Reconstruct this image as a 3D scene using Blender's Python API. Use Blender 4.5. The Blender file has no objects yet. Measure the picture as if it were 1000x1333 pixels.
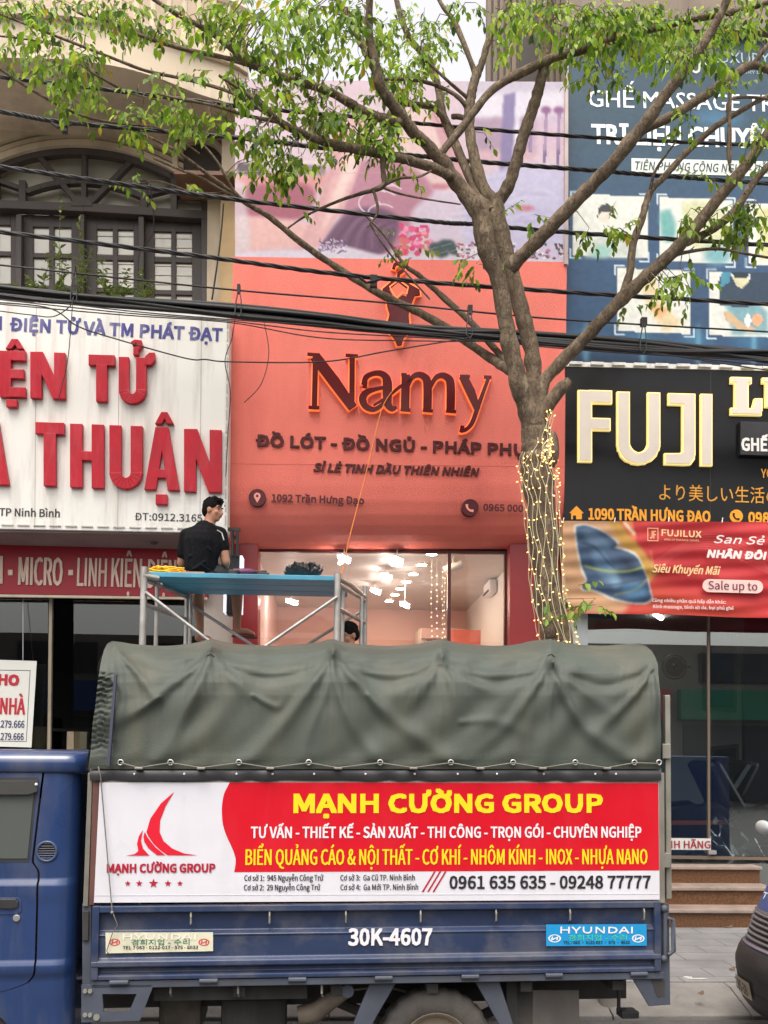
import bpy, bmesh, math, random, os
import numpy as np
from mathutils import Vector, Matrix
R = math.radians
random.seed(7)
SC = bpy.context.scene
COL = SC.collection

# ------------------------------------------------------------------ camera
PXW, PXH = 1000.0, 1333.0
FPX, CX, CY = 1250.0, 500.0, 913.0          # focal length and optical axis in photo pixels
CAM_LOC = Vector((0, 0, 1.87))
CAM_R = Matrix.Rotation(R(-3.0), 3, 'Z') @ Matrix.Rotation(R(93.0), 3, 'X') @ Matrix.Rotation(R(0.7), 3, 'Z')
cd = bpy.data.cameras.new('camera')
cam = bpy.data.objects.new('camera', cd)
COL.objects.link(cam)
cam.matrix_world = Matrix.Translation(CAM_LOC) @ CAM_R.to_4x4()
cd.sensor_fit = 'AUTO'; cd.sensor_width = 36.0
cd.lens = FPX / PXH * 36.0
cd.shift_y = (CY - PXH / 2) / PXH
cd.clip_start = 0.05; cd.clip_end = 500
SC.camera = cam

# ------------------------------------------------------------------ light: soft overcast daylight
SUN_EL, SUN_AZ = R(64), R(198)              # high, veiled by cloud
world = bpy.data.worlds.new('World'); SC.world = world; world.use_nodes = True
nt = world.node_tree
sky = nt.nodes.new('ShaderNodeTexSky'); sky.sky_type = 'NISHITA'; sky.sun_disc = False
sky.sun_elevation = SUN_EL; sky.sun_rotation = SUN_AZ
sky.air_density = 1.5; sky.dust_density = 6.0
hs = nt.nodes.new('ShaderNodeHueSaturation'); hs.inputs['Saturation'].default_value = 0.22   # cloud cover greys the blue
hs.inputs['Value'].default_value = 3.2
tint = nt.nodes.new('ShaderNodeMixRGB'); tint.blend_type = 'MULTIPLY'; tint.inputs[0].default_value = 1
tint.inputs[2].default_value = (1.0, 0.955, 0.92, 1)
bg = nt.nodes['Background']; bg.inputs['Strength'].default_value = 0.15
nt.links.new(sky.outputs[0], hs.inputs['Color']); nt.links.new(hs.outputs[0], tint.inputs[1]); nt.links.new(tint.outputs[0], bg.inputs['Color'])
ld = bpy.data.lights.new('sun', 'SUN'); ld.energy = 0.6; ld.angle = R(25); ld.color = (1, 0.96, 0.9)
sun = bpy.data.objects.new('sun', ld); COL.objects.link(sun)
sd = Vector((math.sin(SUN_AZ) * math.cos(SUN_EL), math.cos(SUN_AZ) * math.cos(SUN_EL), math.sin(SUN_EL)))
sun.rotation_euler = sd.to_track_quat('Z', 'Y').to_euler(); sun.location = (0, -5, 20)
SC.view_settings.view_transform = 'Standard'; SC.view_settings.look = 'None'
SC.view_settings.gamma = 1.0; SC.view_settings.exposure = -0.42
SC.cycles.max_bounces = 8; SC.cycles.transparent_max_bounces = 24

# ------------------------------------------------------------------ pixel helpers (layout measured on the photo, built at its true depth)
def ray(px, py):
    return CAM_R @ Vector(((px - CX) / FPX, -(py - CY) / FPX, -1.0))
def P(px, py, Y):
    d = ray(px, py); return CAM_LOC + d * (Y / d.y)
def PZ(px, py, z):
    d = ray(px, py); return CAM_LOC + d * ((z - CAM_LOC.z) / d.z)
def PXM(px, py, Y):                          # metres per photo pixel at depth Y
    return (P(px + 1, py, Y) - P(px, py, Y)).length

# ------------------------------------------------------------------ colours and materials
def lin(c):
    c = c / 255.0
    return c / 12.92 if c <= 0.04045 else ((c + 0.055) / 1.055) ** 2.4
def S(r, g, b, k=1.0): return (lin(r) * k, lin(g) * k, lin(b) * k)
MATS = {}
def mat(name, rgb, rough=0.6, metal=0.0, var=0.0, vscale=3.0, bump=0.0, bscale=40.0, spec=0.5, emit=None, estr=0.0,
        dirt=None, dirtscale=1.5, dirtamt=0.45, stretch=(1, 1, 1), coat=0.0):
    if name in MATS: return MATS[name]
    m = bpy.data.materials.new(name); m.use_nodes = True
    t = m.node_tree; n = t.nodes; b = n['Principled BSDF']
    b.inputs['Base Color'].default_value = (*rgb, 1); b.inputs['Roughness'].default_value = rough
    b.inputs['Metallic'].default_value = metal; b.inputs['Specular IOR Level'].default_value = spec
    b.inputs['Coat Weight'].default_value = coat; b.inputs['Coat Roughness'].default_value = 0.12
    if emit:
        b.inputs['Emission Color'].default_value = (*emit, 1); b.inputs['Emission Strength'].default_value = estr
    tc = mp = None
    if var or bump or dirt:
        tc = n.new('ShaderNodeTexCoord'); mp = n.new('ShaderNodeMapping'); mp.inputs['Scale'].default_value = stretch
        t.links.new(tc.outputs['Object'], mp.inputs['Vector'])
    col = None
    if var:
        nz = n.new('ShaderNodeTexNoise'); nz.inputs['Scale'].default_value = vscale; nz.inputs['Detail'].default_value = 6
        t.links.new(mp.outputs[0], nz.inputs['Vector'])
        cr = n.new('ShaderNodeValToRGB'); e = cr.color_ramp.elements
        e[0].position = 0.3; e[1].position = 0.7
        e[0].color = (*[max(0, c * (1 - var)) for c in rgb], 1); e[1].color = (*[min(1, c * (1 + var)) for c in rgb], 1)
        t.links.new(nz.outputs['Fac'], cr.inputs[0]); col = cr.outputs[0]
        mr = n.new('ShaderNodeMapRange'); mr.inputs[3].default_value = max(0.02, rough - 0.1); mr.inputs[4].default_value = min(1, rough + 0.1)
        t.links.new(nz.outputs['Fac'], mr.inputs[0]); t.links.new(mr.outputs[0], b.inputs['Roughness'])
    if dirt:
        nz = n.new('ShaderNodeTexNoise'); nz.inputs['Scale'].default_value = dirtscale; nz.inputs['Detail'].default_value = 9; nz.inputs['Roughness'].default_value = 0.65
        mp2 = n.new('ShaderNodeMapping'); mp2.inputs['Scale'].default_value = (stretch[0] * 1.0, stretch[1] * 1.0, stretch[2] * 0.22)
        t.links.new(tc.outputs['Object'], mp2.inputs['Vector']); t.links.new(mp2.outputs[0], nz.inputs['Vector'])
        cr = n.new('ShaderNodeValToRGB'); e = cr.color_ramp.elements
        e[0].position = 0.48; e[1].position = 0.75; e[0].color = (0, 0, 0, 1); e[1].color = (dirtamt,) * 3 + (1,)
        t.links.new(nz.outputs['Fac'], cr.inputs[0])
        mx = n.new('ShaderNodeMixRGB'); mx.inputs[2].default_value = (*dirt, 1); mx.inputs[1].default_value = (*rgb, 1)
        t.links.new(cr.outputs[0], mx.inputs[0])
        if col: t.links.new(col, mx.inputs[1])
        col = mx.outputs[0]
    if col: t.links.new(col, b.inputs['Base Color'])
    if bump:
        nz = n.new('ShaderNodeTexNoise'); nz.inputs['Scale'].default_value = bscale; nz.inputs['Detail'].default_value = 5
        t.links.new(mp.outputs[0], nz.inputs['Vector'])
        bp = n.new('ShaderNodeBump'); bp.inputs['Strength'].default_value = bump; bp.inputs['Distance'].default_value = 0.02
        t.links.new(nz.outputs['Fac'], bp.inputs['Height']); t.links.new(bp.outputs[0], b.inputs['Normal'])
    MATS[name] = m; return m
def lamp_mat(name, rgb, strength):
    if name in MATS: return MATS[name]
    m = bpy.data.materials.new(name); m.use_nodes = True; b = m.node_tree.nodes['Principled BSDF']
    b.inputs['Base Color'].default_value = (*rgb, 1); b.inputs['Emission Color'].default_value = (*rgb, 1); b.inputs['Emission Strength'].default_value = strength
    MATS[name] = m; return m
def glass_mat(name, tintc=(0.8, 0.85, 0.85), refl=0.35, rough=0.0, ior=1.5):
    if name in MATS: return MATS[name]
    m = bpy.data.materials.new(name); m.use_nodes = True; t = m.node_tree; n = t.nodes
    n.remove(n['Principled BSDF']); out = n['Material Output']
    tr = n.new('ShaderNodeBsdfTransparent'); tr.inputs[0].default_value = (*tintc, 1)
    gl = n.new('ShaderNodeBsdfGlossy'); gl.inputs['Roughness'].default_value = rough; gl.inputs[0].default_value = (0.9, 0.93, 0.95, 1)
    fr = n.new('ShaderNodeFresnel'); fr.inputs[0].default_value = ior
    mr = n.new('ShaderNodeMath'); mr.operation = 'MULTIPLY_ADD'; mr.inputs[1].default_value = 1.0; mr.inputs[2].default_value = refl; mr.use_clamp = True
    mx = n.new('ShaderNodeMixShader')
    t.links.new(fr.outputs[0], mr.inputs[0]); t.links.new(mr.outputs[0], mx.inputs[0])
    t.links.new(tr.outputs[0], mx.inputs[1]); t.links.new(gl.outputs[0], mx.inputs[2]); t.links.new(mx.outputs[0], out.inputs['Surface'])
    MATS[name] = m; return m
def vcol_mat(name, rough=0.45, bump=0.0, spec=0.3, transl=0.0):
    if name in MATS: return MATS[name]
    m = bpy.data.materials.new(name); m.use_nodes = True; t = m.node_tree; n = t.nodes; b = n['Principled BSDF']
    a = n.new('ShaderNodeVertexColor'); a.layer_name = 'print'
    b.inputs['Roughness'].default_value = rough; b.inputs['Specular IOR Level'].default_value = spec
    t.links.new(a.outputs[0], b.inputs['Base Color'])
    if bump:
        tc = n.new('ShaderNodeTexCoord'); nz = n.new('ShaderNodeTexNoise'); nz.inputs['Scale'].default_value = 2.5; nz.inputs['Detail'].default_value = 4
        bp = n.new('ShaderNodeBump'); bp.inputs['Strength'].default_value = bump; bp.inputs['Distance'].default_value = 0.05
        t.links.new(tc.outputs['Object'], nz.inputs['Vector']); t.links.new(nz.outputs['Fac'], bp.inputs['Height']); t.links.new(bp.outputs[0], b.inputs['Normal'])
    MATS[name] = m; return m

# ------------------------------------------------------------------ objects
def tag(o, label=None, cat=None, group=None, kind=None):
    if label: o['label'] = label
    if cat: o['category'] = cat
    if group: o['group'] = group
    if kind: o['kind'] = kind
    return o
def thing(name, label, cat, loc=(0, 0, 0), rotz=0.0, group=None, roty=0.0):
    o = bpy.data.objects.new(name, None); COL.objects.link(o); o.empty_display_size = 0.2
    o.matrix_world = Matrix.Translation(Vector(loc)) @ Matrix.Rotation(rotz, 4, 'Z') @ Matrix.Rotation(roty, 4, 'Y')
    return tag(o, label, cat, group)
def rootmat(o):
    m = o.matrix_basis.copy()
    while o.parent: o = o.parent; m = o.matrix_basis @ m
    return m
class MB:
    """collects shapes (world coordinates unless built local) and links them as ONE mesh object"""
    def __init__(self): self.v = []; self.f = []; self.c = []
    def add(self, vs, fs):
        k = len(self.v); self.v += [Vector(p) for p in vs]; self.f += [tuple(i + k for i in f) for f in fs]; return self
    def box(self, a, b):
        x0, y0, z0 = a; x1, y1, z1 = b
        return self.add([(x0, y0, z0), (x1, y0, z0), (x1, y1, z0), (x0, y1, z0), (x0, y0, z1), (x1, y0, z1), (x1, y1, z1), (x0, y1, z1)],
                        [(0, 3, 2, 1), (4, 5, 6, 7), (0, 1, 5, 4), (1, 2, 6, 5), (2, 3, 7, 6), (3, 0, 4, 7)])
    def prism(self, pts, ex):                # planar outline pushed along vector ex
        n = len(pts); ex = Vector(ex); a = [Vector(p) for p in pts]
        self.add(a + [p + ex for p in a], [tuple(range(n))[::-1], tuple(range(n, 2 * n))] + [(i, (i + 1) % n, (i + 1) % n + n, i + n) for i in range(n)])
        return self
    def slab(self, q, ex): return self.prism(q, ex)
    def tube(self, pts, rs, seg=8, cap=True):
        pts = [Vector(p) for p in pts]; n = len(pts)
        if not hasattr(rs, '__len__'): rs = [rs] * n
        k = len(self.v); up = None
        for i, p in enumerate(pts):
            t = (pts[min(i + 1, n - 1)] - pts[max(i - 1, 0)])
            if t.length < 1e-9: t = Vector((0, 0, 1))
            t.normalize()
            if up is None:
                up = t.orthogonal().normalized()
            up = (up - t * up.dot(t))
            if up.length < 1e-6: up = t.orthogonal()
            up.normalize(); sd_ = t.cross(up)
            for j in range(seg):
                a = 2 * math.pi * j / seg
                self.v.append(p + (up * math.cos(a) + sd_ * math.sin(a)) * rs[i])
        for i in range(n - 1):
            for j in range(seg):
                a = k + i * seg + j; b_ = k + i * seg + (j + 1) % seg
                self.f.append((a, b_, b_ + seg, a + seg))
        if cap:
            self.f.append(tuple(k + j for j in range(seg))[::-1]); self.f.append(tuple(k + (n - 1) * seg + j for j in range(seg)))
        return self
    def cyl(self, p0, p1, r, seg=12, r1=None): return self.tube([p0, p1], [r, r if r1 is None else r1], seg)
    def bar(self, p0, p1, w, h, up=(0, 0, 1)):    # rectangular bar between two points
        p0 = Vector(p0); p1 = Vector(p1); t = (p1 - p0).normalized(); up = Vector(up)
        s = t.cross(up).normalized() * (w / 2); u = s.cross(t).normalized() * (h / 2)
        q = [p0 - s - u, p0 + s - u, p0 + s + u, p0 - s + u]
        return self.prism(q, p1 - p0)
    def ell(self, c, r, seg=12, rings=8, rot=None):
        c = Vector(c); r = Vector(r) if hasattr(r, '__len__') else Vector((r, r, r)); k = len(self.v)
        for i in range(rings + 1):
            th = math.pi * i / rings
            for j in range(seg):
                ph = 2 * math.pi * j / seg
                p = Vector((r.x * math.sin(th) * math.cos(ph), r.y * math.sin(th) * math.sin(ph), r.z * math.cos(th)))
                if rot is not None: p = rot @ p
                self.v.append(c + p)
        for i in range(rings):
            for j in range(seg):
                a = k + i * seg + j; b_ = k + i * seg + (j + 1) % seg
                self.f.append((a, a + seg, b_ + seg, b_))
        return self
    def grid(self, fn, nu, nv):
        k = len(self.v)
        for i in range(nv + 1):
            for j in range(nu + 1): self.v.append(Vector(fn(j / nu, i / nv)))
        for i in range(nv):
            for j in range(nu):
                a = k + i * (nu + 1) + j; self.f.append((a, a + 1, a + nu + 2, a + nu + 1))
        return self
    def mesh(self, name, inv=None):
        me = bpy.data.meshes.new(name)
        vs = self.v if inv is None else [inv @ p for p in self.v]
        me.from_pydata([tuple(p) for p in vs], [], self.f); me.update(); return me
    def build(self, name, m, parent=None, local=False, smooth=None, bevel=0.0, label=None, bseg=2, fixn=True):
        inv = None; loc = Vector((0, 0, 0))
        if parent is not None:
            if not local: inv = rootmat(parent).inverted()
        elif not local:
            xs = [p.x for p in self.v]; ys = [p.y for p in self.v]; zs = [p.z for p in self.v]
            loc = Vector(((min(xs) + max(xs)) / 2, (min(ys) + max(ys)) / 2, min(zs))); inv = Matrix.Translation(-loc)
        me = self.mesh(name, inv)
        if fixn:
            bm = bmesh.new(); bm.from_mesh(me); bmesh.ops.recalc_face_normals(bm, faces=bm.faces); bm.to_mesh(me); bm.free()
        if m is not None: me.materials.append(m)
        o = bpy.data.objects.new(name, me); COL.objects.link(o); o.location = loc
        if parent is not None: o.parent = parent
        if bevel:
            bv = o.modifiers.new('bevel', 'BEVEL'); bv.width = bevel; bv.segments = bseg; bv.limit_method = 'ANGLE'; bv.angle_limit = R(35)
        if smooth is not None:
            me.polygons.foreach_set('use_smooth', [True] * len(me.polygons))
            if smooth < 180: me.set_sharp_from_angle(angle=R(smooth))
        if label: o['label'] = label
        return o
def struct(o): o['kind'] = 'structure'; return o
def interp(pts, n):                          # smooth curve through points (Catmull-Rom), any dimension
    pts = [np.array(p, float) for p in pts]; out = []
    m = len(pts)
    for i in range(m - 1):
        p0 = pts[max(i - 1, 0)]; p1 = pts[i]; p2 = pts[i + 1]; p3 = pts[min(i + 2, m - 1)]
        for k in range(n):
            t = k / n
            out.append(0.5 * ((2 * p1) + (p2 - p0) * t + (2 * p0 - 5 * p1 + 4 * p2 - p3) * t * t + (3 * p1 - p0 - 3 * p2 + p3) * t ** 3))
    out.append(pts[-1]); return out

# ------------------------------------------------------------------ writing
_fp = bpy.utils.system_resource('DATAFILES', path='fonts') or ''
FONTS = {}
try: FONTS['noto'] = bpy.data.fonts.load(os.path.join(_fp, 'Noto Sans CJK Regular.woff2'))
except Exception: FONTS['noto'] = None
FONTS['gill'] = None
_gl = {}
def glyphs(s, font, shear, res):
    key = (s, font, shear, res)
    if key not in _gl:
        c = bpy.data.curves.new('text', 'FONT'); c.body = s; c.size = 1; c.shear = shear; c.resolution_u = res
        if FONTS.get(font): c.font = FONTS[font]
        t = bpy.data.objects.new('text', c); COL.objects.link(t)
        dg = bpy.context.evaluated_depsgraph_get(); me = bpy.data.meshes.new_from_object(t.evaluated_get(dg))
        vs = [(v.co.x, v.co.y) for v in me.vertices]; fs = [tuple(p.vertices) for p in me.polygons]
        bpy.data.objects.remove(t); bpy.data.curves.remove(c); bpy.data.meshes.remove(me)
        _gl[key] = (vs, fs)
    return _gl[key]
_cap = {}
def capinfo(font):
    if font not in _cap:
        vs, _ = glyphs('H', font, 0, 2); h = max(v[1] for v in vs)
        xs = sorted(set(round(v[0], 4) for v in vs)); st = xs[1] - xs[0]
        _cap[font] = (h, st / h)
    return _cap[font]
def text_into(mb, s, p0, p1, cap, font='noto', stroke=0.2, shear=0.0, depth=0.0, up=Vector((0, 0, 1)), lift=0.004, res=2):
    """lettering from p0 (baseline start) to p1 (baseline end), cap height and stroke width in metres / share of cap height"""
    p0 = Vector(p0); p1 = Vector(p1); ux = (p1 - p0); W = ux.length; ux.normalize()
    n = ux.cross(up).normalized(); uy = n.cross(ux).normalized()
    vs, fs = glyphs(s, font, shear, res); h, st = capinfo(font)
    x0 = min(v[0] for v in vs); x1 = max(v[0] for v in vs); y0 = 0.0
    b = stroke * cap
    bxw = min(b, 0.30 * W / max(1, len(s)))           # keep the counters of condensed lettering open
    sx0 = W / (x1 - x0); nat = st * h * sx0
    natv = st * cap
    bx = max(0.0, (bxw - nat) / 2); by = max(0.0, (min(b * 0.88, 1.15 * bxw) - natv) / 2)
    sx = (W - 2 * bx) / (x1 - x0); sy = (cap - 2 * by) / h
    nx = max(1, math.ceil(2 * bx / max(nat, 1e-4))) if bx > 0 else 0
    ny = max(1, math.ceil(2 * by / max(natv * 0.8, 1e-4))) if by > 0 else 0
    offs = [(0, 0)] if nx == 0 and ny == 0 else [((-bx + 2 * bx * i / nx) if nx else 0, (-by + 2 * by * j / ny) if ny else 0) for i in range(nx + 1) for j in range(ny + 1)]
    for k, (dx, dy) in enumerate(offs):
        z = lift + depth + 0.00012 * k
        base = [p0 + ux * (bx + dx + (v[0] - x0) * sx) + uy * (by + dy + (v[1]) * sy) for v in vs]
        if depth <= 0:
            mb.add([q + n * z for q in base], fs)
        else:
            m = len(base); cnt = {}
            for f in fs:
                for i in range(len(f)):
                    e = (f[i], f[(i + 1) % len(f)]); cnt[e] = cnt.get(e, 0) + 1
            side = [(a + m, b_ + m, b_, a) for (a, b_) in cnt if (b_, a) not in cnt]
            mb.add([q + n * z for q in base] + [q + n * (lift * 0.5) for q in base], list(fs) + side)
    return mb
def text(name, m, parent, s, p0, p1, cap, local=False, **kw):
    mb = MB(); text_into(mb, s, p0, p1, cap, **kw)
    return mb.build(name, m, parent, local=local, fixn=kw.get('depth', 0) > 0)
def ptext(name, m, parent, s, x0, y0, x1, y1, capx, Y, **kw):
    """lettering measured in photo pixels on the wall plane at depth Y"""
    return text(name, m, parent, s, P(x0, y0, Y), P(x1, y1, Y), capx * PXM(x0, y0, Y), **kw)

# ------------------------------------------------------------------ printed pictures (colours held per vertex)
class Paint:
    def __init__(self, x0, y0, x1, y1, cell, bgc):
        self.x0, self.y0, self.x1, self.y1 = x0, y0, x1, y1
        self.nx = int((x1 - x0) / cell); self.ny = int((y1 - y0) / cell)
        gx, gy = np.meshgrid(np.linspace(x0, x1, self.nx + 1), np.linspace(y0, y1, self.ny + 1)); self.gx, self.gy = gx, gy
        self.a = np.zeros((self.ny + 1, self.nx + 1, 3)); self.a[:] = bgc; self.cell = cell
    def blend(self, mask, c, al=1.0):
        m = (mask * al)[..., None]; self.a = self.a * (1 - m) + np.array(c, float) * m
    def blur(self, m, px):
        k = int(round(px / self.cell))
        if k < 1: return m
        for ax in (0, 1):
            for _ in range(2):
                pad = np.pad(m, [(k, k) if i == ax else (0, 0) for i in (0, 1)], mode='edge'); cs = np.cumsum(pad, axis=ax)
                z = np.zeros_like(np.take(cs, [0], axis=ax)); cs = np.concatenate([z, cs], axis=ax); w = 2 * k + 1
                m = (np.take(cs, range(w, cs.shape[ax]), axis=ax) - np.take(cs, range(0, cs.shape[ax] - w), axis=ax)) / w
        return m
    def inside(self, pts):
        x, y = self.gx, self.gy; ins = np.zeros(x.shape, bool); n = len(pts); j = n - 1
        for i in range(n):
            xi, yi = pts[i]; xj, yj = pts[j]
            if yi != yj:
                c = ((yi > y) != (yj > y)) & (x < (xj - xi) * (y - yi) / (yj - yi) + xi); ins ^= c
            j = i
        return ins.astype(float)
    def poly(self, pts, c, soft=0, al=1.0, smooth=0):
        if smooth: pts = [tuple(p) for p in interp(list(pts) + [pts[0]], smooth)]
        self.blend(self.blur(self.inside(pts), soft), c, al)
    def ell(self, cx, cy, rx, ry, c, soft=0, al=1.0):
        m = ((((self.gx - cx) / rx) ** 2 + ((self.gy - cy) / ry) ** 2) < 1).astype(float); self.blend(self.blur(m, soft), c, al)
    def line(self, pts, w, c, soft=0, al=1.0):
        d = np.full(self.gx.shape, 1e9)
        for (ax, ay), (bx, by) in zip(pts[:-1], pts[1:]):
            vx, vy = bx - ax, by - ay; L = vx * vx + vy * vy + 1e-9
            t = np.clip(((self.gx - ax) * vx + (self.gy - ay) * vy) / L, 0, 1)
            d = np.minimum(d, np.hypot(self.gx - ax - t * vx, self.gy - ay - t * vy))
        self.blend(self.blur(np.clip(w / 2 - d + 0.5, 0, 1), soft), c, al)
    def gradx(self, xa, xb, c, al=1.0):
        self.blend(np.clip((self.gx - xa) / (xb - xa), 0, 1), c, al)
    def grady(self, ya, yb, c, al=1.0):
        self.blend(np.clip((self.gy - ya) / (yb - ya), 0, 1), c, al)
    def noise(self, amp, seed=1, cells=8):
        rs = np.random.RandomState(seed); h = rs.rand(self.ny // cells + 3, self.nx // cells + 3)
        yy = np.linspace(0, h.shape[0] - 1.01, self.ny + 1); xx = np.linspace(0, h.shape[1] - 1.01, self.nx + 1)
        yi = yy.astype(int); xi = xx.astype(int); fy = (yy - yi)[:, None]; fx = (xx - xi)[None]
        v = h[yi][:, xi] * (1 - fy) * (1 - fx) + h[yi + 1][:, xi] * fy * (1 - fx) + h[yi][:, xi + 1] * (1 - fy) * fx + h[yi + 1][:, xi + 1] * fy * fx
        self.a = self.a * (1 + amp * (v[..., None] - 0.5) * 2)
    def build(self, name, m, parent, fn, gain=1.0, smooth=None, local=False):
        """fn(px, py) -> point on the printed sheet"""
        mb = MB(); c = np.clip(self.a, 0, 255) / 255.0
        c = np.where(c <= 0.04045, c / 12.92, ((c + 0.055) / 1.055) ** 2.4) * gain
        for i in range(self.ny + 1):
            for j in range(self.nx + 1): mb.v.append(Vector(fn(self.gx[i, j], self.gy[i, j])))
        w = self.nx + 1
        for i in range(self.ny):
            for j in range(self.nx): a = i * w + j; mb.f.append((a, a + w, a + w + 1, a + 1))
        o = mb.build(name, m, parent, fixn=False, smooth=smooth, local=local)
        at = o.data.color_attributes.new('print', 'FLOAT_COLOR', 'POINT')
        buf = np.ones((c.shape[0] * c.shape[1], 4), np.float32); buf[:, :3] = c.reshape(-1, 3); at.data.foreach_set('color', buf.ravel())
        return o
def ribbon(mb, pts, n, z0, depth, close=False):
    """flat stroke: pts = (point, width); n = normal towards the viewer"""
    n = Vector(n); L = []; Rr = []; m = len(pts)
    for i in range(m):
        p = Vector(pts[i][0]); a = Vector(pts[max(i - 1, 0)][0]); b = Vector(pts[min(i + 1, m - 1)][0]); t = (b - a).normalized(); s = n.cross(t).normalized() * (pts[i][1] / 2)
        L.append(p + s); Rr.append(p - s)
    for i in range(m - 1):
        q = [L[i], Rr[i], Rr[i + 1], L[i + 1]]
        mb.prism([v + n * z0 for v in q], n * depth)
    return mb

# ================================================================== SETTING
m_road = mat('asphalt', (0.085, 0.083, 0.08), 0.9, var=0.25, vscale=2.5, bump=0.35, bscale=120, dirt=(0.14, 0.13, 0.12), dirtscale=0.6)
m_kerb = mat('kerb concrete', (0.20, 0.19, 0.175), 0.85, var=0.2, vscale=5, bump=0.3, bscale=60, dirt=(0.12, 0.11, 0.1))
def paving_mat():
    m = mat('paving slabs', (0.22, 0.218, 0.215), 0.75, var=0.28, vscale=2.2, bump=0.25, bscale=30, dirt=(0.13, 0.125, 0.12), dirtscale=1.1)
    t = m.node_tree; n = t.nodes; b = n['Principled BSDF']
    tc = n.new('ShaderNodeTexCoord'); br = n.new('ShaderNodeTexBrick'); br.offset = 0.5
    br.inputs['Scale'].default_value = 1.0; br.inputs['Brick Width'].default_value = 0.6; br.inputs['Row Height'].default_value = 0.3; br.inputs['Mortar Size'].default_value = 0.006
    br.inputs['Color1'].default_value = (1, 1, 1, 1); br.inputs['Color2'].default_value = (0.82, 0.82, 0.83, 1); br.inputs['Mortar'].default_value = (0.45, 0.43, 0.4, 1)
    mx = n.new('ShaderNodeMixRGB'); mx.blend_type = 'MULTIPLY'; mx.inputs[0].default_value = 1
    src = b.inputs['Base Color'].links[0].from_socket
    t.links.new(tc.outputs['Object'], br.inputs['Vector']); t.links.new(src, mx.inputs[1]); t.links.new(br.outputs[0], mx.inputs[2]); t.links.new(mx.outputs[0], b.inputs['Base Color'])
    return m
mb = MB(); mb.grid(lambda u, v: (-60 + 120 * u, -40 + 47.1 * v, 0.0), 12, 6); struct(mb.build('road', m_road, fixn=False))
mb = MB(); mb.box((-60, 7.28, -0.2), (60, 13.0, 0.15)); struct(mb.build('pavement', paving_mat()))
mb = MB()
for i in range(60):                                          # low sloping kerb blocks
    x = -30 + i; mb.prism([(x + 0.004, 7.276, -0.2), (x + 0.004, 7.276, 0.146), (x + 0.004, 7.16, 0.14), (x + 0.004, 6.78, 0.03), (x + 0.004, 6.76, -0.2)], (0.992, 0, 0))
struct(mb.build('kerb', m_kerb, bevel=0.008))
# spilled paint and scraps on the paving
m_paint = mat('spilled white paint', (0.62, 0.6, 0.58), 0.7)
for (px, py, w, h, sd_) in ((906, 1274, 0.085, 0.012, 1), (895, 1272, 0.035, 0.02, 2)):
    c = PZ(px, py, 0.154); rs = random.Random(sd_); pts = []
    for k in range(18):
        a = 2 * math.pi * k / 18; r = 0.65 + 0.5 * rs.random(); pts.append((c.x + w * r * math.cos(a), c.y + h * r * math.sin(a), 0.153))
    tag(MB().prism(pts, (0, 0, 0.003)).build('paint_spill', m_paint), ['long thin smear of white paint spilled on the grey paving beside the truck', 'small white paint blot at the left tip of the long smear'][sd_ - 1], 'paint spill')
m_leafdry = mat('dry leaf', (0.12, 0.08, 0.05), 0.8)
for k, (px, py, l) in enumerate(((948, 1207, 'curled brown scrap lying at the foot of the lowest step'), (953, 1262, 'tiny dark leaf on the pale kerb joint near the van'), (912, 1294, 'tiny dark leaf on the paving below the paint smear'))):
    c = PZ(px, py, 0.155); mb = MB()
    mb.grid(lambda u, v: (c.x + (u - 0.5) * (0.09 if k == 0 else 0.05), c.y + (v - 0.5) * 0.05 * math.sin(math.pi * (0.1 + 0.8 * u)), 0.153 + 0.03 * (u - 0.5) ** 2 + 0.02 * v * u), 5, 3)
    tag(mb.build('fallen_leaf', m_leafdry, smooth=60), l, 'leaf')

# ================================================================== materials shared by the buildings
m_cream = mat('cream render', S(190, 172, 152), 0.85, var=0.1, vscale=1.3, bump=0.15, bscale=50, dirt=S(96, 84, 74), dirtscale=1.2, dirtamt=0.5)
m_cream2 = mat('pale cream trim', S(212, 196, 172), 0.8, var=0.1, vscale=2, bump=0.15, bscale=60, dirt=S(120, 106, 92), dirtscale=1.8, dirtamt=0.6)
m_yellow = mat('ochre party wall', S(184, 160, 120), 0.85, var=0.18, vscale=2, bump=0.15, bscale=60, dirt=S(110, 95, 80), dirtscale=1.5, dirtamt=0.6)
m_darkwood = mat('dark painted joinery', S(74, 67, 65), 0.6, var=0.2, vscale=4, bump=0.1, bscale=60)
m_oldpane = mat('sky-pale window glass', S(194, 190, 178), 0.14, var=0.2, vscale=1.2, spec=1.0)  # pale base colour stands in for the sky mirrored in the panes
m_signwhite = mat('weathered white sign sheet', S(224, 222, 216), 0.45, var=0.04, vscale=1.0, dirt=S(138, 124, 108), dirtscale=2.8, dirtamt=0.5, stretch=(2.2, 2.2, 1))
m_alu = mat('aluminium trim', (0.5, 0.5, 0.5), 0.45, metal=0.8, var=0.15, vscale=8)
m_black = mat('black metal', (0.018, 0.018, 0.02), 0.5, var=0.3, vscale=8)
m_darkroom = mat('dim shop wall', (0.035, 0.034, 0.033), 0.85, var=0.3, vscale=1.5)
m_shopglass = glass_mat('shop glass', (0.62, 0.66, 0.66), 0.03)
m_clearglass = glass_mat('clear shop glass', (0.95, 0.95, 0.95), 0.0, 0.0, 1.32)
YW = 11.0

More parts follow.
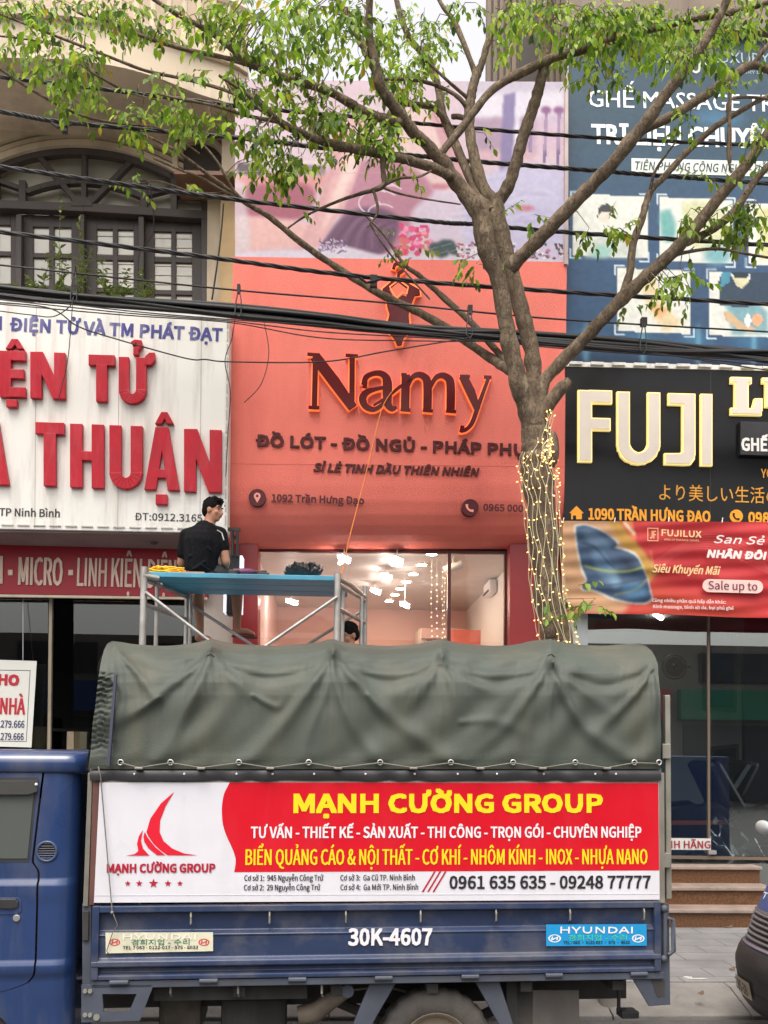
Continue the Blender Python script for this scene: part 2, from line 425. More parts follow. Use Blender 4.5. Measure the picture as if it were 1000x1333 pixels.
# ================================================================== LEFT BUILDING
b1 = thing('shop_building', 'old cream shophouse with a brown arched balcony window above the electronics signs', 'building', (P(120, 900, YW).x, YW, 0.15))
ztop = 13.5
def Pw(x, y, d=0.0): return P(x, y, YW + d)
arch = []
acx, ah = 112.0, 115.0; Rr_ = 250.0
def archy(x, r=0.0): return 200 + 250 - math.sqrt(max(0, (250 + r) ** 2 - (x - acx) ** 2)) + 0.055 * (x - acx) * 0.9
axs = [acx - ah + 230 * k / 24 for k in range(25)]
openL, openR = -48, 272
wl = -330
outl = [Pw(308, 700)] + [Vector((Pw(308, 100).x, YW, ztop))] + [Vector((Pw(wl, 100).x, YW, ztop))] + [Pw(wl, 700)] + [Pw(openL, 700), Pw(openL, 247), Pw(-3, 249), Pw(-3, archy(-3))]
outl += [Pw(x, archy(x)) for x in axs[1:]] + [Pw(227, 256), Pw(openR, 259), Pw(openR, 700)]
MB().prism(outl, (0, 0.3, 0)).build('wall', m_cream, b1)
# mouldings over the arch
for r0, r1, d in ((4, 12, 0.10), (15, 21, 0.07), (24, 38, 0.12)):
    mb = MB(); xs = [acx - 128 + 256 * k / 40 for k in range(41)]
    for k in range(40):
        a, b_ = xs[k], xs[k + 1]
        mb.prism([Pw(a, archy(a, r0)), Pw(b_, archy(b_, r0)), Pw(b_, archy(b_, r1)), Pw(a, archy(a, r1))], (0, -d, 0))
    mb.build('arch_moulding', m_cream2, b1)
# window: frame, fan light, leaves
win = MB().prism([Pw(x, archy(x) - 2, 0.05) for x in axs] + [Pw(x, archy(x) + 7 , 0.05) for x in axs[::-1]], (0, -0.10, 0))
fy = 0.05
def wb(mbx, x0, y0, x1, y1, w, d=0.07): mbx.bar(Pw(x0, y0, fy), Pw(x1, y1, fy), w * 0.0088, d, (0, 1, 0)); return mbx
def wbar(mbx, pts, w, d=0.08, dy=0.0):
    n = Vector((0, -1, 0)); ribbon(mbx, [(Pw(x, y, fy + dy), w * 0.0088) for x, y in pts], n, 0, d)
mb = win
wbar(mb, [(-48, 271), (112, 277), (275, 287)], 11, 0.12)
for x in (32, 189): wbar(mb, [(x, 240), (x, 279)], 9, 0.09)
wbar(mb, [(-3, 214), (-3, 272)], 9, 0.1); wbar(mb, [(228, 228), (228, 284)], 8, 0.1)
wbar(mb, [(112, 204), (111, 268)], 7, 0.085)
wbar(mb, [(103, 268), (52, 206)], 7, 0.083); wbar(mb, [(120, 268), (174, 213)], 7, 0.083)
ia = [(37 + 150 * k / 16, 241 + 0.00285 * (37 + 150 * k / 16 - 112) ** 2 + 0.04 * (150 * k / 16 - 75)) for k in range(17)]
wbar(mb, ia, 7, 0.087)
wbar(mb, [(-3, 238), (32, 250)], 6, 0.08); wbar(mb, [(189, 258), (228, 248)], 6, 0.08)
wbar(mb, [(268, 258), (269, 500)], 9, 0.11); wbar(mb, [(-46, 246), (-46, 500)], 9, 0.11)
wbar(mb, [(228, 257), (272, 260)], 7, 0.1)
hub = [Pw(110 + 14 * math.cos(a), 276 - 13 * math.sin(a), fy) for a in [math.pi * k / 10 for k in range(11)]]
mb.prism(hub, (0, -0.13, 0))
wbar(mb, [(28, 285), (28, 500)], 7, 0.1); wbar(mb, [(186, 288), (186, 500)], 7, 0.1); wbar(mb, [(110, 285), (110, 500)], 5, 0.1)
wobj = mb.build('window_frame', m_darkwood, b1, bevel=0.006)
MB().prism([Pw(-48, 240, 0.14), Pw(272, 255, 0.14), Pw(272, 290, 0.14), Pw(-48, 276, 0.14)], (0, 0.02, 0)).build('pane', m_oldpane, wobj)
MB().prism([Pw(x, archy(x) - 1, 0.143) for x in axs] + [Pw(227, 262, 0.143), Pw(-3, 250, 0.143)], (0, 0.015, 0)).build('pane', m_oldpane, wobj)
def leaf_door(x0, x1, panes, yt):
    mbd = MB()
    # stiles and rails around the openings
    xa, xm, xb = panes
    for (a, b_) in ((x0, xa), (xm - 3.2, xm + 3.2), (xb, x1)): mbd.prism([Pw(a, yt, 0.06), Pw(b_, yt, 0.06), Pw(b_, 500, 0.06), Pw(a, 500, 0.06)], (0, 0.05, 0))
    for (ya, yb) in ((yt, yt + 15), (yt + 49, yt + 55), (yt + 91, yt + 97), (yt + 134, yt + 215)): mbd.prism([Pw(xa, ya, 0.063), Pw(xb, ya + 1, 0.063), Pw(xb, yb + 1, 0.063), Pw(xa, yb, 0.063)], (0, 0.044, 0))
    d = mbd.build('door_leaf', m_darkwood, b1, bevel=0.004)
    MB().prism([Pw(xa, yt + 10, 0.095), Pw(xb, yt + 10, 0.095), Pw(xb, 480, 0.095), Pw(xa, 480, 0.095)], (0, 0.01, 0)).build('pane', m_oldpane, d)
    mbl = MB()
    for k in range(9):
        yy = yt + 22 + k * 12
        mbl.prism([Pw(xa, yy, 0.085), Pw(xb, yy + 1, 0.085), Pw(xb, yy + 3.0, 0.085), Pw(xa, yy + 2.0, 0.085)], (0, 0.008, 0))
    return d, mbl
leaf_door(-42, 26, (-28, -6, 14), 277)
leaf_door(30, 108, (43, 67, 93), 280)
d, ml = leaf_door(112, 184, (126, 150, 174), 283); ml.build('blind_slat', mat('pale blind', S(226, 222, 212), 0.6), d)
d, ml = leaf_door(188, 264, (201, 226, 250), 286); ml.build('blind_slat', mat('pale blind', S(226, 222, 212), 0.6), d)
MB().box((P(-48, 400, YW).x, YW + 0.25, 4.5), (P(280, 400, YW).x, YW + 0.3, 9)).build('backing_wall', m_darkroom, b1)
# pilaster, ochre party wall, oval window
MB().prism([Pw(272, 262), Pw(291, 262), Pw(288, 700), Pw(269, 700)], (0, -0.12, 0)).build('pilaster', m_cream2, b1)
MB().prism([Pw(292, 259), Pw(311, 259), Pw(307, 700), Pw(289, 700)], (0, -0.35, 0)).build('party_wall', m_yellow, b1)
MB().prism([Pw(294, -150), Pw(322, -150), Pw(311, 258), Pw(293, 258)], (0, -0.33, 0)).build('corner_pier', m_cream2, b1)
MB().prism([Pw(236, 255, -0.1), Pw(312, 257, -0.1), Pw(312, 262, -0.1), Pw(236, 260, -0.1)], (0, -0.5, 0)).build('awning', mat('rusty awning sheet', S(120, 92, 74), 0.7, var=0.3), b1)
ov = [Pw(262 + 30 * math.cos(a), 218 + 27 * math.sin(a)) for a in [2 * math.pi * k / 32 for k in range(32)]]
ow = MB().prism(ov, (0, -0.05, 0)).build('oval_window', m_darkwood, b1)
mb = MB()
for k in range(32):
    a0, a1 = 2 * math.pi * k / 32, 2 * math.pi * (k + 1) / 32
    q = [Pw(262 + r * 1.08 * math.cos(a), 218 + r * math.sin(a)) for r, a in ((27, a0), (33, a0), (33, a1), (27, a1))]
    mb.prism(q, (0, -0.13, 0))
mb.build('surround', m_cream2, ow)
# bow-fronted balcony slab of the floor above
z0 = P(0, 75, 9.7).z
edge = []
for x, y in interp([(-200, 79), (-90, 75), (0, 75), (80, 77), (150, 86), (205, 101), (255, 121), (300, 135), (322, 147)], 5):
    p = PZ(x, y, z0); p.y = min(p.y, YW - 0.02); edge.append(p)
sl = [Vector((p.x, p.y, z0)) for p in edge]
mb = MB(); mb.prism(sl + [Vector((sl[-1].x, YW - 0.02, z0)), Vector((sl[0].x, YW - 0.02, z0))], (0, 0, 0.42))
mb.build('balcony_slab', m_cream2, b1)
mb = MB(); mb.prism([p + Vector((0, -0.06, 0.42)) for p in sl] + [Vector((sl[-1].x, YW - 0.03, z0 + 0.42)), Vector((sl[0].x, YW - 0.03, z0 + 0.42))], (0, 0, 0.08)).build('slab_lip', m_cream2, b1)
mb = MB()
for k in range(0, len(sl) - 1, 2):
    mb.cyl(sl[k] + Vector((0, 0.12, 0.5)), sl[k] + Vector((0, 0.12, 1.2)), 0.035, 8)
mb.tube([p + Vector((0, 0.12, 1.22)) for p in sl], 0.05, 8)
mb.build('balcony_railing', m_cream2, b1)
# floor between the storeys and the shop room
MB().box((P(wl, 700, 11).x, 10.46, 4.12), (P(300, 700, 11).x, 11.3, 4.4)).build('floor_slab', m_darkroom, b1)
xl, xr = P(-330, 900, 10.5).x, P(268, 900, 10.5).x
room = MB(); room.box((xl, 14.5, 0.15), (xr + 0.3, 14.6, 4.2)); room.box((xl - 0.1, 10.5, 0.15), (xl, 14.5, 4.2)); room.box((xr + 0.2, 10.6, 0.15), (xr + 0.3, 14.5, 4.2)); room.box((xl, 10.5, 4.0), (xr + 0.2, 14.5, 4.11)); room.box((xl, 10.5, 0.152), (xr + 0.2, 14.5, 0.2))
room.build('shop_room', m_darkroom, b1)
m_doorframe = mat('beige door frame', S(150, 140, 122), 0.5, var=0.1)
YG = 10.45
for xa in (-120, 66, 268): MB().prism([P(xa - 2, 779, YG), P(xa + 2, 779, YG), P(xa - 2, 1110, YG), P(xa - 6, 1110, YG)], (0, 0.05, 0)).build('door_frame', m_doorframe, b1)
for xa, xb in ((-330, -123), (-117, 63)):
    MB().prism([P(xa, 779, YG + 0.02), P(xb, 779, YG + 0.02), P(xb - 4, 1110, YG + 0.02), P(xa, 1110, YG + 0.02)], (0, 0.012, 0)).build('shop_window', m_shopglass, b1)
MB().prism([P(96, 779, YG + 0.05), P(264, 779, YG + 0.05), P(264, 1110, YG + 0.05), P(96, 1110, YG + 0.05)], (0, 0.012, 0)).build('shop_window', m_shopglass, b1)
MB().prism([P(264, 690, 10.4), P(304, 690, 10.4), P(302, 1200, 10.4), P(262, 1200, 10.4)], (0, 0.3, 0)).build('pillar', mat('pale beige pillar', S(205, 190, 178), 0.7, var=0.06, vscale=2, dirt=S(120, 110, 100)), b1)
# goods seen dimly in the shop
m_carton = mat('brown carton', S(150, 125, 96), 0.8, var=0.1)
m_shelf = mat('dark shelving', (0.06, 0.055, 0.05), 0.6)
sh = thing('shelf_unit', 'dark open shelf unit at the back of the dim electronics shop', 'shelf', (P(110, 900, 13.9).x, 13.9, 0.2))
xs0 = P(75, 900, 13.9).x; xs1 = P(235, 900, 13.9).x
for z in (0.3, 0.9, 1.5, 2.1): MB().box((xs0, 13.7, z), (xs1, 14.2, z + 0.04)).build('shelf', m_shelf, sh)
MB().box((xs0 - 0.04, 13.7, 0.2), (xs0, 14.2, 2.3)).build('side_panel', m_shelf, sh); MB().box((xs1, 13.7, 0.2), (xs1 + 0.04, 14.2, 2.3)).build('side_panel', m_shelf, sh)
def carton(px, py, Y, w, h, label, m=m_carton):
    c = P(px, py, Y); t = thing('carton', label, 'box', (c.x, Y, c.z), 0.1)
    MB().box((-w / 2, 0, 0), (w / 2, w * 0.7, h)).build('body', m, t, local=True, bevel=0.006)
    MB().box((-0.03, -0.002, 0), (0.03, w * 0.7 + 0.002, h + 0.002)).build('tape', mat('carton tape', S(175, 150, 110), 0.4), t, local=True)
m_carton_l = mat('pale carton', S(206, 188, 160), 0.8, var=0.1)
cd_ = P(52, 978, 11.0)
dk = thing('counter', 'low dark counter just inside the electronics shop door', 'counter', (cd_.x, 10.95, 0.2))
MB().box((P(20, 978, 10.95).x, 10.8, 0.2), (P(150, 978, 10.95).x, 11.35, P(52, 980, 10.9).z)).build('body', m_shelf, dk, bevel=0.01)
MB().box((P(18, 978, 10.95).x, 10.77, P(52, 980, 10.9).z), (P(152, 978, 10.95).x, 11.38, P(52, 980, 10.9).z + 0.03)).build('top', mat('counter top', (0.1, 0.09, 0.08), 0.4), dk, bevel=0.005)
def on_counter(px, w, h, label, m): 
    z = P(52, 980, 10.9).z + 0.03; x = P(px, 960, 10.95).x; t = thing('carton', label, 'box', (x, 10.86, z), 0.05)
    MB().box((-w / 2, 0, 0), (w / 2, w * 0.7, h)).build('body', m, t, local=True, bevel=0.006)
    MB().box((-0.03, -0.002, 0.002), (0.03, w * 0.7 + 0.002, h + 0.002)).build('tape', mat('carton tape', S(175, 150, 110), 0.4), t, local=True)
on_counter(52, 0.17, 0.26, 'brown carton on the dark counter, beside the rent notice', m_carton)
on_counter(103, 0.22, 0.21, 'pale carton on the dark counter, beside the truck canopy', m_carton_l)

# ================================================================== MIDDLE BUILDING
m_coral = mat('coral stucco', S(232, 117, 101), 0.5, var=0.07, vscale=1.2, bump=0.6, bscale=130, spec=0.4, dirt=S(190, 78, 70), dirtscale=1.8, dirtamt=0.35)
m_redpaint = mat('deep red cladding', S(150, 40, 42), 0.35, var=0.06, vscale=1.5, spec=0.5)
m_pinkwall = mat('pink shop wall', S(240, 204, 198), 0.7, var=0.04, vscale=1)
m_whitewall = mat('white shop wall', S(225, 222, 215), 0.7, var=0.04, vscale=1)
m_maroon = mat('maroon acrylic letter', S(88, 8, 16), 0.2, var=0.15, vscale=3, spec=0.3)
b2 = thing('shop_building', 'narrow shop with coral red front and a bright glazed shop window', 'building', (P(510, 900, 10.5).x, 10.5, 0.15))
for (xa, xb) in ((303, 336), (664, 735)):
    MB().prism([P(xa, 690, 10.3), P(xb, 690, 10.3), P(xb - 1, 1200, 10.3), P(xa - 1, 1200, 10.3)], (0, 0.35, 0)).build('pillar', m_redpaint, b2, bevel=0.01)
zc, zf = P(500, 716, 10.5).z, 0.62
xl, xr = P(330, 800, 10.5).x, P(672, 800, 10.5).x
m_ceil = mat('pale ceiling panel', S(215, 210, 203), 0.5, var=0.03)
mb = MB()
for k in range(16):
    y = 10.55 + k * 0.28; mb.box((xl, y, zc), (xr + 0.6, y + 0.272, zc + 0.03))
mb.build('ceiling', m_ceil, b2)
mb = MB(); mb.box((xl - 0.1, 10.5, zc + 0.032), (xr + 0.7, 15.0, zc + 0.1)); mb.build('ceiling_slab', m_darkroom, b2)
MB().box((xl, 14.9, zf), (xr + 0.6, 15.0, zc)).build('back_wall', m_pinkwall, b2)
MB().box((xl - 0.08, 10.7, zf), (xl, 14.9, zc)).build('side_wall', m_pinkwall, b2)
MB().box((xr + 0.05, 10.66, zf), (xr + 0.13, 14.9, zc)).build('side_wall', m_whitewall, b2)
MB().box((xl - 0.1, 10.4, 0.15), (xr + 0.6, 15.0, zf)).build('floor', mat('shop floor tile', S(205, 195, 188), 0.25, var=0.04), b2)
# wall panels and niche inside
MB().box((P(585, 800, 13.5).x, 13.4, zf), (P(640, 800, 13.5).x, 13.45, 3.6)).build('wall_panel', mat('coral wall panel', S(222, 120, 104), 0.6), b2)
MB().box((P(545, 800, 14.2).x, 14.1, zf), (P(556, 800, 14.2).x, 14.85, zc - 0.4)).build('partition', m_whitewall, b2)
MB().box((P(548, 800, 14.2).x, 14.0, zc - 0.55), (P(600, 800, 14.2).x, 14.85, zc - 0.4)).build('partition_shelf', m_pinkwall, b2)
# glazing
gf = MB()
for x, w in ((333, 2.5), (583, 4.5), (657, 3), (662, 2)): gf.prism([P(x, 716, 10.5), P(x + w, 716, 10.5), P(x + w - 2, 1150, 10.5), P(x - 2, 1150, 10.5)], (0, 0.06, 0))
gf.prism([P(333, 714, 10.497), P(664, 717, 10.497), P(664, 721, 10.497), P(333, 718, 10.497)], (0, 0.06, 0))
gf.build('window_frame', mat('dark red frame', S(88, 40, 36), 0.35), b2, bevel=0.004)
for xa, xb in ((336, 583), (588, 657)):
    MB().prism([P(xa, 719, 10.52), P(xb, 719, 10.52), P(xb - 2, 1150, 10.52), P(xa - 2, 1150, 10.52)], (0, 0.012, 0)).build('shop_window', m_clearglass, b2)
# the storey above the poster: ribbed grey wall set back
m_rib = mat('grey ribbed cladding', S(132, 118, 104), 0.7, var=0.15, vscale=2.5, dirt=S(80, 70, 62), dirtscale=1.5, dirtamt=0.7)
mb = MB()
x0, x1 = P(634, 60, 12.0).x, P(748, 60, 12.0).x
n = 14
for k in range(n):
    a = x0 + (x1 - x0) * k / n; w = (x1 - x0) / n
    mb.box((a, 12.0, 7.0), (a + w * 0.62, 12.12, 13.2)); mb.box((a + w * 0.62, 12.05, 7.0), (a + w, 12.12, 13.2))
mb.build('upper_wall', m_rib, b2)
MB().prism([P(676, 20, 11.99), P(700, 22, 11.99), P(699, 118, 11.99), P(675, 118, 11.99)], (0, -0.03, 0)).build('shutter', mat('dark shutter', S(58, 50, 46), 0.6), b2)
MB().box((x0, 11.4, P(640, 118, 11.4).z - 0.2), (x1, 12.0, P(640, 118, 11.4).z - 0.1)).build('ledge', m_rib, b2)
MB().box((P(310, 500, 10.6).x, 10.62, zc + 0.12), (P(736, 500, 10.6).x, 10.8, P(500, 118, 10.6).z)).build('upper_front_wall', m_rib, b2)
# lamps inside the shop (lit)
m_tube = lamp_mat('lit tube', (1.0, 0.90, 0.82), 95)
m_spot = lamp_mat('lit downlight', (1.0, 0.66, 0.40), 220)
m_lampbody = mat('white lamp body', (0.8, 0.8, 0.8), 0.4)
def onz(px, py, z): return PZ(px, py, z)
tubes = [(448, 728), (517, 730), (503, 751), (489, 770), (527, 788), (380, 784)]
for k, (px, py) in enumerate(tubes):
    p = onz(px, py, zc - 0.12 - (0.18 if py > 780 else 0.0)); p.y = min(p.y, 14.4)
    t = thing('tube_lamp', ['tube lamp behind the cord, left of the two nearest the shop glass', 'tube lamp right of the cord, nearest the shop glass', 'tube lamp just behind the nearest right one', 'tube lamp third back in the right row', 'tube lamp hung lowest, at the far right by the partition', 'tube lamp hung low near the back wall, under the scaffold deck'][k], 'lamp', p, R(-24), 'tube lamps under the shop ceiling')
    MB().box((-0.035, -0.13, 0.026), (0.035, 0.13, 0.045)).build('fitting', m_lampbody, t, local=True)
    MB().tube([(0, -0.125, 0), (0, 0.125, 0)], 0.024, 10).build('tube', m_tube, t, local=True)
    MB().tube([(0, 0, 0.05), (0, 0, zc - p.z + 0.02)], 0.006, 6).build('drop_rod', m_lampbody, t, local=True)
spots = [(562, 721), (549, 735), (538, 747), (529, 757), (521, 766), (514, 774), (507, 782)]
for k, (px, py) in enumerate(spots):
    p = onz(px, py, zc - 0.004)
    t = thing('downlight', 'warm round downlight, %s in the row' % ['nearest the shop glass', 'second from the glass', 'third from the glass', 'fourth, in the middle', 'third from the back', 'second from the back', 'farthest back'][k], 'lamp', p, 0, 'row of warm downlights in the shop ceiling')
    mb = MB(); mb.tube([(0, 0, -0.004), (0, 0, 0.003)], 0.075, 18); mb.build('rim', m_lampbody, t, local=True)
    MB().tube([(0, 0, -0.008), (0, 0, -0.0045)], 0.055, 18).build('lens', m_spot, t, local=True)

acp = P(612, 766, 12.2)
ac = thing('air_conditioner', 'small white boxy air unit high on the right wall of the pink shop', 'air conditioner', (xr - 0.02, 12.2, acp.z - 0.15))
MB().box((xr - 0.06, 12.0, acp.z - 0.08), (xr + 0.045, 12.5, acp.z + 0.10)).build('casing', m_lampbody, ac, bevel=0.03)
MB().box((xr - 0.065, 12.04, acp.z - 0.06), (xr - 0.058, 12.46, acp.z - 0.03)).build('outlet', m_black, ac)
tsp = PZ(590, 738, zc - 0.12)
ts = thing('track_lamp', 'white cylinder spotlight under the ceiling beside the window post', 'lamp', tsp)
MB().tube([tsp + Vector((-.10, 0, -.05)), tsp + Vector((.10, -.03, .03))], 0.05, 14).build('head', m_lampbody, ts, smooth=50); MB().tube([tsp, Vector((tsp.x, tsp.y, zc))], 0.012, 8).build('arm', m_lampbody, ts)
lc = thing('string_lights', 'strands of tiny warm bulbs added for the string lights mirrored in the shop glass', 'string lights', P(572, 840, 10.8))
m_lw0 = mat('thin clear wire', S(200, 180, 160), 0.5); m_lb0 = lamp_mat('mirrored pin bulb', (1.0, 0.72, 0.42), 7.0)  # added glowing bulbs imitate string lights reflected in the glass
for k, px in enumerate((562, 569, 576, 579)):
    y0, y1 = 745 + 6 * (k % 2), 900; MB().tube([P(px, 719, 10.8), P(px, y1, 10.8)], 0.0018, 4).build('wire', m_lw0, lc)
    for j in range(12): p = P(px + random.uniform(-.8, .8), y0 + 8.5 * j + random.uniform(-2, 2), 10.79); MB().ell(p, 0.0055, 6, 4).build('bulb', m_lb0, lc)

# ================================================================== RIGHT BUILDING
m_granite = mat('brown granite', S(100, 70, 46), 0.35, var=0.45, vscale=55, spec=0.5)
m_tread = mat('worn step tread', S(150, 133, 122), 0.55, var=0.15, vscale=4, bump=0.1, bscale=60, dirt=S(84, 72, 64), dirtscale=3, dirtamt=0.7)
m_greywall = mat('grey shop wall', S(168, 174, 174), 0.7, var=0.06, vscale=1)
m_navy = mat('navy partition', S(28, 30, 52), 0.5, var=0.2)
b3 = thing('shop_building', 'massage chair shop with glazed ground floor and granite entrance steps', 'building', (P(900, 1000, 10.5).x, 10.5, 0.15))
xL, xR = P(738, 900, 10.5).x, P(1420, 900, 10.5).x
MB().box((xL, 10.62, 3.75), (xR, 10.85, 13.0)).build('wall', m_rib, b3)
MB().box((xL - 0.06, 10.0, 0.15), (xL + 0.1, 14.5, 3.9)).build('side_wall', m_greywall, b3)
MB().box((xL + 0.1, 14.4, 0.66), (xR, 14.5, 3.9)).build('back_wall', m_greywall, b3)
MB().box((xL + 0.1, 10.62, 3.74), (xR, 14.4, 3.9)).build('ceiling', mat('grey ceiling', S(120, 122, 122), 0.7), b3)
MB().box((xL + 0.1, 10.36, 0.15), (xR, 14.4, 0.69)).build('floor', mat('grey floor tile', S(105, 108, 106), 0.2, var=0.06), b3)
MB().box((P(966, 1000, 12.6).x, 12.5, 0.69), (xR, 12.6, 3.74)).build('partition', m_navy, b3)
gf = MB()
for x in (921, 1130): gf.prism([P(x, 780, 10.45), P(x + 3, 780, 10.45), P(x + 4, 1118, 10.45), P(x + 1, 1118, 10.45)], (0, 0.04, 0))
gf.prism([P(740, 1112, 10.447), P(1420, 1122, 10.447), P(1420, 1126, 10.447), P(740, 1116, 10.447)], (0, 0.05, 0))
gf.build('window_frame', mat('bronze frame', S(128, 112, 96), 0.4, metal=0.3), b3)
m_fujiglass = glass_mat('shop glass reflecting', (0.82, 0.87, 0.87), 0.16)
for xa, xb in ((740, 920), (925, 1129), (1134, 1420)):
    MB().prism([P(xa, 780, 10.465), P(xb, 780, 10.465), P(xb + 1, 1119, 10.465), P(xa + 1, 1113, 10.465)], (0, 0.012, 0)).build('shop_window', m_fujiglass, b3)
hd = MB().box((P(922, 1110, 10.43).x, 10.41, P(922, 1112, 10.43).z), (P(932, 1110, 10.43).x, 10.45, P(922, 1107, 10.43).z)).build('floor_lock', m_alu, b3)
st = thing('steps', 'three granite entrance steps with pale worn treads behind the truck tail', 'steps', (P(900, 1200, 10).x, 9.55, 0.15))
sx0, sx1 = P(742, 1150, 9.9).x, P(1003, 1150, 9.9).x
for k in range(3):
    y = 9.55 + 0.3 * k; z = 0.15 + 0.18 * k
    MB().box((sx0, y, z), (sx1, 10.44 - 0.002 * k, z + 0.145)).build('riser', m_granite, st)
    MB().box((sx0 - 0.01, y - 0.035, z + 0.146), (sx1 + 0.015, y + 0.34 if k < 2 else 10.44, z + 0.18)).build('tread', m_tread, st, bevel=0.006)

# opposite side of the street, only seen mirrored in the glass and paint
bo = thing('shop_building', 'row of shophouses across the street, mirrored in the shop glass', 'building', (0, -14, 0))
MB().box((-40, -16, 0), (40, -14.2, 6.0)).build('wall', mat('far grey render', S(116, 108, 100), 0.8, var=0.2, vscale=0.4), bo)
for k in range(9):
    x = -22 + 5 * k
    MB().box((x, -14.2, 0.2), (x + 4.2, -14.1, 3.0)).build('shop_opening', m_darkroom, bo)
    MB().box((x - 0.2, -14.2, 3.2), (x + 4.4, -13.8, 4.3)).build('signboard', [mat('red board', S(150, 28, 40), 0.6), mat('green board', S(28, 104, 74), 0.6), mat('blue board', S(34, 56, 110), 0.6)][k % 3], bo)
    MB().box((x + 0.6, -14.2, 4.6), (x + 3.4, -14.12, 5.7)).build('window', m_darkroom, bo)

# ================================================================== SIGNS
# ---- white electronics sign with raised red letters
YS = 9.72
m_redletter = mat('raised red letter', S(172, 8, 34), 0.35, var=0.12, vscale=6, spec=0.3, dirt=S(200, 96, 104), dirtscale=11, dirtamt=0.3)
m_redside = m_redletter
m_bluepaint = mat('faded blue lettering', S(52, 50, 128), 0.5, var=0.12, vscale=9, dirt=S(190, 186, 196), dirtscale=5, dirtamt=0.55)
m_ink = mat('black lettering', S(40, 38, 42), 0.5)
ws = thing('shop_sign', 'big weathered white sheet sign with raised red letters and blue heading', 'sign', P(120, 690, YS))
def fq(x0, y0, x1, y1, x2, y2, x3, y3, Y): return [P(x0, y0, Y), P(x1, y1, Y), P(x2, y2, Y), P(x3, y3, Y)]
MB().prism(fq(-330, 370, 299, 410, 296, 694, -330, 682, YS), (0, 0.22, 0)).build('panel', m_signwhite, ws, bevel=0.004)
# clip rim round the sheet, seams between the sheets
rim = MB()
def dashes(pa, pb, n, w, Y):
    for k in range(n):
        a = pa[0] + (pb[0] - pa[0]) * k / n, pa[1] + (pb[1] - pa[1]) * k / n; t = (k + 0.72) / n
        b_ = pa[0] + (pb[0] - pa[0]) * t, pa[1] + (pb[1] - pa[1]) * t
        rim.bar(P(*a, Y - 0.006), P(*b_, Y - 0.006), 0.012, w, (0, 1, 0))
dashes((-330, 676.5), (293, 689), 30, 0.014, YS); dashes((296.5, 414), (293.5, 688), 16, 0.014, YS)
rim.build('clip_rim', mat('grey clip strip', S(176, 170, 162), 0.5, var=0.2), ws)
sm = MB()
for x in (-62, 47, 155, 262): sm.prism(fq(x, 396 + 0.06 * x, x + 0.7, 396 + 0.06 * x, x - 1.3, 690, x - 2, 690, YS - 0.0015), (0, 0.001, 0))
sm.build('sheet_seam', mat('grey seam line', S(150, 144, 136), 0.6), ws)  # grey line drawn along each joint between sheets
ptext('lettering', m_bluepaint, ws, 'ĐIỆN TỬ VÀ TM PHÁT ĐẠT', 12.8, 431, 289.6, 445, 18.5, YS, stroke=0.26)
ptext('lettering', m_bluepaint, ws, 'N', -12, 429.5, 2.5, 430, 19, YS, stroke=0.26)
ptext('lettering', m_ink, ws, 'TP Ninh Bình', -1, 671.5, 78, 673.5, 10.5, YS, stroke=0.18)
ptext('lettering', m_ink, ws, 'ĐT:0912.316535', 175.5, 677, 279, 680, 9.8, YS, stroke=0.17)
def letter3(polys, name='letter', Y=YS, d=0.055, m=m_redletter, parent=ws):
    mbl = MB()
    for i, pl in enumerate(polys): mbl.prism([P(x, y, Y - 0.002) for x, y in pl], (0, -d - 0.0006 * i, 0))
    return mbl.build(name, m, parent, bevel=0.004)
def rect(x0, y0, x1, y1, s=0.028): return [(x0, y0), (x1, y0 + s * (x1 - x0)), (x1, y1 + s * (x1 - x0)), (x0, y1)]
def Lt(x0, x1, y0, y1, w):      # T
    m_ = (x0 + x1) / 2; return [rect(x0, y0, x1, y0 + w * 0.95), rect(m_ - w / 2, y0 + w * 0.9, m_ + w / 2, y1)]
def Le(x0, x1, y0, y1, w): return [rect(x0, y0, x0 + w, y1), rect(x0 + w * .9, y0, x1, y0 + w * .85), rect(x0 + w * .9, (y0 + y1) / 2 - w * .4, x1 - 2, (y0 + y1) / 2 + w * .4), rect(x0 + w * .9, y1 - w * .85, x1, y1)]
def Lh(x0, x1, y0, y1, w): return [rect(x0, y0, x0 + w, y1), rect(x1 - w, y0 + 1, x1, y1 + 1), rect(x0 + w * .9, (y0 + y1) / 2 - w * .35, x1 - w * .9, (y0 + y1) / 2 + w * .4)]
def Ln(x0, x1, y0, y1, w): return [rect(x0, y0, x0 + w * .95, y1), rect(x1 - w * .95, y0 + 1, x1, y1 + 1), [(x0 + 1, y0), (x0 + w * 1.05, y0), (x1 - 1, y1 + 1), (x1 - w * 1.05, y1 + 1)]]
def Lu(x0, x1, y0, y1, w):
    cx, rx = (x0 + x1) / 2, (x1 - x0) / 2; ry = rx * 1.0; yb = y1 - ry; out = [rect(x0, y0, x0 + w, yb + 2), rect(x1 - w, y0 + 1, x1, yb + 3)]
    for k in range(10):
        a0, a1 = math.pi - math.pi * k / 10, math.pi - math.pi * (k + 1) / 10
        out.append([(cx + rx * math.cos(a0), yb + ry * math.sin(a0)), (cx + rx * math.cos(a1), yb + ry * math.sin(a1)), (cx + (rx - w) * math.cos(a1), yb + (ry - w * .95) * math.sin(a1)), (cx + (rx - w) * math.cos(a0), yb + (ry - w * .95) * math.sin(a0))])
    return out
def La(x0, x1, y0, y1, w):
    c = (x0 + x1) / 2; return [[(x0, y1), (c - w * .55, y0), (c + w * .3, y0), (x0 + w, y1)], [(x1, y1 + 1), (c + w * .55, y0), (c - w * .3, y0), (x1 - w, y1 + 1)], rect(x0 + (x1 - x0) * .27, y1 - (y1 - y0) * .33, x1 - (x1 - x0) * .27, y1 - (y1 - y0) * .19)]
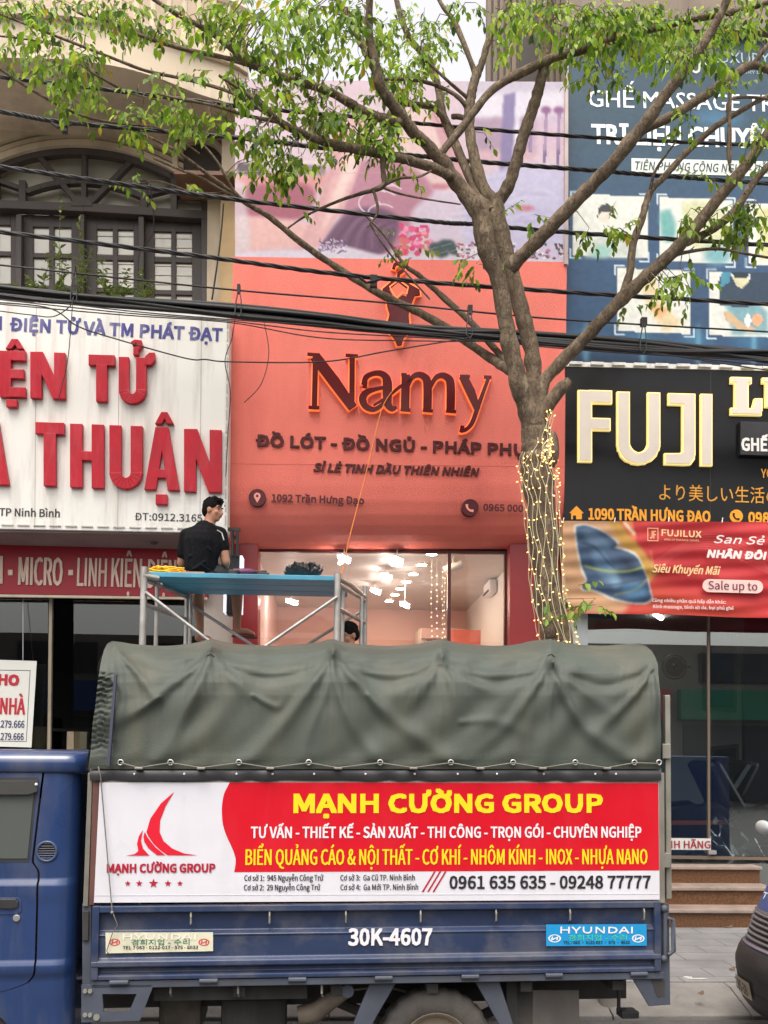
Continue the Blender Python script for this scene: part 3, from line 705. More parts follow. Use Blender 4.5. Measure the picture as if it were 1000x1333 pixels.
def Lhat(x0, x1, y0, y1, w): c = (x0 + x1) / 2; return [[(x0, y1), (c - 4, y0), (c + 4, y0), (c, y0 + w), (x0 + w, y1)], [(x1, y1), (c + 4, y0), (c, y0 + w * .9), (x1 - w, y1)]]
def Ldot(x0, x1, y0, y1): return [rect(x0, y0, x1, y1)]
letter3(Le(1.6, 35.5, 459, 519, 15) + Lhat(9.5, 33.5, 444, 457, 8) + Ldot(10.5, 24.5, 522.5, 532))
letter3(Ln(41.5, 87, 460.5, 520.5, 15.5)); letter3(Lt(117, 151, 464, 525, 14.5))
letter3(Lu(156, 192, 467, 528, 13.5) + [[(190, 467), (196, 462), (203, 462), (203.5, 472), (198, 478), (190, 478)]] + [[(174, 452), (172, 448), (177, 445), (186, 446), (187.5, 453), (182, 459), (182, 465), (175, 465), (175, 457), (180, 453), (179, 450)]])
letter3(La(-33, 14, 549.5, 632, 17)); letter3(Lt(48, 85.5, 551.5, 634, 16)); letter3(Lh(93, 137, 553.5, 636, 16)); letter3(Lu(144, 187, 555.5, 638.5, 15.5))
letter3(La(189, 235, 558, 639, 15.5) + Lhat(203, 227.5, 538.6, 554, 9) + Ldot(204, 219, 645, 658)); letter3(Ln(240.6, 289.5, 560.5, 641.5, 16.5))
# soffit between the white sign and the red board, dome camera
MB().prism([P(-330, 688, YS + 0.03), P(268, 696, YS + 0.03), P(268, 716, 10.28), P(-330, 701, 10.28)], (0, 0.0, 0.05)).build('soffit', mat('brown soffit board', S(120, 100, 96), 0.7, var=0.15), b1)
cam_p = P(201, 706, 10.05)
cc = thing('security_camera', 'small dark dome camera under the white sign', 'camera', cam_p)
MB().tube([(0, 0, 0.09), (0, 0, 0.03)], [0.05, 0.055], 14).build('base', m_black, cc, local=True)
MB().ell((0, 0, 0.03), (0.05, 0.05, 0.055), 14, 8).build('dome', mat('smoked dome', (0.03, 0.03, 0.035), 0.1), cc, local=True, smooth=180)
MB().tube([(0.02, 0, 0.07), (-0.06, -0.01, 0.1), (-0.1, 0.05, 0.12)], 0.008, 6).build('lead', m_black, cc, local=True)
# ---- red fascia board
YR = 10.29
m_redboard = mat('dark red sign board', S(150, 16, 36), 0.5, var=0.07, vscale=2)
m_greyletter = mat('stained cream letters', S(214, 190, 174), 0.6, var=0.12, vscale=8, dirt=S(120, 90, 84), dirtscale=6)
rs_ = thing('shop_sign', 'long dark red board with tall cream letters under the white sign', 'sign', P(100, 778, YR))
MB().prism(fq(-330, 698, 270, 709, 270, 777, -330, 768, YR), (0, 0.1, 0)).build('panel', m_redboard, rs_)
tr = MB(); tr.prism(fq(-330, 769, 270, 777.5, 270, 780.5, -330, 772, YR - 0.012), (0, 0.05, 0)); tr.prism(fq(-330, 698, 270, 709, 270, 711, -330, 700, YR - 0.012), (0, 0.05, 0))
tr.build('trim', m_cream2, rs_)
for s, x0, y0, x1, y1, c in (('MICRO', 24, 761.5, 82, 762.5, 37), ('LINH', 100.5, 763, 139, 764, 37.5), ('KIỆN', 145, 764, 184.5, 765, 38), ('ĐIỆN', 191, 765.5, 229, 766.5, 38), ('I', -4, 760, 4, 760, 37), ('TỬ', 235, 766.5, 256, 767, 38)):
    ptext('lettering', m_greyletter, rs_, s, x0, y0, x1, y1, c, YR, stroke=0.26 if len(s) > 1 else 0.2, depth=0.012)
for x in (11, 89.5): MB().prism([P(x, 742, YR - 0.002), P(x + 6, 742, YR - 0.002), P(x + 6, 749, YR - 0.002), P(x, 749, YR - 0.002)], (0, -0.012, 0)).build('lettering', m_greyletter, rs_)
# ---- rent notice hung behind... in front of the shop glass
YN = 10.3
m_paper = mat('printed notice sheet', S(205, 206, 200), 0.5, var=0.03, vscale=3)
m_red = mat('red print', S(172, 22, 44), 0.5); m_bluep = mat('dark blue print', S(34, 40, 92), 0.5)
rn = thing('rent_notice', 'white hanging notice with red and dark blue print in the dim shop window', 'notice', P(10, 972, YN))
MB().prism(fq(-62, 857, 48, 860.5, 41, 973, -62, 970, YN), (0, 0.006, 0)).build('sheet', m_paper, rn)
bd = MB()
for q in ((-56, 871, 39.5, 872.5, 39.5, 873.2, -56, 871.7), (39, 872.5, 39.7, 872.5, 34.7, 965, 34, 965), (-56, 963, 34.5, 965, 34.5, 965.7, -56, 963.7)): bd.prism(fq(*q, YN - 0.002), (0, 0.001, 0))
bd.build('border', m_ink, rn)
ptext('lettering', m_red, rn, 'CHO', -16, 891.5, 25, 893, 15, YN, stroke=0.3); ptext('lettering', m_red, rn, 'THUÊ NHÀ', -48, 928.5, 33, 930.5, 22, YN, stroke=0.24)
ptext('lettering', m_bluep, rn, '.279.666', -1, 947, 32, 947.6, 9.5, YN, stroke=0.22); ptext('lettering', m_bluep, rn, '.279.666', -1, 963, 31, 963.6, 9.2, YN, stroke=0.22)
MB().tube([P(30, 861, YN), P(30, 856, YN), P(30, 779, 10.4)], 0.004, 5).build('cord', m_alu, rn)

# ---- coral fascia with the halo-lit shop name
YF = 9.95
fs_ = thing('shop_sign', 'tall coral stucco fascia with halo-lit maroon shop name and hanger emblem', 'sign', P(515, 715, YF))
prof = [(334, 9.95), (420, 9.95), (520, 9.95), (600, 9.95), (632, 9.952), (652, 9.97), (670, 10.01), (684, 10.07), (696, 10.15), (705, 10.25), (711, 10.36), (715, 10.5)]
def fas(u, v):
    k = v * (len(prof) - 1); i = min(int(k), len(prof) - 2); f = k - i
    y = prof[i][0] * (1 - f) + prof[i + 1][0] * f; Y = prof[i][1] * (1 - f) + prof[i + 1][1] * f
    xl_ = 303.5 - (y - 334) / 346 * 7; xr_ = 738 - (y - 334) / 400 * 4; x = xl_ + (xr_ - xl_) * u
    return P(x, y + (x - 300) * 0.016 * max(0, 1 - (y - 334) / 150.0) if y < 484 else y, Y)
mb = MB(); mb.grid(fas, 24, 66)
top0, top1 = fas(0, 0), fas(1, 0); bt0, bt1 = fas(0, 1), fas(1, 1)
mb.prism([top0 + Vector((0, 0.02, -0.012)), top1 + Vector((0, 0.02, -0.012)), top1 + Vector((0, 0.6, -0.012)), top0 + Vector((0, 0.6, -0.012))], (0, 0, 0.01))
for side in (0, 1):
    prev = [fas(side, v / 66) for v in range(67)]
    mb.add(prev + [Vector((p.x, 10.56, p.z)) for p in prev], [(i, i + 1, i + 68, i + 67) for i in range(66)])
pan = mb.build('panel', m_coral, fs_, smooth=40)
m_halo = lamp_mat('lit halo edge', (1.0, 0.22, 0.055), 1.05)
def halo_letter(strokes, extra=(), w=2.6, name='letter'):
    face = MB(); glow = MB(); n = Vector((0, -1, 0)); px_m = PXM(500, 500, YF)
    for i, st_ in enumerate(strokes):
        pts = [(P(x, y, YF), ww * px_m) for x, y, ww in st_]
        ribbon(face, pts, n, 0.034 + 0.0004 * i, 0.02)
        ribbon(glow, [(p, ww + w * px_m) for p, ww in pts], n, 0.004 + 0.0004 * i, 0.012)
    for i, e in enumerate(extra):
        face.prism([P(x, y, YF - 0.036) for x, y in e], (0, -0.021 - 0.0005 * i, 0)); ne = len(e); og = []
        for j in range(ne):                                    # the lit plate behind is the same outline grown by w
            (ax, ay), (bx, by), (cx_, cy_) = e[j - 1], e[j], e[(j + 1) % ne]
            n1 = Vector((by - ay, ax - bx)).normalized(); n2 = Vector((cy_ - by, bx - cx_)).normalized(); nn = (n1 + n2); nn = nn.normalized() if nn.length > .2 else n1
            og.append((bx + nn.x * w * .8, by + nn.y * w * .8))
        glow.prism([P(x, y, YF - 0.004) for x, y in og], (0, -0.012, 0))
    f_ = face.build(name, m_maroon, fs_)
    glow.build('halo', m_halo, f_)
def cur(pts, n=6): return [tuple(p) for p in interp(pts, n)]
# N a m y
halo_letter([[(411, 464, 7), (409.5, 532, 7)], [(410, 466, 14), (436, 500, 15), (459.5, 533, 12)], [(458.5, 466, 7), (458, 530, 7)],
             [(400.5, 463.5, 4), (416, 464.5, 4)], [(450, 465, 4), (466, 466, 4)], [(402, 532.5, 4), (416, 533, 4)]])
halo_letter([cur([(474, 503, 8), (476, 494, 7), (484, 489, 6), (494, 488, 7), (501, 492, 9), (504, 500, 12), (504, 516, 12), (505, 528, 10), (510, 534, 7), (516, 532, 4)]),
             cur([(502, 506, 4), (488, 509, 5), (477, 513, 8), (472, 521, 10), (476, 531, 8), (486, 535, 6), (496, 530, 5), (503, 522, 4)]), [(472, 503, 8), (478, 504, 8)],
             cur([(486, 530, 2.5), (502, 520, 3.5), (520, 506, 4), (535, 496, 2.5)])])
halo_letter([[(528, 490, 11), (527, 534, 11)], [(522, 490, 4), (529, 490.5, 5)], [(521, 535, 4), (534, 536, 4)],
             cur([(531, 504, 5), (536, 494, 6), (544, 490, 7), (552, 493, 9), (556, 502, 11), (556, 534, 11)]), [(550, 536, 4), (563, 537, 4)],
             cur([(560, 506, 5), (566, 495, 6), (574, 491, 7), (582, 494, 9), (586, 503, 11), (586, 535, 11)]), [(580, 537, 4), (593, 538, 4)]])
halo_letter([[(602, 492, 11), (612, 512, 12), (621, 535, 8)], cur([(636, 492, 5), (630, 508, 5), (622, 530, 6), (614, 552, 6), (606, 561, 5), (600, 561, 7)]), [(598, 492, 4), (611, 492.5, 4)], [(629, 493, 4), (639, 493.5, 4)], [(598, 560, 9), (603, 561, 9)]])
# hanger emblem
halo_letter([cur([(512, 353, 4), (514, 347.5, 4), (520, 346, 4), (525, 349.5, 4), (524, 355, 4), (519, 359, 4), (518.5, 364, 4)])],
            [[(518.5, 362), (527, 367), (546, 378), (547, 385), (540, 386), (536, 396), (533, 404), (532, 412), (533, 422), (531, 434), (525, 442), (523, 450), (517, 451), (514, 443), (507, 434), (504, 422), (507, 410), (504, 400), (503, 386), (497, 384), (498, 377), (510, 367)]], name='emblem')
em = MB(); em.prism([P(x, y, YF - 0.0585) for x, y in [(518.5, 368), (531, 377), (529, 386), (524, 384), (516, 391), (512, 386), (507, 377)]], (0, -0.003, 0))
e0 = em.build('emblem_inlay', mat('coral inlay', S(230, 110, 84), 0.5), fs_)
em = MB(); pent = [(518.5, 368), (531, 377), (529, 386), (524, 384), (516, 391), (512, 386), (507, 377), (518.5, 368)]
ribbon(em, [(P(x, y, YF), 0.014) for x, y in pent], (0, -1, 0), 0.0625, 0.002); em.build('inlay_outline', m_halo, e0)
js = MB(); js.prism([P(300, 603.4, YF - 0.0012), P(735, 607.4, YF - 0.0012), P(735, 608.1, YF - 0.0012), P(300, 604.1, YF - 0.0012)], (0, 0.001, 0)); js.build('panel_joint', mat('coral joint line', S(196, 88, 76), 0.6), fs_)
m_plum = mat('plum flat letters', S(78, 24, 28), 0.4, var=0.25, vscale=6, spec=0.3)
ptext('lettering', m_plum, fs_, 'ĐỒ LÓT - ĐỒ NGỦ - PHÁP PHỤC', 333, 581.5, 701, 594.5, 16, YF, stroke=0.25, depth=0.012)
ptext('lettering', m_plum, fs_, 'SỈ LẺ TINH DẦU THIÊN NHIÊN', 408, 614, 624, 620.5, 11.2, YF, stroke=0.24, shear=0.22, depth=0.012)
ptext('lettering', m_plum, fs_, '1092 Trần Hưng Đạo', 353.6, 653.5, 474, 657, 10.5, YF - 0.002, stroke=0.25)
ptext('lettering', m_plum, fs_, '0965 000', 629, 665.2, 681, 667, 9.5, YF - 0.002, stroke=0.25)
def disc(cx, cy, r, Y, seg=28): return [P(cx + r * math.cos(a), cy + r * math.sin(a), Y) for a in [2 * math.pi * k / seg for k in range(seg)]]
for cx, cy, r, Yd in ((335, 647.6, 11.2, YF - 0.02), (612.4, 660.5, 11, YF - 0.03)):
    ic = MB().prism(disc(cx, cy, r, Yd), (0, 0.07, 0)).build('icon_disc', m_plum, fs_)
    g = MB()
    if cx < 400:
        g.prism(disc(cx, cy - 1.8, 4.4, Yd - 0.002) , (0, -0.004, 0)); g.prism([P(cx - 3.9, cy, Yd - 0.0021), P(cx + 3.9, cy, Yd - 0.0021), P(cx, cy + 7, Yd - 0.0021)], (0, -0.0045, 0))
    else:
        ribbon(g, [(P(x, y, Yd), w_ * PXM(500, 600, YF)) for x, y, w_ in cur([(cx - 4.6, cy - 4, 3.6), (cx - 4, cy + 0.5, 2.6), (cx - 0.5, cy + 4, 2.6), (cx + 4, cy + 4.6, 3.6)])], (0, -1, 0), 0.002, 0.004)
    g.build('icon', mat('coral icon', S(236, 150, 136), 0.5), ic)
    if cx < 400: MB().prism(disc(cx, cy - 2, 1.7, Yd - 0.0075), (0, -0.002, 0)).build('icon_hole', m_plum, ic)

# ---- photo poster over the fascia
YB = 9.953
pb = thing('billboard', 'printed pink and lilac bedroom poster above the coral fascia', 'billboard', P(520, 338, YB))
pa = Paint(306, 104, 740, 346, 1.25, (220, 196, 208))
def Q(*p): return [(300 + x / 2.273, 104 + y / 2.273) for x, y in p]
def qp(c, soft, *p, al=1.0, sm=0): pa.poly(Q(*p), c, soft, al, sm)
qp((206, 196, 214), 6, (690, 0), (1010, 0), (1010, 130), (690, 130)); qp((232, 226, 238), 3, (700, 40), (990, 26), (990, 96), (720, 110))
qp((178, 152, 176), 3, (720, 110), (905, 104), (905, 215), (720, 220)); qp((214, 176, 188), 3, (720, 205), (900, 200), (900, 235), (720, 240))
qp((140, 128, 172), 1, (808, 40), (846, 30), (832, 290), (796, 290)); qp((228, 222, 240), 1.5, (846, 30), (862, 30), (850, 260), (834, 270))
for x, h_ in ((888, 210), (930, 240), (968, 310)): qp((130, 108, 152), 0.6, (x, 90), (x + 10, 88), (x + 4, h_), (x - 6, h_)); pa.ell(300 + (x + 4) / 2.273, 104 + 84 / 2.273, 7, 5, (150, 98, 146), 0.8)
qp((214, 184, 206), 2, (900, 100), (985, 96), (985, 200), (880, 210), al=0.55)
qp((222, 206, 226), 8, (500, 270), (700, 250), (760, 470), (560, 500)); qp((206, 200, 230), 4, (690, 300), (860, 240), (1010, 255), (1010, 540), (690, 520))
for k in range(34):
    rr = random.Random(k); x = 590 + 410 * rr.random(); y = 285 + 170 * rr.random(); dx = 40 + 90 * rr.random(); dy = -30 + 70 * rr.random()
    pa.line(Q((x, y), (x + dx * .5, y + dy * .5 - 8), (x + dx, y + dy)), 1.8, (180, 172, 212) if k % 2 else (230, 226, 242), 1, 0.75)
# figure: pale top, mauve skirt, lap, raised leg
qp((232, 200, 200), 3, (440, 110), (520, 78), (600, 92), (660, 180), (700, 300), (640, 320), (560, 300), (470, 250), sm=5); qp((210, 160, 168), 1.5, (590, 96), (612, 92), (660, 190), (726, 330), (700, 330), (640, 230), sm=4)
pa.line(Q((600, 96), (650, 180), (700, 290), (724, 340)), 1.2, (176, 120, 136), 0.5)
qp((190, 132, 154), 2.5, (380, 240), (470, 225), (560, 270), (600, 330), (540, 380), (520, 470), (430, 515), (330, 480), (330, 400), sm=5)
qp((112, 76, 108), 3, (262, 490), (330, 405), (400, 375), (470, 385), (500, 430), (450, 515), (330, 512), sm=4)
for k in range(8): pa.line([tuple(p) for p in interp(Q((300 + 24 * k, 500 - k), (330 + 18 * k, 450), (380 + 14 * k, 400 + 4 * k), (440 + 8 * k, 440)), 5)], 2, (158, 116, 146) if k % 2 else (78, 48, 78), 0.8, 0.7)
qp((222, 150, 152), 4, (20, 280), (150, 276), (300, 280), (260, 330), (20, 330)); qp((168, 92, 112), 3, (20, 320), (180, 300), (250, 330), (210, 410), (60, 408), (20, 404), sm=4)
qp((234, 186, 182), 2.5, (20, 400), (120, 408), (230, 430), (215, 490), (120, 500), (20, 505), sm=4); qp((220, 214, 222), 3, (14, 300), (44, 300), (60, 505), (14, 508), al=0.7)
qp((216, 196, 204), 2, (14, 170), (290, 190), (286, 222), (14, 216)); qp((92, 80, 92), 1.5, (20, 244), (96, 250), (90, 282), (20, 278)); qp((150, 128, 138), 1.5, (170, 244), (284, 246), (280, 280), (180, 276)); qp((230, 212, 216), 1, (182, 236), (280, 238), (280, 250), (182, 250))
qp((228, 178, 180), 1.2, (322, 112), (402, 118), (388, 230), (352, 340), (312, 410), (246, 508), (186, 506), (236, 420), (284, 300), (306, 200), sm=5); qp((244, 214, 208), 2, (372, 130), (396, 150), (372, 262), (330, 350), (270, 450), (300, 350), (340, 250))
qp((206, 150, 156), 2, (306, 210), (326, 200), (280, 360), (214, 480), (200, 500), (250, 400), al=0.7)
for cx_, cy_, r in ((440, 362, 60), (470, 338, 46), (448, 390, 40), (470, 318, 22)): pa.line([(300 + (cx_ + r * math.cos(q_)) / 2.273, 104 + (cy_ + r * .62 * math.sin(q_)) / 2.273) for q_ in [2.2 + 3.4 * k / 16 for k in range(17)]], 1.7, (236, 224, 236), 0.5, 0.9)
pa.line(Q((14, 270), (300, 276), (560, 268)), 0.8, (206, 160, 170), 0.4, 0.7)
qp((224, 214, 230), 1.5, (250, 500), (330, 486), (440, 515), (760, 515), (1010, 530), (1010, 552), (14, 536), (14, 512), (120, 506))
for k in range(90):
    rr = random.Random(100 + k); x = 262 + 80 * rr.random(); y = 468 + 44 * rr.random(); x0_, y0_ = Q((x, y))[0]; pa.line([(x0_, y0_), (x0_ + 3 * rr.uniform(-1, 1), y0_ + 2 * rr.uniform(-1, 1))], 1.4, [(226, 220, 232), (96, 70, 120), (150, 120, 160)][k % 3], 0.4)
for k in range(60):
    rr = random.Random(300 + k); x0_, y0_ = Q((500 + 95 * rr.random(), 430 + 82 * rr.random()))[0]; pa.ell(x0_, y0_, 2.5 + 3.5 * rr.random(), 2 + 2.5 * rr.random(), [(236, 96, 150), (222, 70, 128), (250, 156, 190), (222, 120, 110)][k % 4], 0.6)
for (x, y, r) in ((610, 492, 24), (640, 484, 26), (664, 500, 22), (625, 508, 22)): x0_, y0_ = Q((x, y))[0]; pa.ell(x0_, y0_, r / 2.3, r / 3.6, (66, 84, 88), 1); pa.line([(x0_ - 7, y0_ + 2), (x0_ + 7, y0_ - 2)], 1, (124, 142, 136), 0.4)
for k in range(150):
    rr = random.Random(500 + k); xx = rr.choice([rr.uniform(670, 760), rr.uniform(800, 1000)]); x0_, y0_ = Q((xx, rr.uniform(478, 524)))[0]; pa.ell(x0_, y0_, 1.4 + 1.8 * rr.random(), 1.2 + 1.2 * rr.random(), [(232, 200, 212), (130, 100, 112), (206, 120, 146), (86, 80, 84), (240, 228, 234)][k % 5], 0.3)
for (x, y) in ((870, 374), (620, 312)): x0_, y0_ = Q((x, y))[0]; pa.ell(x0_, y0_, 13, 4, (204, 132, 148), 1)
pa.noise(0.03, 3, 3)
sl_ = lambda x, y: P(x, min(y + (x - 306) * 0.006, 338 + (x - 306) * 0.016), YB)
pa.build("printed_sheet", vcol_mat("poster print", 0.4), pb, sl_, 0.70)
MB().prism([P(306, 104, YB + 0.004), P(740, 106.6, YB + 0.004), P(740, 342, YB + 0.004), P(306, 335, YB + 0.004)], (0, 0.06, 0)).build('backing', m_alu, pb)
eb = MB(); eb.prism(fq(735, 106, 739, 106, 738, 345, 734, 345, YB - 0.002), (0, -0.03, 0)); eb.build('edge_strip', mat('grey edge strip', S(176, 160, 156), 0.6, var=0.2), pb)

# ---- blue massage chair poster
YP = 10.15
m_whitelet = mat('white print', S(238, 242, 246), 0.4); m_palegold = mat('pale gold print', S(206, 206, 186), 0.4); m_dimwhite = mat('dim white print', S(170, 190, 200), 0.4)
bp_ = thing('billboard', 'tall blue poster with massage photos and white headings over the black sign', 'billboard', P(880, 472, YP))
pa = Paint(738, 40, 1240, 486, 1.9, (62, 84, 98))
pa.grady(40, 230, (54, 80, 98), 1); pa.grady(180, 300, (58, 86, 118), 1); pa.grady(330, 470, (50, 78, 110), 0.8); pa.grady(446, 478, (26, 44, 66), 1)
for k in range(7): pa.ell(760 + 72 * k, 442, 26, 8, (70, 150, 190), 9, 0.55); pa.ell(765 + 72 * k, 448, 3, 30, (150, 220, 236), 1.6, 0.5)
def tile(x0, y0, x1, y1): pa.poly([(x0, y0), (x1, y0 + 3), (x1, y1 + 3), (x0, y1)], (222, 224, 216), 0.3)
tile(748, 252, 843, 332); tile(858, 255, 954, 338); tile(974, 261, 1070, 341); tile(804, 348, 899, 430); tile(923, 352, 1018, 434); tile(1040, 356, 1135, 438); tile(1086, 266, 1180, 345)
# 1: seated man in white seen from behind a cushion
pa.poly([(762, 334), (772, 312), (790, 300), (806, 300), (824, 312), (836, 334)], (196, 204, 196), 1.5); pa.ell(789, 281, 10, 12, (224, 218, 204), 1); pa.poly([(777, 284), (780, 268), (790, 264), (799, 270), (801, 286), (796, 276), (782, 276)], (66, 66, 70), 0.5)
pa.poly([(770, 334), (776, 318), (800, 322), (790, 334)], (150, 196, 186), 1.5)
pa.poly([(858, 275), (872, 270), (880, 290), (878, 314), (862, 312)], (110, 170, 166), 1.5); pa.poly([(886, 262), (930, 258), (952, 290), (930, 330), (900, 320)], (206, 208, 168), 2.5); pa.ell(934, 330, 18, 12, (120, 170, 176), 4)
pa.poly([(985, 268), (1030, 265), (1040, 330), (990, 336)], (206, 206, 150), 2.5)
pa.poly([(832, 352), (850, 352), (862, 392), (890, 420), (866, 432), (846, 404), (836, 380)], (224, 206, 166), 2); pa.poly([(848, 395), (872, 400), (858, 414)], (220, 170, 120), 1.5)
def G(*p): return [(730 + x / 2.922, 26 + y / 2.922) for x, y in p]
pa.poly(G((625, 1075), (740, 1060), (786, 1100), (789, 1185), (650, 1190), (640, 1120)), (126, 168, 176), 1); pa.poly(G((600, 985), (612, 960), (640, 950), (655, 975), (690, 1010), (720, 975), (725, 952), (860, 955), (880, 1060), (740, 1072), (706, 1086), (640, 1082), (605, 1082)), (52, 70, 88), 0.6)
pa.poly(G((612, 955), (650, 950), (640, 992), (605, 1012)), (76, 142, 166), 0.6); pa.poly(G((655, 975), (670, 1004), (690, 1014), (714, 990), (708, 962)), (212, 208, 172), 0.6); pa.poly(G((648, 954), (722, 954), (706, 976), (666, 976)), (40, 54, 66), 0.6)
pa.poly(G((618, 1100), (642, 1102), (700, 1150), (742, 1164), (732, 1182), (680, 1172), (628, 1134)), (206, 176, 140), 0.6); pa.ell(*G((748, 1132))[0], 7, 8, (226, 172, 132), 0.6); pa.ell(*G((712, 1136))[0], 4, 9, (236, 236, 232), 0.6)
pa.poly([(1046, 366), (1120, 366), (1128, 420), (1060, 434)], (180, 196, 176), 3); pa.poly([(1092, 276), (1170, 276), (1172, 338), (1100, 340)], (200, 196, 150), 3)
for (x0, y0, x1, y1) in ((746, 249, 845, 336), (856, 252, 957, 342), (971, 257, 1073, 345), (801, 345, 903, 434), (920, 348, 1022, 438)):
    for (cx_, cy_, sx_, sy_) in ((x0, y0, 1, 1), (x1, y0 + 3, -1, 1), (x0, y1, 1, -1), (x1, y1 + 3, -1, -1)): pa.line([(cx_ + 12 * sx_, cy_), (cx_, cy_), (cx_, cy_ + 12 * sy_)], 1.8, (206, 224, 236))
pa.ell(935, 150, 34, 10, (90, 160, 210), 8, 0.5); pa.noise(0.05, 5, 2)
sl2 = lambda x, y: P(x - (y - 40) * 0.013 * max(0, 1 - (x - 738) / 40), y + (x - 738) * 0.012, YP)
pa.build('printed_sheet', vcol_mat('poster print', 0.4), bp_, sl2, 0.92)
MB().prism([P(738, 40, YP + 0.004), P(1240, 46, YP + 0.004), P(1240, 492, YP + 0.004), P(733, 486, YP + 0.004)], (0, 0.06, 0)).build('backing', m_alu, bp_)
MB().prism(fq(737, 38, 740, 38, 735.5, 474, 732.5, 474, YP - 0.003), (0, -0.03, 0)).build('edge_strip', mat('grey edge strip', S(176, 160, 156), 0.6, var=0.2), bp_)
MB().prism(fq(738, 36, 1240, 46, 1240, 49, 738, 40, YP - 0.004), (0, -0.03, 0)).build('top_trim', m_signwhite, bp_)
MB().prism(fq(738, 22, 1240, 32, 1240, 45, 738, 35, YP - 0.1), (0, 0.4, 0)).build('cornice', m_rib, bp_)
ptext('lettering', m_palegold, bp_, 'FUJI', 864, 94.5, 921, 96, 29, YP, stroke=0.1)
ptext('lettering', m_dimwhite, bp_, 'LUXURY', 927, 81.5, 1002, 83.5, 14, YP, font='gill', stroke=0.1)
ptext('lettering', m_dimwhite, bp_, 'YOUR LUXURY LIFE', 930, 95, 1000, 97, 4.5, YP, stroke=0.15)
ptext('lettering', m_whitelet, bp_, 'GHẾ MASSAGE TRỊ', 766, 139, 1020, 146, 22, YP, font='gill', stroke=0.16)
ptext('lettering', m_whitelet, bp_, 'TRỊ LIỆU CHUYÊN', 770, 187.5, 1012, 194, 26.5, YP, font='gill', stroke=0.23)
MB().prism(fq(822, 206, 1200, 215, 1200, 236, 822, 225, YP - 0.003), (0, -0.003, 0)).build('print_strip', mat('pale strip', S(214, 220, 214), 0.5), bp_)
ptext('lettering', mat('dark green print', S(44, 62, 66), 0.5), bp_, 'TIÊN PHONG CÔNG NGHỆ - DẪN LỐI', 827, 221, 1028, 226.5, 11, YP - 0.006, stroke=0.13, shear=0.2)

# ---- black sign with gold-edged letters
YK = 9.95
m_gloss = mat('glossy black panel', (0.010, 0.010, 0.011), 0.2, var=0.3, vscale=2, spec=0.22)
m_goldedge = lamp_mat('lit gold edge', (1.0, 0.78, 0.28), 0.75)
m_ivory = mat('ivory letter face', S(226, 214, 200), 0.4, var=0.03)
m_gold = mat('gold print', S(226, 158, 46), 0.45); m_gold2 = mat('amber print', S(250, 166, 30), 0.45)
ks = thing('shop_sign', 'glossy black sign with ivory gold-edged letters and gold writing', 'sign', P(900, 680, YK))
MB().prism(fq(735, 476, 1240, 487, 1240, 690, 735, 679, YK), (0, 0.2, 0)).build('panel', m_gloss, ks, bevel=0.004)
for x in (925, 1100): MB().prism(fq(x, 480, x + 0.8, 480, x, 684, x - 0.8, 684, YK - 0.0015), (0, 0.001, 0)).build('panel_seam', m_black, ks)
mb = MB()
for k in range(18): mb.bar(P(741 + 28 * k, 472.5 + 0.6 * k, YK - 0.03), P(741 + 28 * k + 17, 473 + 0.6 * k, YK - 0.03), 0.03, 0.03, (0, 1, 0))
mb.bar(P(735, 474.5, YK), P(1240, 485.5, YK), 0.05, 0.03, (0, 1, 0)); mb.build('top_rail', m_signwhite, ks)
def gold_letter(polys, parent=ks):
    a = MB(); b_ = MB()
    for i, pl in enumerate(polys):
        pts = [P(x, y, YK) for x, y in pl]; c = sum(pts, Vector()) / len(pts)
        a.prism([Vector((p.x, YK - 0.002, p.z)) for p in pts], (0, -0.05 - 0.0006 * i, 0))
    f_ = a.build('letter', m_ivory, parent)
    for i, pl in enumerate(polys):
        n = len(pl); cx_ = sum(x for x, _ in pl) / n; cy_ = sum(y for _, y in pl) / n
        q = []
        for x, y in pl: q.append((x + (1.7 if x > cx_ else -1.7), y + (1.7 if y > cy_ else -1.7)))
        b_.prism([P(x, y, YK - 0.003) for x, y in q], (0, -0.04 - 0.0005 * i, 0))
    b_.build('lit_edge', m_goldedge, f_)
gold_letter([rect(753, 511, 768, 601, .03), rect(767, 511, 794, 525, .03), rect(767, 547, 792, 560, .03)])
gold_letter(Lu(803.5, 856.5, 513, 605, 13.5))
gold_letter([rect(870, 515, 902, 527, .03), rect(888, 526, 902, 592, .03), [(902, 590), (901, 598), (896, 605), (888, 605.5), (865, 604.5), (865, 593), (884, 593), (888, 590)]])
gold_letter([rect(912, 516, 924, 606, .03)])
gold_letter([rect(956, 496, 971, 539, .03), rect(951, 494, 975, 499, .03), rect(951, 534, 988, 540, .03), [(982, 522), (989, 522), (989, 535), (978, 535)]])
gold_letter([rect(996, 495, 1011, 530, .03), rect(992, 495, 1016, 499, .03), rect(1010, 530, 1030, 541, .03), rect(1028, 496, 1040, 532, .03)])
lb = MB().prism(fq(961, 551, 1200, 557, 1200, 603, 961, 594, YK - 0.002), (0, -0.06, 0)).build('light_box', m_black, ks, bevel=0.004)
text('lettering', mat('white acrylic letters', S(236, 232, 226), 0.4), lb, 'GHẾ MASSAGE', P(965, 587, YK - 0.062), P(1080, 590, YK - 0.062), 17 * PXM(980, 590, YK), stroke=0.26)
ptext('lettering', m_gold, ks, 'YOUR LIFE', 990.5, 622, 1050, 624, 11.5, YK, stroke=0.13)
ptext('lettering', m_gold, ks, 'より美しい生活の', 858, 649.5, 1014, 654.5, 16, YK, font='gill', stroke=0.13)
ptext('lettering', m_gold2, ks, '1090 TRẦN HƯNG ĐẠO', 766, 676.5, 925, 680, 15, YK, stroke=0.26)
ptext('lettering', m_gold2, ks, '0985', 974, 681.5, 1011, 682.5, 15, YK, stroke=0.26)
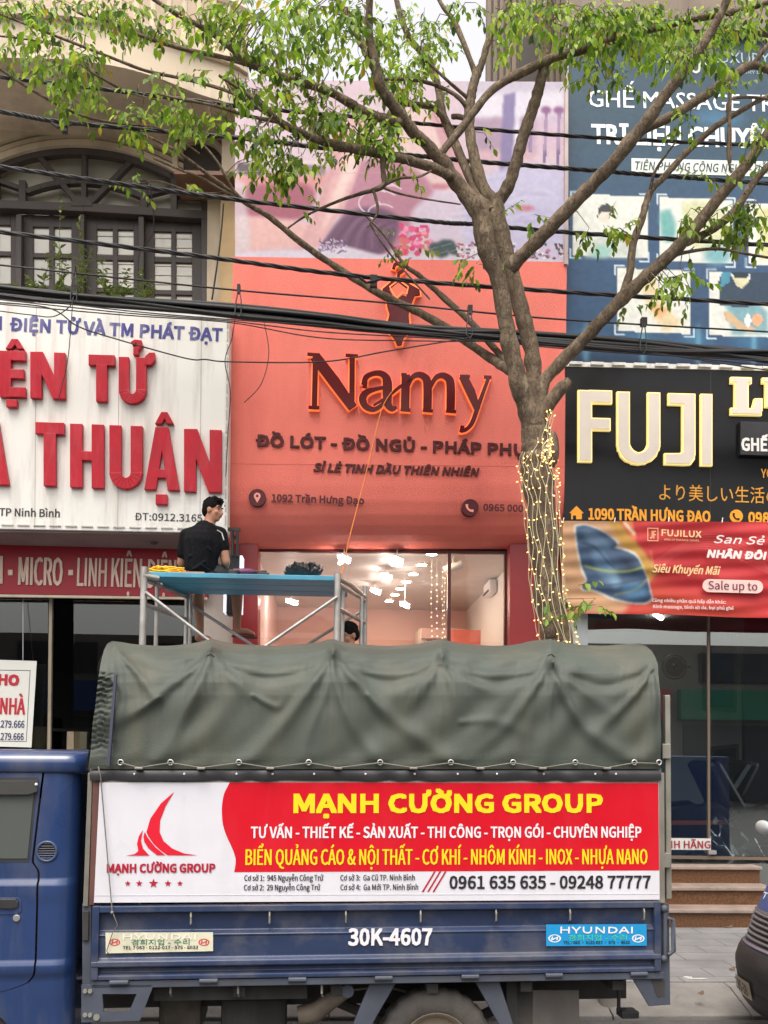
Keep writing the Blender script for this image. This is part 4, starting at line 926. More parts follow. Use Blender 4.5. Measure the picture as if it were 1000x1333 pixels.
g = MB(); g.prism([P(x, y, YK - 0.002) for x, y in [(741, 668), (750.5, 658.5), (760, 668.3), (757.5, 668.3), (757.5, 676), (743.5, 676), (743.5, 668)]], (0, -0.004, 0)); ho = g.build('house_icon', m_gold2, ks)
MB().prism([P(x, y, YK - 0.007) for x, y in [(746, 671), (750, 671), (750, 676), (746, 676)]], (0, -0.002, 0)).build('icon_door', m_gloss, ho)
ph = MB().prism(disc(958.5, 672, 8.6, YK - 0.002), (0, -0.004, 0)).build('phone_icon', m_gold2, ks)
g = MB(); ribbon(g, [(P(x, y, YK), w_ * PXM(900, 600, YK)) for x, y, w_ in cur([(955, 668, 3.2), (955, 672, 2.2), (958, 675.5, 2.2), (962.5, 676, 3.2)])], (0, -1, 0), 0.0065, 0.002); g.build('handset', m_gloss, ph)

# ---- cloth banner under the black sign
YC = 9.88
cb = thing('banner', 'creased red and tan cloth banner with a blue massage chair picture', 'banner', P(870, 790, YC))
pa = Paint(731, 678, 1240, 797, 1.0, (196, 54, 58))
pa.poly([(731, 678), (800, 678), (850, 740), (838, 760), (812, 797), (731, 797)], (206, 160, 120), 3)
pa.poly([(790, 678), (806, 678), (858, 742), (842, 760)], (196, 150, 72), 1.5); pa.poly([(806, 678), (822, 678), (828, 700), (822, 704)], (214, 120, 70), 1.2); pa.line([(812, 680), (824, 694)], 4, (238, 214, 196), 0.8)
pa.poly([(812, 797), (846, 752), (880, 770), (1000, 790), (1000, 797)], (214, 92, 62), 10, 0.8)
pa.poly([(1000, 678), (1240, 678), (1240, 797), (1000, 797)], (200, 40, 46), 30, 0.6)
for k in range(7): pa.line([tuple(p) for p in interp([(850, 748 - 3 * k), (880, 722 - 2 * k), (920, 712 - 3 * k), (970, 728 - 4 * k), (1010, 748)], 8)], 0.8, (226, 116, 110), 0.5, 0.55)
ch = [(748, 686), (760, 683.5), (780, 690), (796, 700), (803, 708), (800, 712), (814, 716), (828, 724), (836, 738), (842, 752), (846, 768), (848, 776), (840, 782), (824, 782), (800, 777), (784, 770), (772, 766), (760, 766), (758, 762), (764, 754), (758, 740), (751, 712)]
pa.poly([(x + (2 if x > 800 else -2), y + (2 if y > 735 else -2)) for x, y in ch], (226, 226, 222), 0.8, smooth=4); pa.poly(ch, (66, 88, 116), 0.8, smooth=4)
pa.poly([(756, 692), (770, 690), (790, 704), (796, 712), (784, 716), (766, 706)], (104, 130, 156), 3, smooth=3); pa.poly([(768, 716), (780, 714), (798, 736), (806, 760), (790, 760), (776, 740)], (92, 122, 152), 3, smooth=3)
pa.poly([(802, 722), (818, 724), (830, 742), (816, 742)], (44, 60, 84), 3, smooth=3); pa.poly([(786, 740), (800, 738), (810, 760), (800, 766)], (132, 168, 190), 3, 0.7); pa.poly([(806, 762), (830, 756), (842, 772), (820, 778)], (88, 132, 168), 3, smooth=3)
pa.line([tuple(p) for p in interp([(756, 706), (774, 712), (790, 730), (800, 738)], 6)], 1.2, (36, 48, 66), 0.6); pa.line([tuple(p) for p in interp([(760, 736), (790, 742), (818, 742), (838, 736)], 6)], 2, (186, 196, 90), 0.6)
pa.line([tuple(p) for p in interp([(764, 756), (786, 760), (806, 758), (842, 750)], 6)], 1.4, (40, 56, 80), 0.6)
pa.line([tuple(p) for p in interp([(800, 772), (830, 764), (848, 740), (846, 716)], 6)], 1.6, (214, 196, 110), 0.8, 0.6)
def ban(x, y):
    u = (x - 731) / 269.0; v = (y - 678) / 119.0
    wob = 0.018 * math.sin(4.2 * u * 3 + 5 * v) + 0.010 * math.sin(23 * (v - 0.35 * u)) * (0.4 + 0.6 * v) + 0.006 * math.sin(41 * (v + 0.22 * u) + 2)
    yb = y + 0.026 * (x - 731) * v + 0.006 * (x - 731) * (1 - v) + 2.0 * math.sin(u * 9) * v * 0.4
    return P(x + 1.5 * (1 - v), yb, YC - 0.03 - wob)
pa.build('printed_cloth', vcol_mat('banner print', 0.55, 0.25), cb, ban, 0.9, smooth=180)
def ctext(s, x0, y0, x1, y1, c, m, **kw):
    return ptext('lettering', m, cb, s, x0, y0, x1, y1, c, YC - 0.075, **kw)
m_cgold = mat('gold banner print', S(240, 206, 150), 0.5); m_cwhite = mat('white banner print', S(240, 232, 228), 0.5)
ctext('FUJILUX', 861, 697.5, 913, 700, 8.5, m_cgold, stroke=0.22); ctext('KING OF MASSAGE CHAIRS', 865, 703.5, 910, 705, 2.4, m_cgold, stroke=0.14)
fr_ = MB()
for q in ((843, 687, 857, 687.5, 857, 688.3, 843, 687.8), (843, 703.2, 857, 703.7, 857, 704.5, 843, 704), (843, 687, 843.8, 687, 843.8, 704, 843, 704), (856.2, 687, 857, 687, 857, 704.4, 856.2, 704.4)): fr_.prism(fq(*q, YC - 0.079), (0, -0.001, 0))
fr_.build('logo_frame', m_cgold, cb); ctext('JF', 846, 701, 854, 701.3, 10, m_cgold, stroke=0.14)
ctext('San Sẻ Yêu', 929, 707, 1036, 711, 10.5, m_cwhite, stroke=0.2, shear=0.3); ctext('NHÂN ĐÔI', 920, 726, 998, 729, 10.5, m_cwhite, stroke=0.32, shear=0.18)
ctext('Siêu Khuyến Mãi', 849, 745, 938, 748.5, 10.5, m_cgold, stroke=0.2, shear=0.3)
pl = []
for k in range(9): a = math.pi / 2 + math.pi * k / 8; pl.append((923 + 8.5 * math.cos(a), 762.3 - 8.5 * math.sin(a)))
for k in range(9): a = -math.pi / 2 + math.pi * k / 8; pl.append((985 + 8.5 * math.cos(a), 764 - 8.5 * math.sin(a)))
MB().prism([P(x, y, YC - 0.077) for x, y in pl], (0, -0.002, 0)).build('print_pill', mat('pale pill print', S(240, 206, 196), 0.5), cb)
ptext('lettering', mat('plum banner print', S(120, 30, 66), 0.5), cb, 'Sale up to', 922, 767, 986, 769, 10.5, YC - 0.081, stroke=0.15)
ctext('Cùng nhiều phần quà hấp dẫn khác:', 849, 783.5, 945, 786, 4.2, m_cwhite, stroke=0.17); ctext('Kính massage, bình xịt da, bụi phủ ghế', 850, 791.5, 955, 794, 4.2, m_cwhite, stroke=0.17)
mb = MB()
for x in (733, 800, 870, 940, 1000, 1070): mb.tube([P(x, 680, YC - 0.03), P(x + 1, 674, YK - 0.01)], 0.005, 5)
mb.build('tie_cord', m_cwhite, cb)

# ---- small light box on a bracket between the two shops, seen edge on
lbx = thing('light_box_sign', 'narrow projecting light box with glowing edges beside the seated man', 'sign', P(304, 800, 9.9))
q0, q1 = P(297, 722, 9.9), P(313, 722, 9.9); zb = P(300, 801, 9.9).z
MB().box((q0.x, 9.84, zb), (q1.x, 10.0, q0.z)).build('body', m_black, lbx, bevel=0.01)
m_litpanel = lamp_mat('lit panel', (0.85, 0.9, 1.0), 1.1)
for xa in (q0.x - 0.03, q1.x + 0.002): MB().box((xa, 9.83, zb + 0.02), (xa + 0.028, 10.01, q0.z - 0.02)).build('lit_panel', m_litpanel, lbx, bevel=0.004)
mb = MB()
for x in (303, 309): mb.cyl(P(x, 690, 9.8), P(x, 724, 9.8), 0.015, 6)
mb.bar(P(297, 689, 9.8), P(313, 689.5, 9.8), 0.03, 0.03, (0, 1, 0)); mb.cyl(P(306, 700, 9.8), P(306, 700, 10.4), 0.02, 6)
mb.build('bracket', m_black, lbx)

# ================================================================== FLATBED TRUCK WITH CANVAS TOP
m_blue = mat('blue truck paint', S(30, 54, 98), 0.3, var=0.1, vscale=2.5, coat=0.6, dirt=S(104, 104, 106), dirtscale=3.2, dirtamt=0.55)
m_bluebed = mat('dull navy bed paint', S(36, 50, 80), 0.38, var=0.14, vscale=3, dirt=S(104, 102, 100), dirtscale=5, dirtamt=0.65, stretch=(0.6, 1, 3))
m_bedgrey = mat('grimy grey steel', S(66, 72, 84), 0.6, var=0.2, vscale=6, dirt=S(70, 60, 52), dirtscale=4)
m_steel = mat('bare frame steel', S(138, 136, 126), 0.55, metal=0.3, var=0.2, vscale=7, dirt=S(80, 66, 54), dirtscale=4, dirtamt=0.6)
m_rust = mat('rust brown strip', S(92, 58, 52), 0.7, var=0.2, vscale=8)
m_under = mat('dark underbody', (0.03, 0.029, 0.028), 0.8, var=0.3, vscale=5, dirt=(0.09, 0.08, 0.07), dirtscale=5)
m_rubber = mat('tyre rubber', (0.06, 0.056, 0.052), 0.85, var=0.25, vscale=9, bump=0.2, bscale=70, dirt=(0.17, 0.145, 0.12), dirtscale=3)
m_rim = mat('dusty rim', S(130, 118, 102), 0.7, var=0.2, vscale=6, dirt=S(84, 70, 58), dirtscale=5)
m_plastic = mat('black plastic', (0.022, 0.022, 0.024), 0.5, var=0.2, vscale=6)
m_canvas = mat('green grey canvas', S(66, 73, 66), 0.55, var=0.12, vscale=2.2, bump=0.25, bscale=230, dirt=S(106, 98, 80), dirtscale=2.4, dirtamt=0.5, spec=0.35)
m_bannerw = mat('white banner sheet', S(208, 208, 215), 0.3, var=0.03, vscale=3, bump=0.25, bscale=3.5, dirt=S(176, 170, 164), dirtscale=4, dirtamt=0.3)
m_bannerr = mat('red banner print', S(196, 12, 34), 0.3, var=0.05, vscale=3, bump=0.25, bscale=3.5, dirt=S(196, 60, 66), dirtscale=4, dirtamt=0.3)
m_yel = mat('yellow banner print', S(232, 204, 24), 0.4); m_wht = mat('white banner lettering', S(218, 216, 220), 0.4)
m_blk = mat('black banner print', S(34, 32, 38), 0.45); m_logo = mat('crimson logo print', S(206, 20, 44), 0.4); m_logod = mat('dark crimson print', S(166, 24, 50), 0.4)
m_rope = mat('grey cord', S(112, 108, 100), 0.7); m_eye = mat('eyelet metal', (0.6, 0.6, 0.58), 0.35, metal=0.9)
TROOT = thing('truck', 'blue flatbed truck with green canvas top and red and white sign company banner', 'truck', (0.15, 5.0, 0), R(2.7), None, R(-0.28))
TM = TROOT.matrix_basis.copy(); TI = TM.inverted()
def TP(px, py, yl=0.0):
    o = TI @ CAM_LOC; d = TI.to_3x3() @ ray(px, py); return o + d * ((yl - o.y) / d.y)
TXM = (TP(501, 1200) - TP(500, 1200)).length
def tq(pts, yl): return [TP(x, y, yl) for x, y in pts]
def tz(py, yl=0.0): return TP(490, py, yl).z
def tx(px, py=1200, yl=0.0): return TP(px, py, yl).x
def tpoly(name, m, parent, pts, yl, th=0.0015): return MB().prism(tq(pts, yl), (0, -th, 0)).build(name, m, parent, local=True)
def ttext(name, m, parent, s, x0, y0, x1, y1, capx, yl, **kw):
    return text(name, m, parent, s, TP(x0, y0, yl), TP(x1, y1, yl), capx * TXM, local=True, lift=kw.pop('lift', 0.002), **kw)
W_ = 1.62
xbl, xbr = tx(121), tx(858)
# ---- drop side boards
prof_ = [(1176, 0.03), (1176, -0.022), (1184, -0.024), (1186.5, 0.012), (1208, 0.014), (1213, -0.014), (1216, -0.008), (1242, -0.008), (1246, -0.03), (1252, -0.032), (1256, 0.006), (1261, 0.006), (1264, -0.022), (1269.5, -0.022), (1269.5, 0.03)]
mb = MB()
mb.prism([(xbl, y, tz(py)) for py, y in prof_], (xbr - xbl, 0, 0))
sb = mb.build('side_board', m_bluebed, TROOT, local=True, bevel=0.004, fixn=True)
for xa in (xbl, xbr - 0.035): MB().box((xa, -0.028, tz(1269)), (xa + 0.035, 0.032, tz(1175.5))).build('end_stile', m_bluebed, sb, local=True, bevel=0.004)
mb = MB(); mb.prism([(xbl, W_ - y, tz(py)) for py, y in prof_], (xbr - xbl, 0, 0)); mb.build('side_board', m_bluebed, TROOT, local=True, bevel=0.004)
for px in (249, 351, 450, 547, 645, 741, 837):
    x = tx(px); MB().tube([(x, -0.012, tz(1184)), (x, -0.022, tz(1190)), (x, -0.02, tz(1199)), (x, 0.0, tz(1201))], 0.005, 6).build('rope_hook', m_steel, sb, local=True)
for px in (156, 272, 387, 499, 611, 720, 830):
    x = tx(px, 1272); z = tz(1272.5); MB().tube([(x - 0.045, -0.018, z), (x + 0.045, -0.018, z)], 0.013, 10).build('hinge', m_bedgrey, sb, local=True)
MB().box((xbl, 0.02, tz(1282)), (xbr, W_ - 0.02, tz(1266))).build('bed_floor', m_under, TROOT, local=True)
MB().box((xbl, -0.012, tz(1280)), (xbr + 0.02, 0.02, tz(1271))).build('floor_rail', m_bedgrey, TROOT, local=True, bevel=0.003)
MB().box((xbr + 0.002, 0.03, tz(1268)), (xbr + 0.035, W_ - 0.03, tz(1176))).build('tailgate', m_bluebed, TROOT, local=True, bevel=0.005)
MB().box((xbl - 0.03, 0.02, tz(1285)), (xbl - 0.004, W_ - 0.02, tz(1010))).build('headboard', m_bedgrey, TROOT, local=True, bevel=0.004)
# corner posts and brackets
MB().prism(tq([(107, 1176), (119, 1176), (119, 1330), (107, 1330)], 0.01), (0, 0.05, 0)).build('corner_post', m_bedgrey, TROOT, local=True, bevel=0.004)
MB().prism(tq([(108, 1186), (116, 1186), (115, 1225), (107, 1225)], -0.004), (0, 0.014, 0)).build('latch', m_under, TROOT, local=True, bevel=0.004)
br = MB()
def plate_hole(mbx, outer, hole, yl, th):
    n = len(outer)
    for i in range(n):
        j = (i + 1) % n; mbx.prism(tq([outer[i], outer[j], hole[j], hole[i]], yl), (0, th, 0))
plate_hole(br, [(106, 1282), (200, 1282), (182, 1329), (106, 1331)], [(133, 1294), (178, 1294), (168, 1317), (135, 1318)], -0.012, 0.012)
brk = br.build('step_bracket', m_bedgrey, TROOT, local=True)
for px, py in ((111, 1290), (117.5, 1290), (111, 1321), (117.5, 1321), (126, 1324)):
    p = TP(px, py, -0.012); MB().cyl(p, p + Vector((0, -0.01, 0)), 0.011 if px < 120 else 0.016, 8).build('bolt', m_steel, brk, local=True)
MB().prism(tq([(859, 1176), (871, 1176), (873, 1308), (845, 1310), (822, 1272), (859, 1270)], 0.005), (0, 0.012, 0)).build('rear_bracket', m_bedgrey, TROOT, local=True, bevel=0.003)
MB().prism(tq([(848, 1276), (866, 1276), (865, 1296), (856, 1298)], 0.002), (0, 0.002, 0)).build('rear_gusset', m_under, TROOT, local=True)
lt = MB(); lt.tube(tq([(866, 1180), (866, 1250)], -0.015), 0.012, 8); lt.tube(tq([(868, 1195), (876, 1197), (877, 1238), (870, 1243)], -0.015), 0.012, 8); lt.ell(TP(865, 1183, -0.015), 0.022, 8, 6); lt.ell(TP(864, 1248, -0.015), 0.02, 8, 6)
lt.build('tailgate_latch', m_bedgrey, TROOT, local=True, smooth=50)
MB().bar(TP(868, 905, 0.03), TP(870, 1170, 0.03), 0.03, 0.03, (0, 1, 0)).build('rear_post', m_steel, TROOT, local=True, bevel=0.004)
for py in (978, 1120): 
    p = TP(869, py, 0.0); MB().box((p.x - 0.03, -0.005, p.z - 0.04), (p.x + 0.018, 0.03, p.z + 0.04)).build('post_clamp', m_steel, TROOT, local=True, bevel=0.004)
# ---- banner frame and banner
MB().prism(tq([(114.5, 1006), (120.5, 1006), (114.5, 1180), (108, 1180)], -0.004), (0, 0.05, 0)).build('frame_post', m_steel, TROOT, local=True, bevel=0.003)
MB().prism(tq([(121, 1016), (129.5, 1016), (122.5, 1178), (116, 1178)], -0.002), (0, 0.02, 0)).build('frame_strip', m_rust, TROOT, local=True)
MB().prism(tq([(857, 1006), (865, 1006), (866, 1176), (857.5, 1176)], -0.006), (0, 0.05, 0)).build('frame_post', m_steel, TROOT, local=True, bevel=0.003)
MB().prism(tq([(121, 1009), (860, 1009), (860, 1020), (121, 1020)], 0.0), (0, 0.04, 0)).build('frame_rail', m_steel, TROOT, local=True, bevel=0.003)
YBN = -0.004
bn = tpoly('banner_panel', m_bannerw, TROOT, [(130, 1018.5), (857, 1019), (858.5, 1171), (122.5, 1175)], YBN, 0.004)
tpoly('banner_hem', mat('folded banner hem', S(206, 206, 210), 0.4), bn, [(123.5, 1165), (858, 1163), (858, 1164), (123.5, 1166)], YBN - 0.0045, 0.001)
wave = [tuple(p) for p in interp([(299, 1018.6), (292, 1033), (289.3, 1047), (289, 1060), (290.5, 1074), (295, 1088), (301, 1101), (305, 1111), (307, 1121), (305, 1135.3)], 4)]
tpoly('red_field', m_bannerr, bn, wave + [(858.2, 1133), (857, 1019.2)], YBN - 0.0042, 0.001)
YT = YBN - 0.0055
ttext('lettering', m_yel, bn, 'MẠNH CƯỜNG GROUP', 382, 1058.5, 785, 1058, 25, YT, stroke=0.27)
ttext('lettering', m_wht, bn, 'TƯ VẤN - THIẾT KẾ - SẢN XUẤT - THI CÔNG - TRỌN GÓI - CHUYÊN NGHIỆP', 326.5, 1091, 835, 1090.3, 14.6, YT, stroke=0.2)
ttext('lettering', m_yel, bn, 'BIỂN QUẢNG CÁO & NỘI THẤT - CƠ KHÍ - NHÔM KÍNH - INOX - NHỰA NANO', 319.5, 1126, 843, 1124.8, 20, YT, stroke=0.15)
for s, x0, y0, x1, y1 in (('Cơ sở 1:  945 Nguyễn Công Trứ', 318, 1146.6, 421, 1146.3), ('Cơ sở 2:  29 Nguyễn Công Trứ', 317.5, 1159, 417, 1158.7), ('Cơ sở 3:  Ga Cũ TP. Ninh Bình', 443, 1146.2, 540, 1145.9), ('Cơ sở 4:  Ga Mới TP. Ninh Bình', 443, 1158.6, 544.5, 1158.3)):
    ttext('lettering', m_blk, bn, s, x0, y0, x1, y1, 7.2, YT, stroke=0.17)
ttext('lettering', m_blk, bn, '0961 635 635 - 09248 77777', 585, 1157.2, 847, 1156.4, 17, YT, stroke=0.21)
sl3 = MB()
for k in range(3): sl3.prism(tq([(565 + 7 * k, 1134.5), (567.4 + 7 * k, 1134.5), (551.5 + 7 * k, 1161), (549 + 7 * k, 1161)], YT), (0, -0.001, 0))
sl3.build('slash_marks', m_logod, bn, local=True)
def z1c(pts): return [(x / 3.125, 960 + y / 3.125) for x, y in pts]
lg = MB()
lg.prism(tq([tuple(p) for p in z1c([(708, 222), (655, 268), (612, 330), (596, 385), (606, 405), (625, 432), (652, 458), (682, 479), (800, 479), (748, 471), (702, 452), (666, 422), (650, 385), (652, 338), (674, 280)])], YT), (0, -0.001, 0))
lg.prism(tq(z1c([(589, 384), (584, 405), (588, 425), (604, 450), (640, 479), (672, 479), (632, 446), (603, 410)]), YT), (0, -0.0011, 0))
lg.prism(tq(z1c([(582, 376), (565, 402), (558, 432), (563, 462), (548, 474), (515, 480), (608, 480), (582, 452), (574, 420)]), YT), (0, -0.0012, 0))
lg.build('logo', m_logo, bn, local=True)
ttext('lettering', m_logod, bn, 'MẠNH CƯỜNG GROUP', 139, 1136.2, 280.5, 1135.6, 11.3, YT, stroke=0.24)
for cx_, r in ((166.5, 4), (181.4, 4.6), (200, 6.4), (218.8, 4.6), (234.4, 4)):
    MB().prism(tq([(cx_ + (r if k % 2 == 0 else r * .42) * math.sin(math.pi * k / 5), 1150 - (r if k % 2 == 0 else r * .42) * math.cos(math.pi * k / 5)) for k in range(10)], YT), (0, -0.001, 0)).build('star', m_logod, bn, local=True)
# ---- number and stickers on the board
ttext('lettering', m_wht, sb, '30K-4607', 453, 1231, 562.5, 1230.5, 22, -0.0135, stroke=0.26)
def sticker(q, base, kind):
    s_ = tpoly('sticker', base, sb, q, -0.0135, 0.002); yl = -0.0162
    x0, y0 = q[0]; x1, y1 = q[2]; w = x1 - x0; h = y1 - y0
    if kind == 'old':
        ttext('lettering', mat('faded print', S(222, 218, 204), 0.5), s_, 'HYUNDAI', x0 + w * .16, y0 + h * .38, x0 + w * .84, y0 + h * .38, h * .3, yl, stroke=0.2)
        ttext('lettering', mat('green sticker print', S(46, 110, 84), 0.5), s_, '경희지업 - 수리', x0 + w * .24, y0 + h * .66, x0 + w * .78, y0 + h * .64, h * .24, yl, font='gill', stroke=0.2)
        ttext('lettering', m_blk, s_, 'TEL ? 063 - 0122-017 - 575 - 8633', x0 + w * .16, y0 + h * .9, x0 + w * .86, y0 + h * .88, h * .17, yl, stroke=0.2)
        em_ = mat('red emblem print', S(196, 60, 66), 0.5); cy_ = y0 + h * .52
    else:
        ttext('lettering', m_wht, s_, 'HYUNDAI', x0 + w * .14, y0 + h * .42, x0 + w * .86, y0 + h * .42, h * .32, yl, stroke=0.26)
        ttext('lettering', mat('mint sticker print', S(70, 196, 150), 0.5), s_, '경희지업 - 수리', x0 + w * .22, y0 + h * .74, x0 + w * .8, y0 + h * .73, h * .22, yl, font='gill', stroke=0.2)
        ttext('lettering', m_blk, s_, 'TEL : 063 · 0122-017 · 575 · 8633', x0 + w * .17, y0 + h * .92, x0 + w * .83, y0 + h * .91, h * .14, yl, stroke=0.2)
        em_ = m_wht; cy_ = y0 + h * .66
    for cx_ in (x0 + w * .085, x1 - w * .085):
        e = MB(); rx, ry = h * .3, h * .19
        for k in range(18):
            a0, a1 = 2 * math.pi * k / 18, 2 * math.pi * (k + 1) / 18
            e.prism(tq([(cx_ + f * rx * math.cos(a), cy_ + f * ry * math.sin(a)) for f, a in ((1, a0), (1, a1), (.78, a1), (.78, a0))], yl), (0, -0.0008, 0))
        for a, b_ in (((-.35, -.5), (-.5, .5)), ((.5, -.5), (.35, .5))): e.prism(tq([(cx_ + a[0] * rx - .8, cy_ + a[1] * ry), (cx_ + a[0] * rx + .8, cy_ + a[1] * ry), (cx_ + b_[0] * rx + .8, cy_ + b_[1] * ry), (cx_ + b_[0] * rx - .8, cy_ + b_[1] * ry)], yl), (0, -0.0008, 0))
        e.prism(tq([(cx_ - .4 * rx, cy_ + .15 * ry), (cx_ + .4 * rx, cy_ - .4 * ry), (cx_ + .4 * rx, cy_ - .1 * ry), (cx_ - .4 * rx, cy_ + .45 * ry)], yl), (0, -0.0009, 0))
        e.build('emblem', em_, s_, local=True)
sticker([(137.5, 1214), (277.5, 1213.5), (277.5, 1238), (138, 1241)], mat('yellowed sticker', S(206, 204, 180), 0.4, var=0.08, vscale=12, dirt=S(150, 146, 130), dirtscale=9), 'old')
sticker([(711, 1203.5), (841.5, 1203), (842, 1231), (711, 1231.5)], mat('cyan sticker', S(30, 140, 196), 0.3, var=0.06, vscale=9), 'new')

# ---- canvas
rib_px = [275, 433, 574, 715]
creases = [([(275, 850), (262, 885), (236, 940), (205, 990)], 0.030, 11), ([(275, 850), (300, 880), (325, 905)], 0.018, 9), ([(275, 850), (240, 880), (190, 915), (150, 930)], 0.026, 10),
           ([(152, 846), (176, 872), (196, 900), (208, 908)], 0.028, 9), ([(208, 908), (175, 930), (150, 942)], 0.02, 9),
           ([(433, 853), (408, 890), (370, 940), (322, 992)], 0.030, 12), ([(433, 853), (440, 900), (462, 950), (495, 992)], 0.024, 10), ([(433, 853), (462, 885), (505, 930), (585, 990)], 0.034, 12), ([(433, 853), (425, 900), (400, 960), (395, 992)], 0.014, 9),
           ([(574, 858), (556, 890), (530, 925)], 0.02, 10), ([(574, 858), (590, 900), (600, 940)], 0.018, 10), ([(574, 858), (610, 885), (640, 900)], 0.016, 9),
           ([(715, 864), (692, 900), (655, 950), (608, 990)], 0.032, 12), ([(715, 864), (728, 895), (752, 935), (775, 960), (822, 988)], 0.038, 11), ([(715, 864), (716, 915), (706, 990)], 0.016, 11), ([(715, 864), (760, 900), (800, 930)], 0.018, 10),
           ([(848, 872), (826, 905), (796, 935), (780, 950)], 0.026, 10), ([(850, 880), (850, 940), (846, 990)], 0.018, 8), ([(600, 940), (640, 938), (690, 955)], 0.012, 10), ([(330, 905), (360, 920), (372, 905)], 0.016, 8), ([(140, 880), (160, 905), (150, 960)], 0.02, 9), ([(480, 905), (500, 935), (490, 985)], 0.012, 12)]
swags = [((285, 866), (352, 884), (424, 866)), ((444, 868), (508, 888), (566, 870)), ((585, 872), (645, 888), (706, 876)), ((726, 876), (790, 892), (846, 876)), ((290, 852), (352, 862), (424, 853)), ((444, 856), (508, 866), (566, 858)), ((585, 858), (645, 868), (706, 864)), ((166, 850), (215, 868), (266, 858))]
NU, NV = 300, 120
pyv = [1001, 996, 985, 960, 930, 905, 888, 876, 866, 857, 849, 842, 837]
ypr = [-0.03, -0.034, -0.036, -0.034, -0.03, -0.022, -0.006, 0.018, 0.05, 0.095, 0.16, 0.27, 0.42]
xlv = [115, 115.6, 117, 119, 122, 125, 128, 130, 131.5, 133, 135, 139, 146]; xrv = [860.5, 860.4, 860.2, 860, 859.5, 859, 858.3, 857.5, 856.5, 853, 849, 842, 832]
def lerp_list(L, t):
    t = max(0.0, min(1.0, t)) * (len(L) - 1); i = min(int(t), len(L) - 2); return L[i] * (1 - (t - i)) + L[i + 1] * (t - i)
def crease_disp(X, Y):
    d = np.zeros(X.shape)
    for pts, amp, w in creases:
        L = interp(pts, 6); best = np.full(X.shape, 1e9); tt = np.zeros(X.shape); n = len(L) - 1
        for k in range(n):
            (ax, ay), (bx, by) = L[k], L[k + 1]; vx, vy = bx - ax, by - ay
            t = np.clip(((X - ax) * vx + (Y - ay) * vy) / (vx * vx + vy * vy + 1e-9), 0, 1); q = np.hypot(X - ax - t * vx, Y - ay - t * vy)
            m_ = q < best; best = np.where(m_, q, best); tt = np.where(m_, (k + t) / n, tt)
        ww = 0.82 * w * (0.35 + 0.95 * tt); d += amp * (1 - 0.55 * tt) * np.exp(-(best / ww) ** 2)
    for pts in swags:
        L = interp(pts, 8); best = np.full(X.shape, 1e9)
        for k in range(len(L) - 1):
            (ax, ay), (bx, by) = L[k], L[k + 1]; vx, vy = bx - ax, by - ay
            t = np.clip(((X - ax) * vx + (Y - ay) * vy) / (vx * vx + vy * vy + 1e-9), 0, 1); best = np.minimum(best, np.hypot(X - ax - t * vx, Y - ay - t * vy))
        d -= 0.022 * np.exp(-(best / 7.0) ** 2)
    return d
U, V = np.meshgrid(np.linspace(0, 1, NU + 1), np.linspace(0, 1, NV + 1))
PXg = np.zeros(U.shape); PYg = np.zeros(U.shape); YLg = np.zeros(U.shape)
for i in range(NV + 1):
    v = i / NV; PYg[i] = lerp_list(pyv, v); YLg[i] = lerp_list(ypr, v); a, b_ = lerp_list(xlv, v), lerp_list(xrv, v); PXg[i] = a + (b_ - a) * U[i]
disp = 0.95 * crease_disp(PXg, PYg)
for r_ in [150] + rib_px + [850]:                       # fine gathers fanning down from each hoop
    for g_ in range(-5, 6):
        xc = r_ + g_ * 7 + (PYg - 860) * g_ * 0.055 + 2.0 * np.sin(PYg * 0.05 + g_); disp += 0.0040 * np.exp(-((PXg - xc) / 2.6) ** 2) * np.clip((PYg - 852) / 12, 0, 1) * np.clip((965 - 7 * abs(g_) - PYg) / 60, 0, 1)
rs = np.random.RandomState(4)
for k in range(26):
    fx, fy_, ph = rs.uniform(0.01, 0.07), rs.uniform(0.01, 0.06), rs.uniform(0, 6.28); disp += 0.0016 * np.sin(PXg * fx * 2 + PYg * fy_ * 2 + ph) * np.clip((1000 - PYg) / 20, 0, 1)
puck = np.clip((150 - PXg) / 14, 0, 1) * np.clip((985 - PYg) / 20, 0, 1) * np.clip((PYg - 874) / 6, 0, 1)
disp += puck * 0.010 * (np.sin(PYg * 0.85 + 1.5 * np.sin(PXg * 0.3)) + 0.7 * np.sin(PYg * 1.31 + PXg * 0.5)) - puck * 0.012
disp *= np.clip((1001 - PYg) / 12, 0.15, 1)
sag = np.zeros(U.shape); ribs_all = [140] + rib_px + [856]
for a, b_ in zip(ribs_all[:-1], ribs_all[1:]):
    t = (PXg - a) / (b_ - a); m_ = (t >= 0) & (t <= 1); sag = np.where(m_, 4 * t * (1 - t), sag)
peak = np.zeros(U.shape)
for r in rib_px: peak += np.exp(-((PXg - r) / 13.0) ** 2) * np.exp(-((PYg - 848) / 12.0) ** 2)
shoulder = np.clip((880 - PYg) / 40, 0, 1)
mb = MB(); rows = []
for i in range(NV + 1):
    row = []
    for j in range(NU + 1):
        p = TP(PXg[i, j], PYg[i, j] - 4 * shoulder[i, j] + 7.5 * sag[i, j] * shoulder[i, j] - 2.5 * peak[i, j], YLg[i, j])
        p.y = YLg[i, j] - disp[i, j] - 0.02 * peak[i, j] + 0.012 * sag[i, j] * (1 - abs(PYg[i, j] - 930) / 80.0)
        row.append(p)
    rows.append(row)
top = [Vector((p.x, W_ / 2, p.z + 0.035)) for p in rows[-1]]; rows.append(top)
for i in range(NV, -1, -4): rows.append([Vector((p.x, W_ - max(-0.03, YLg[i, 0]), p.z)) for p in rows[i]])
nr = len(rows)
for row in rows: mb.v += row
w = NU + 1
for i in range(nr - 1):
    for j in range(NU): a = i * w + j; mb.f.append((a, a + 1, a + w + 1, a + w))
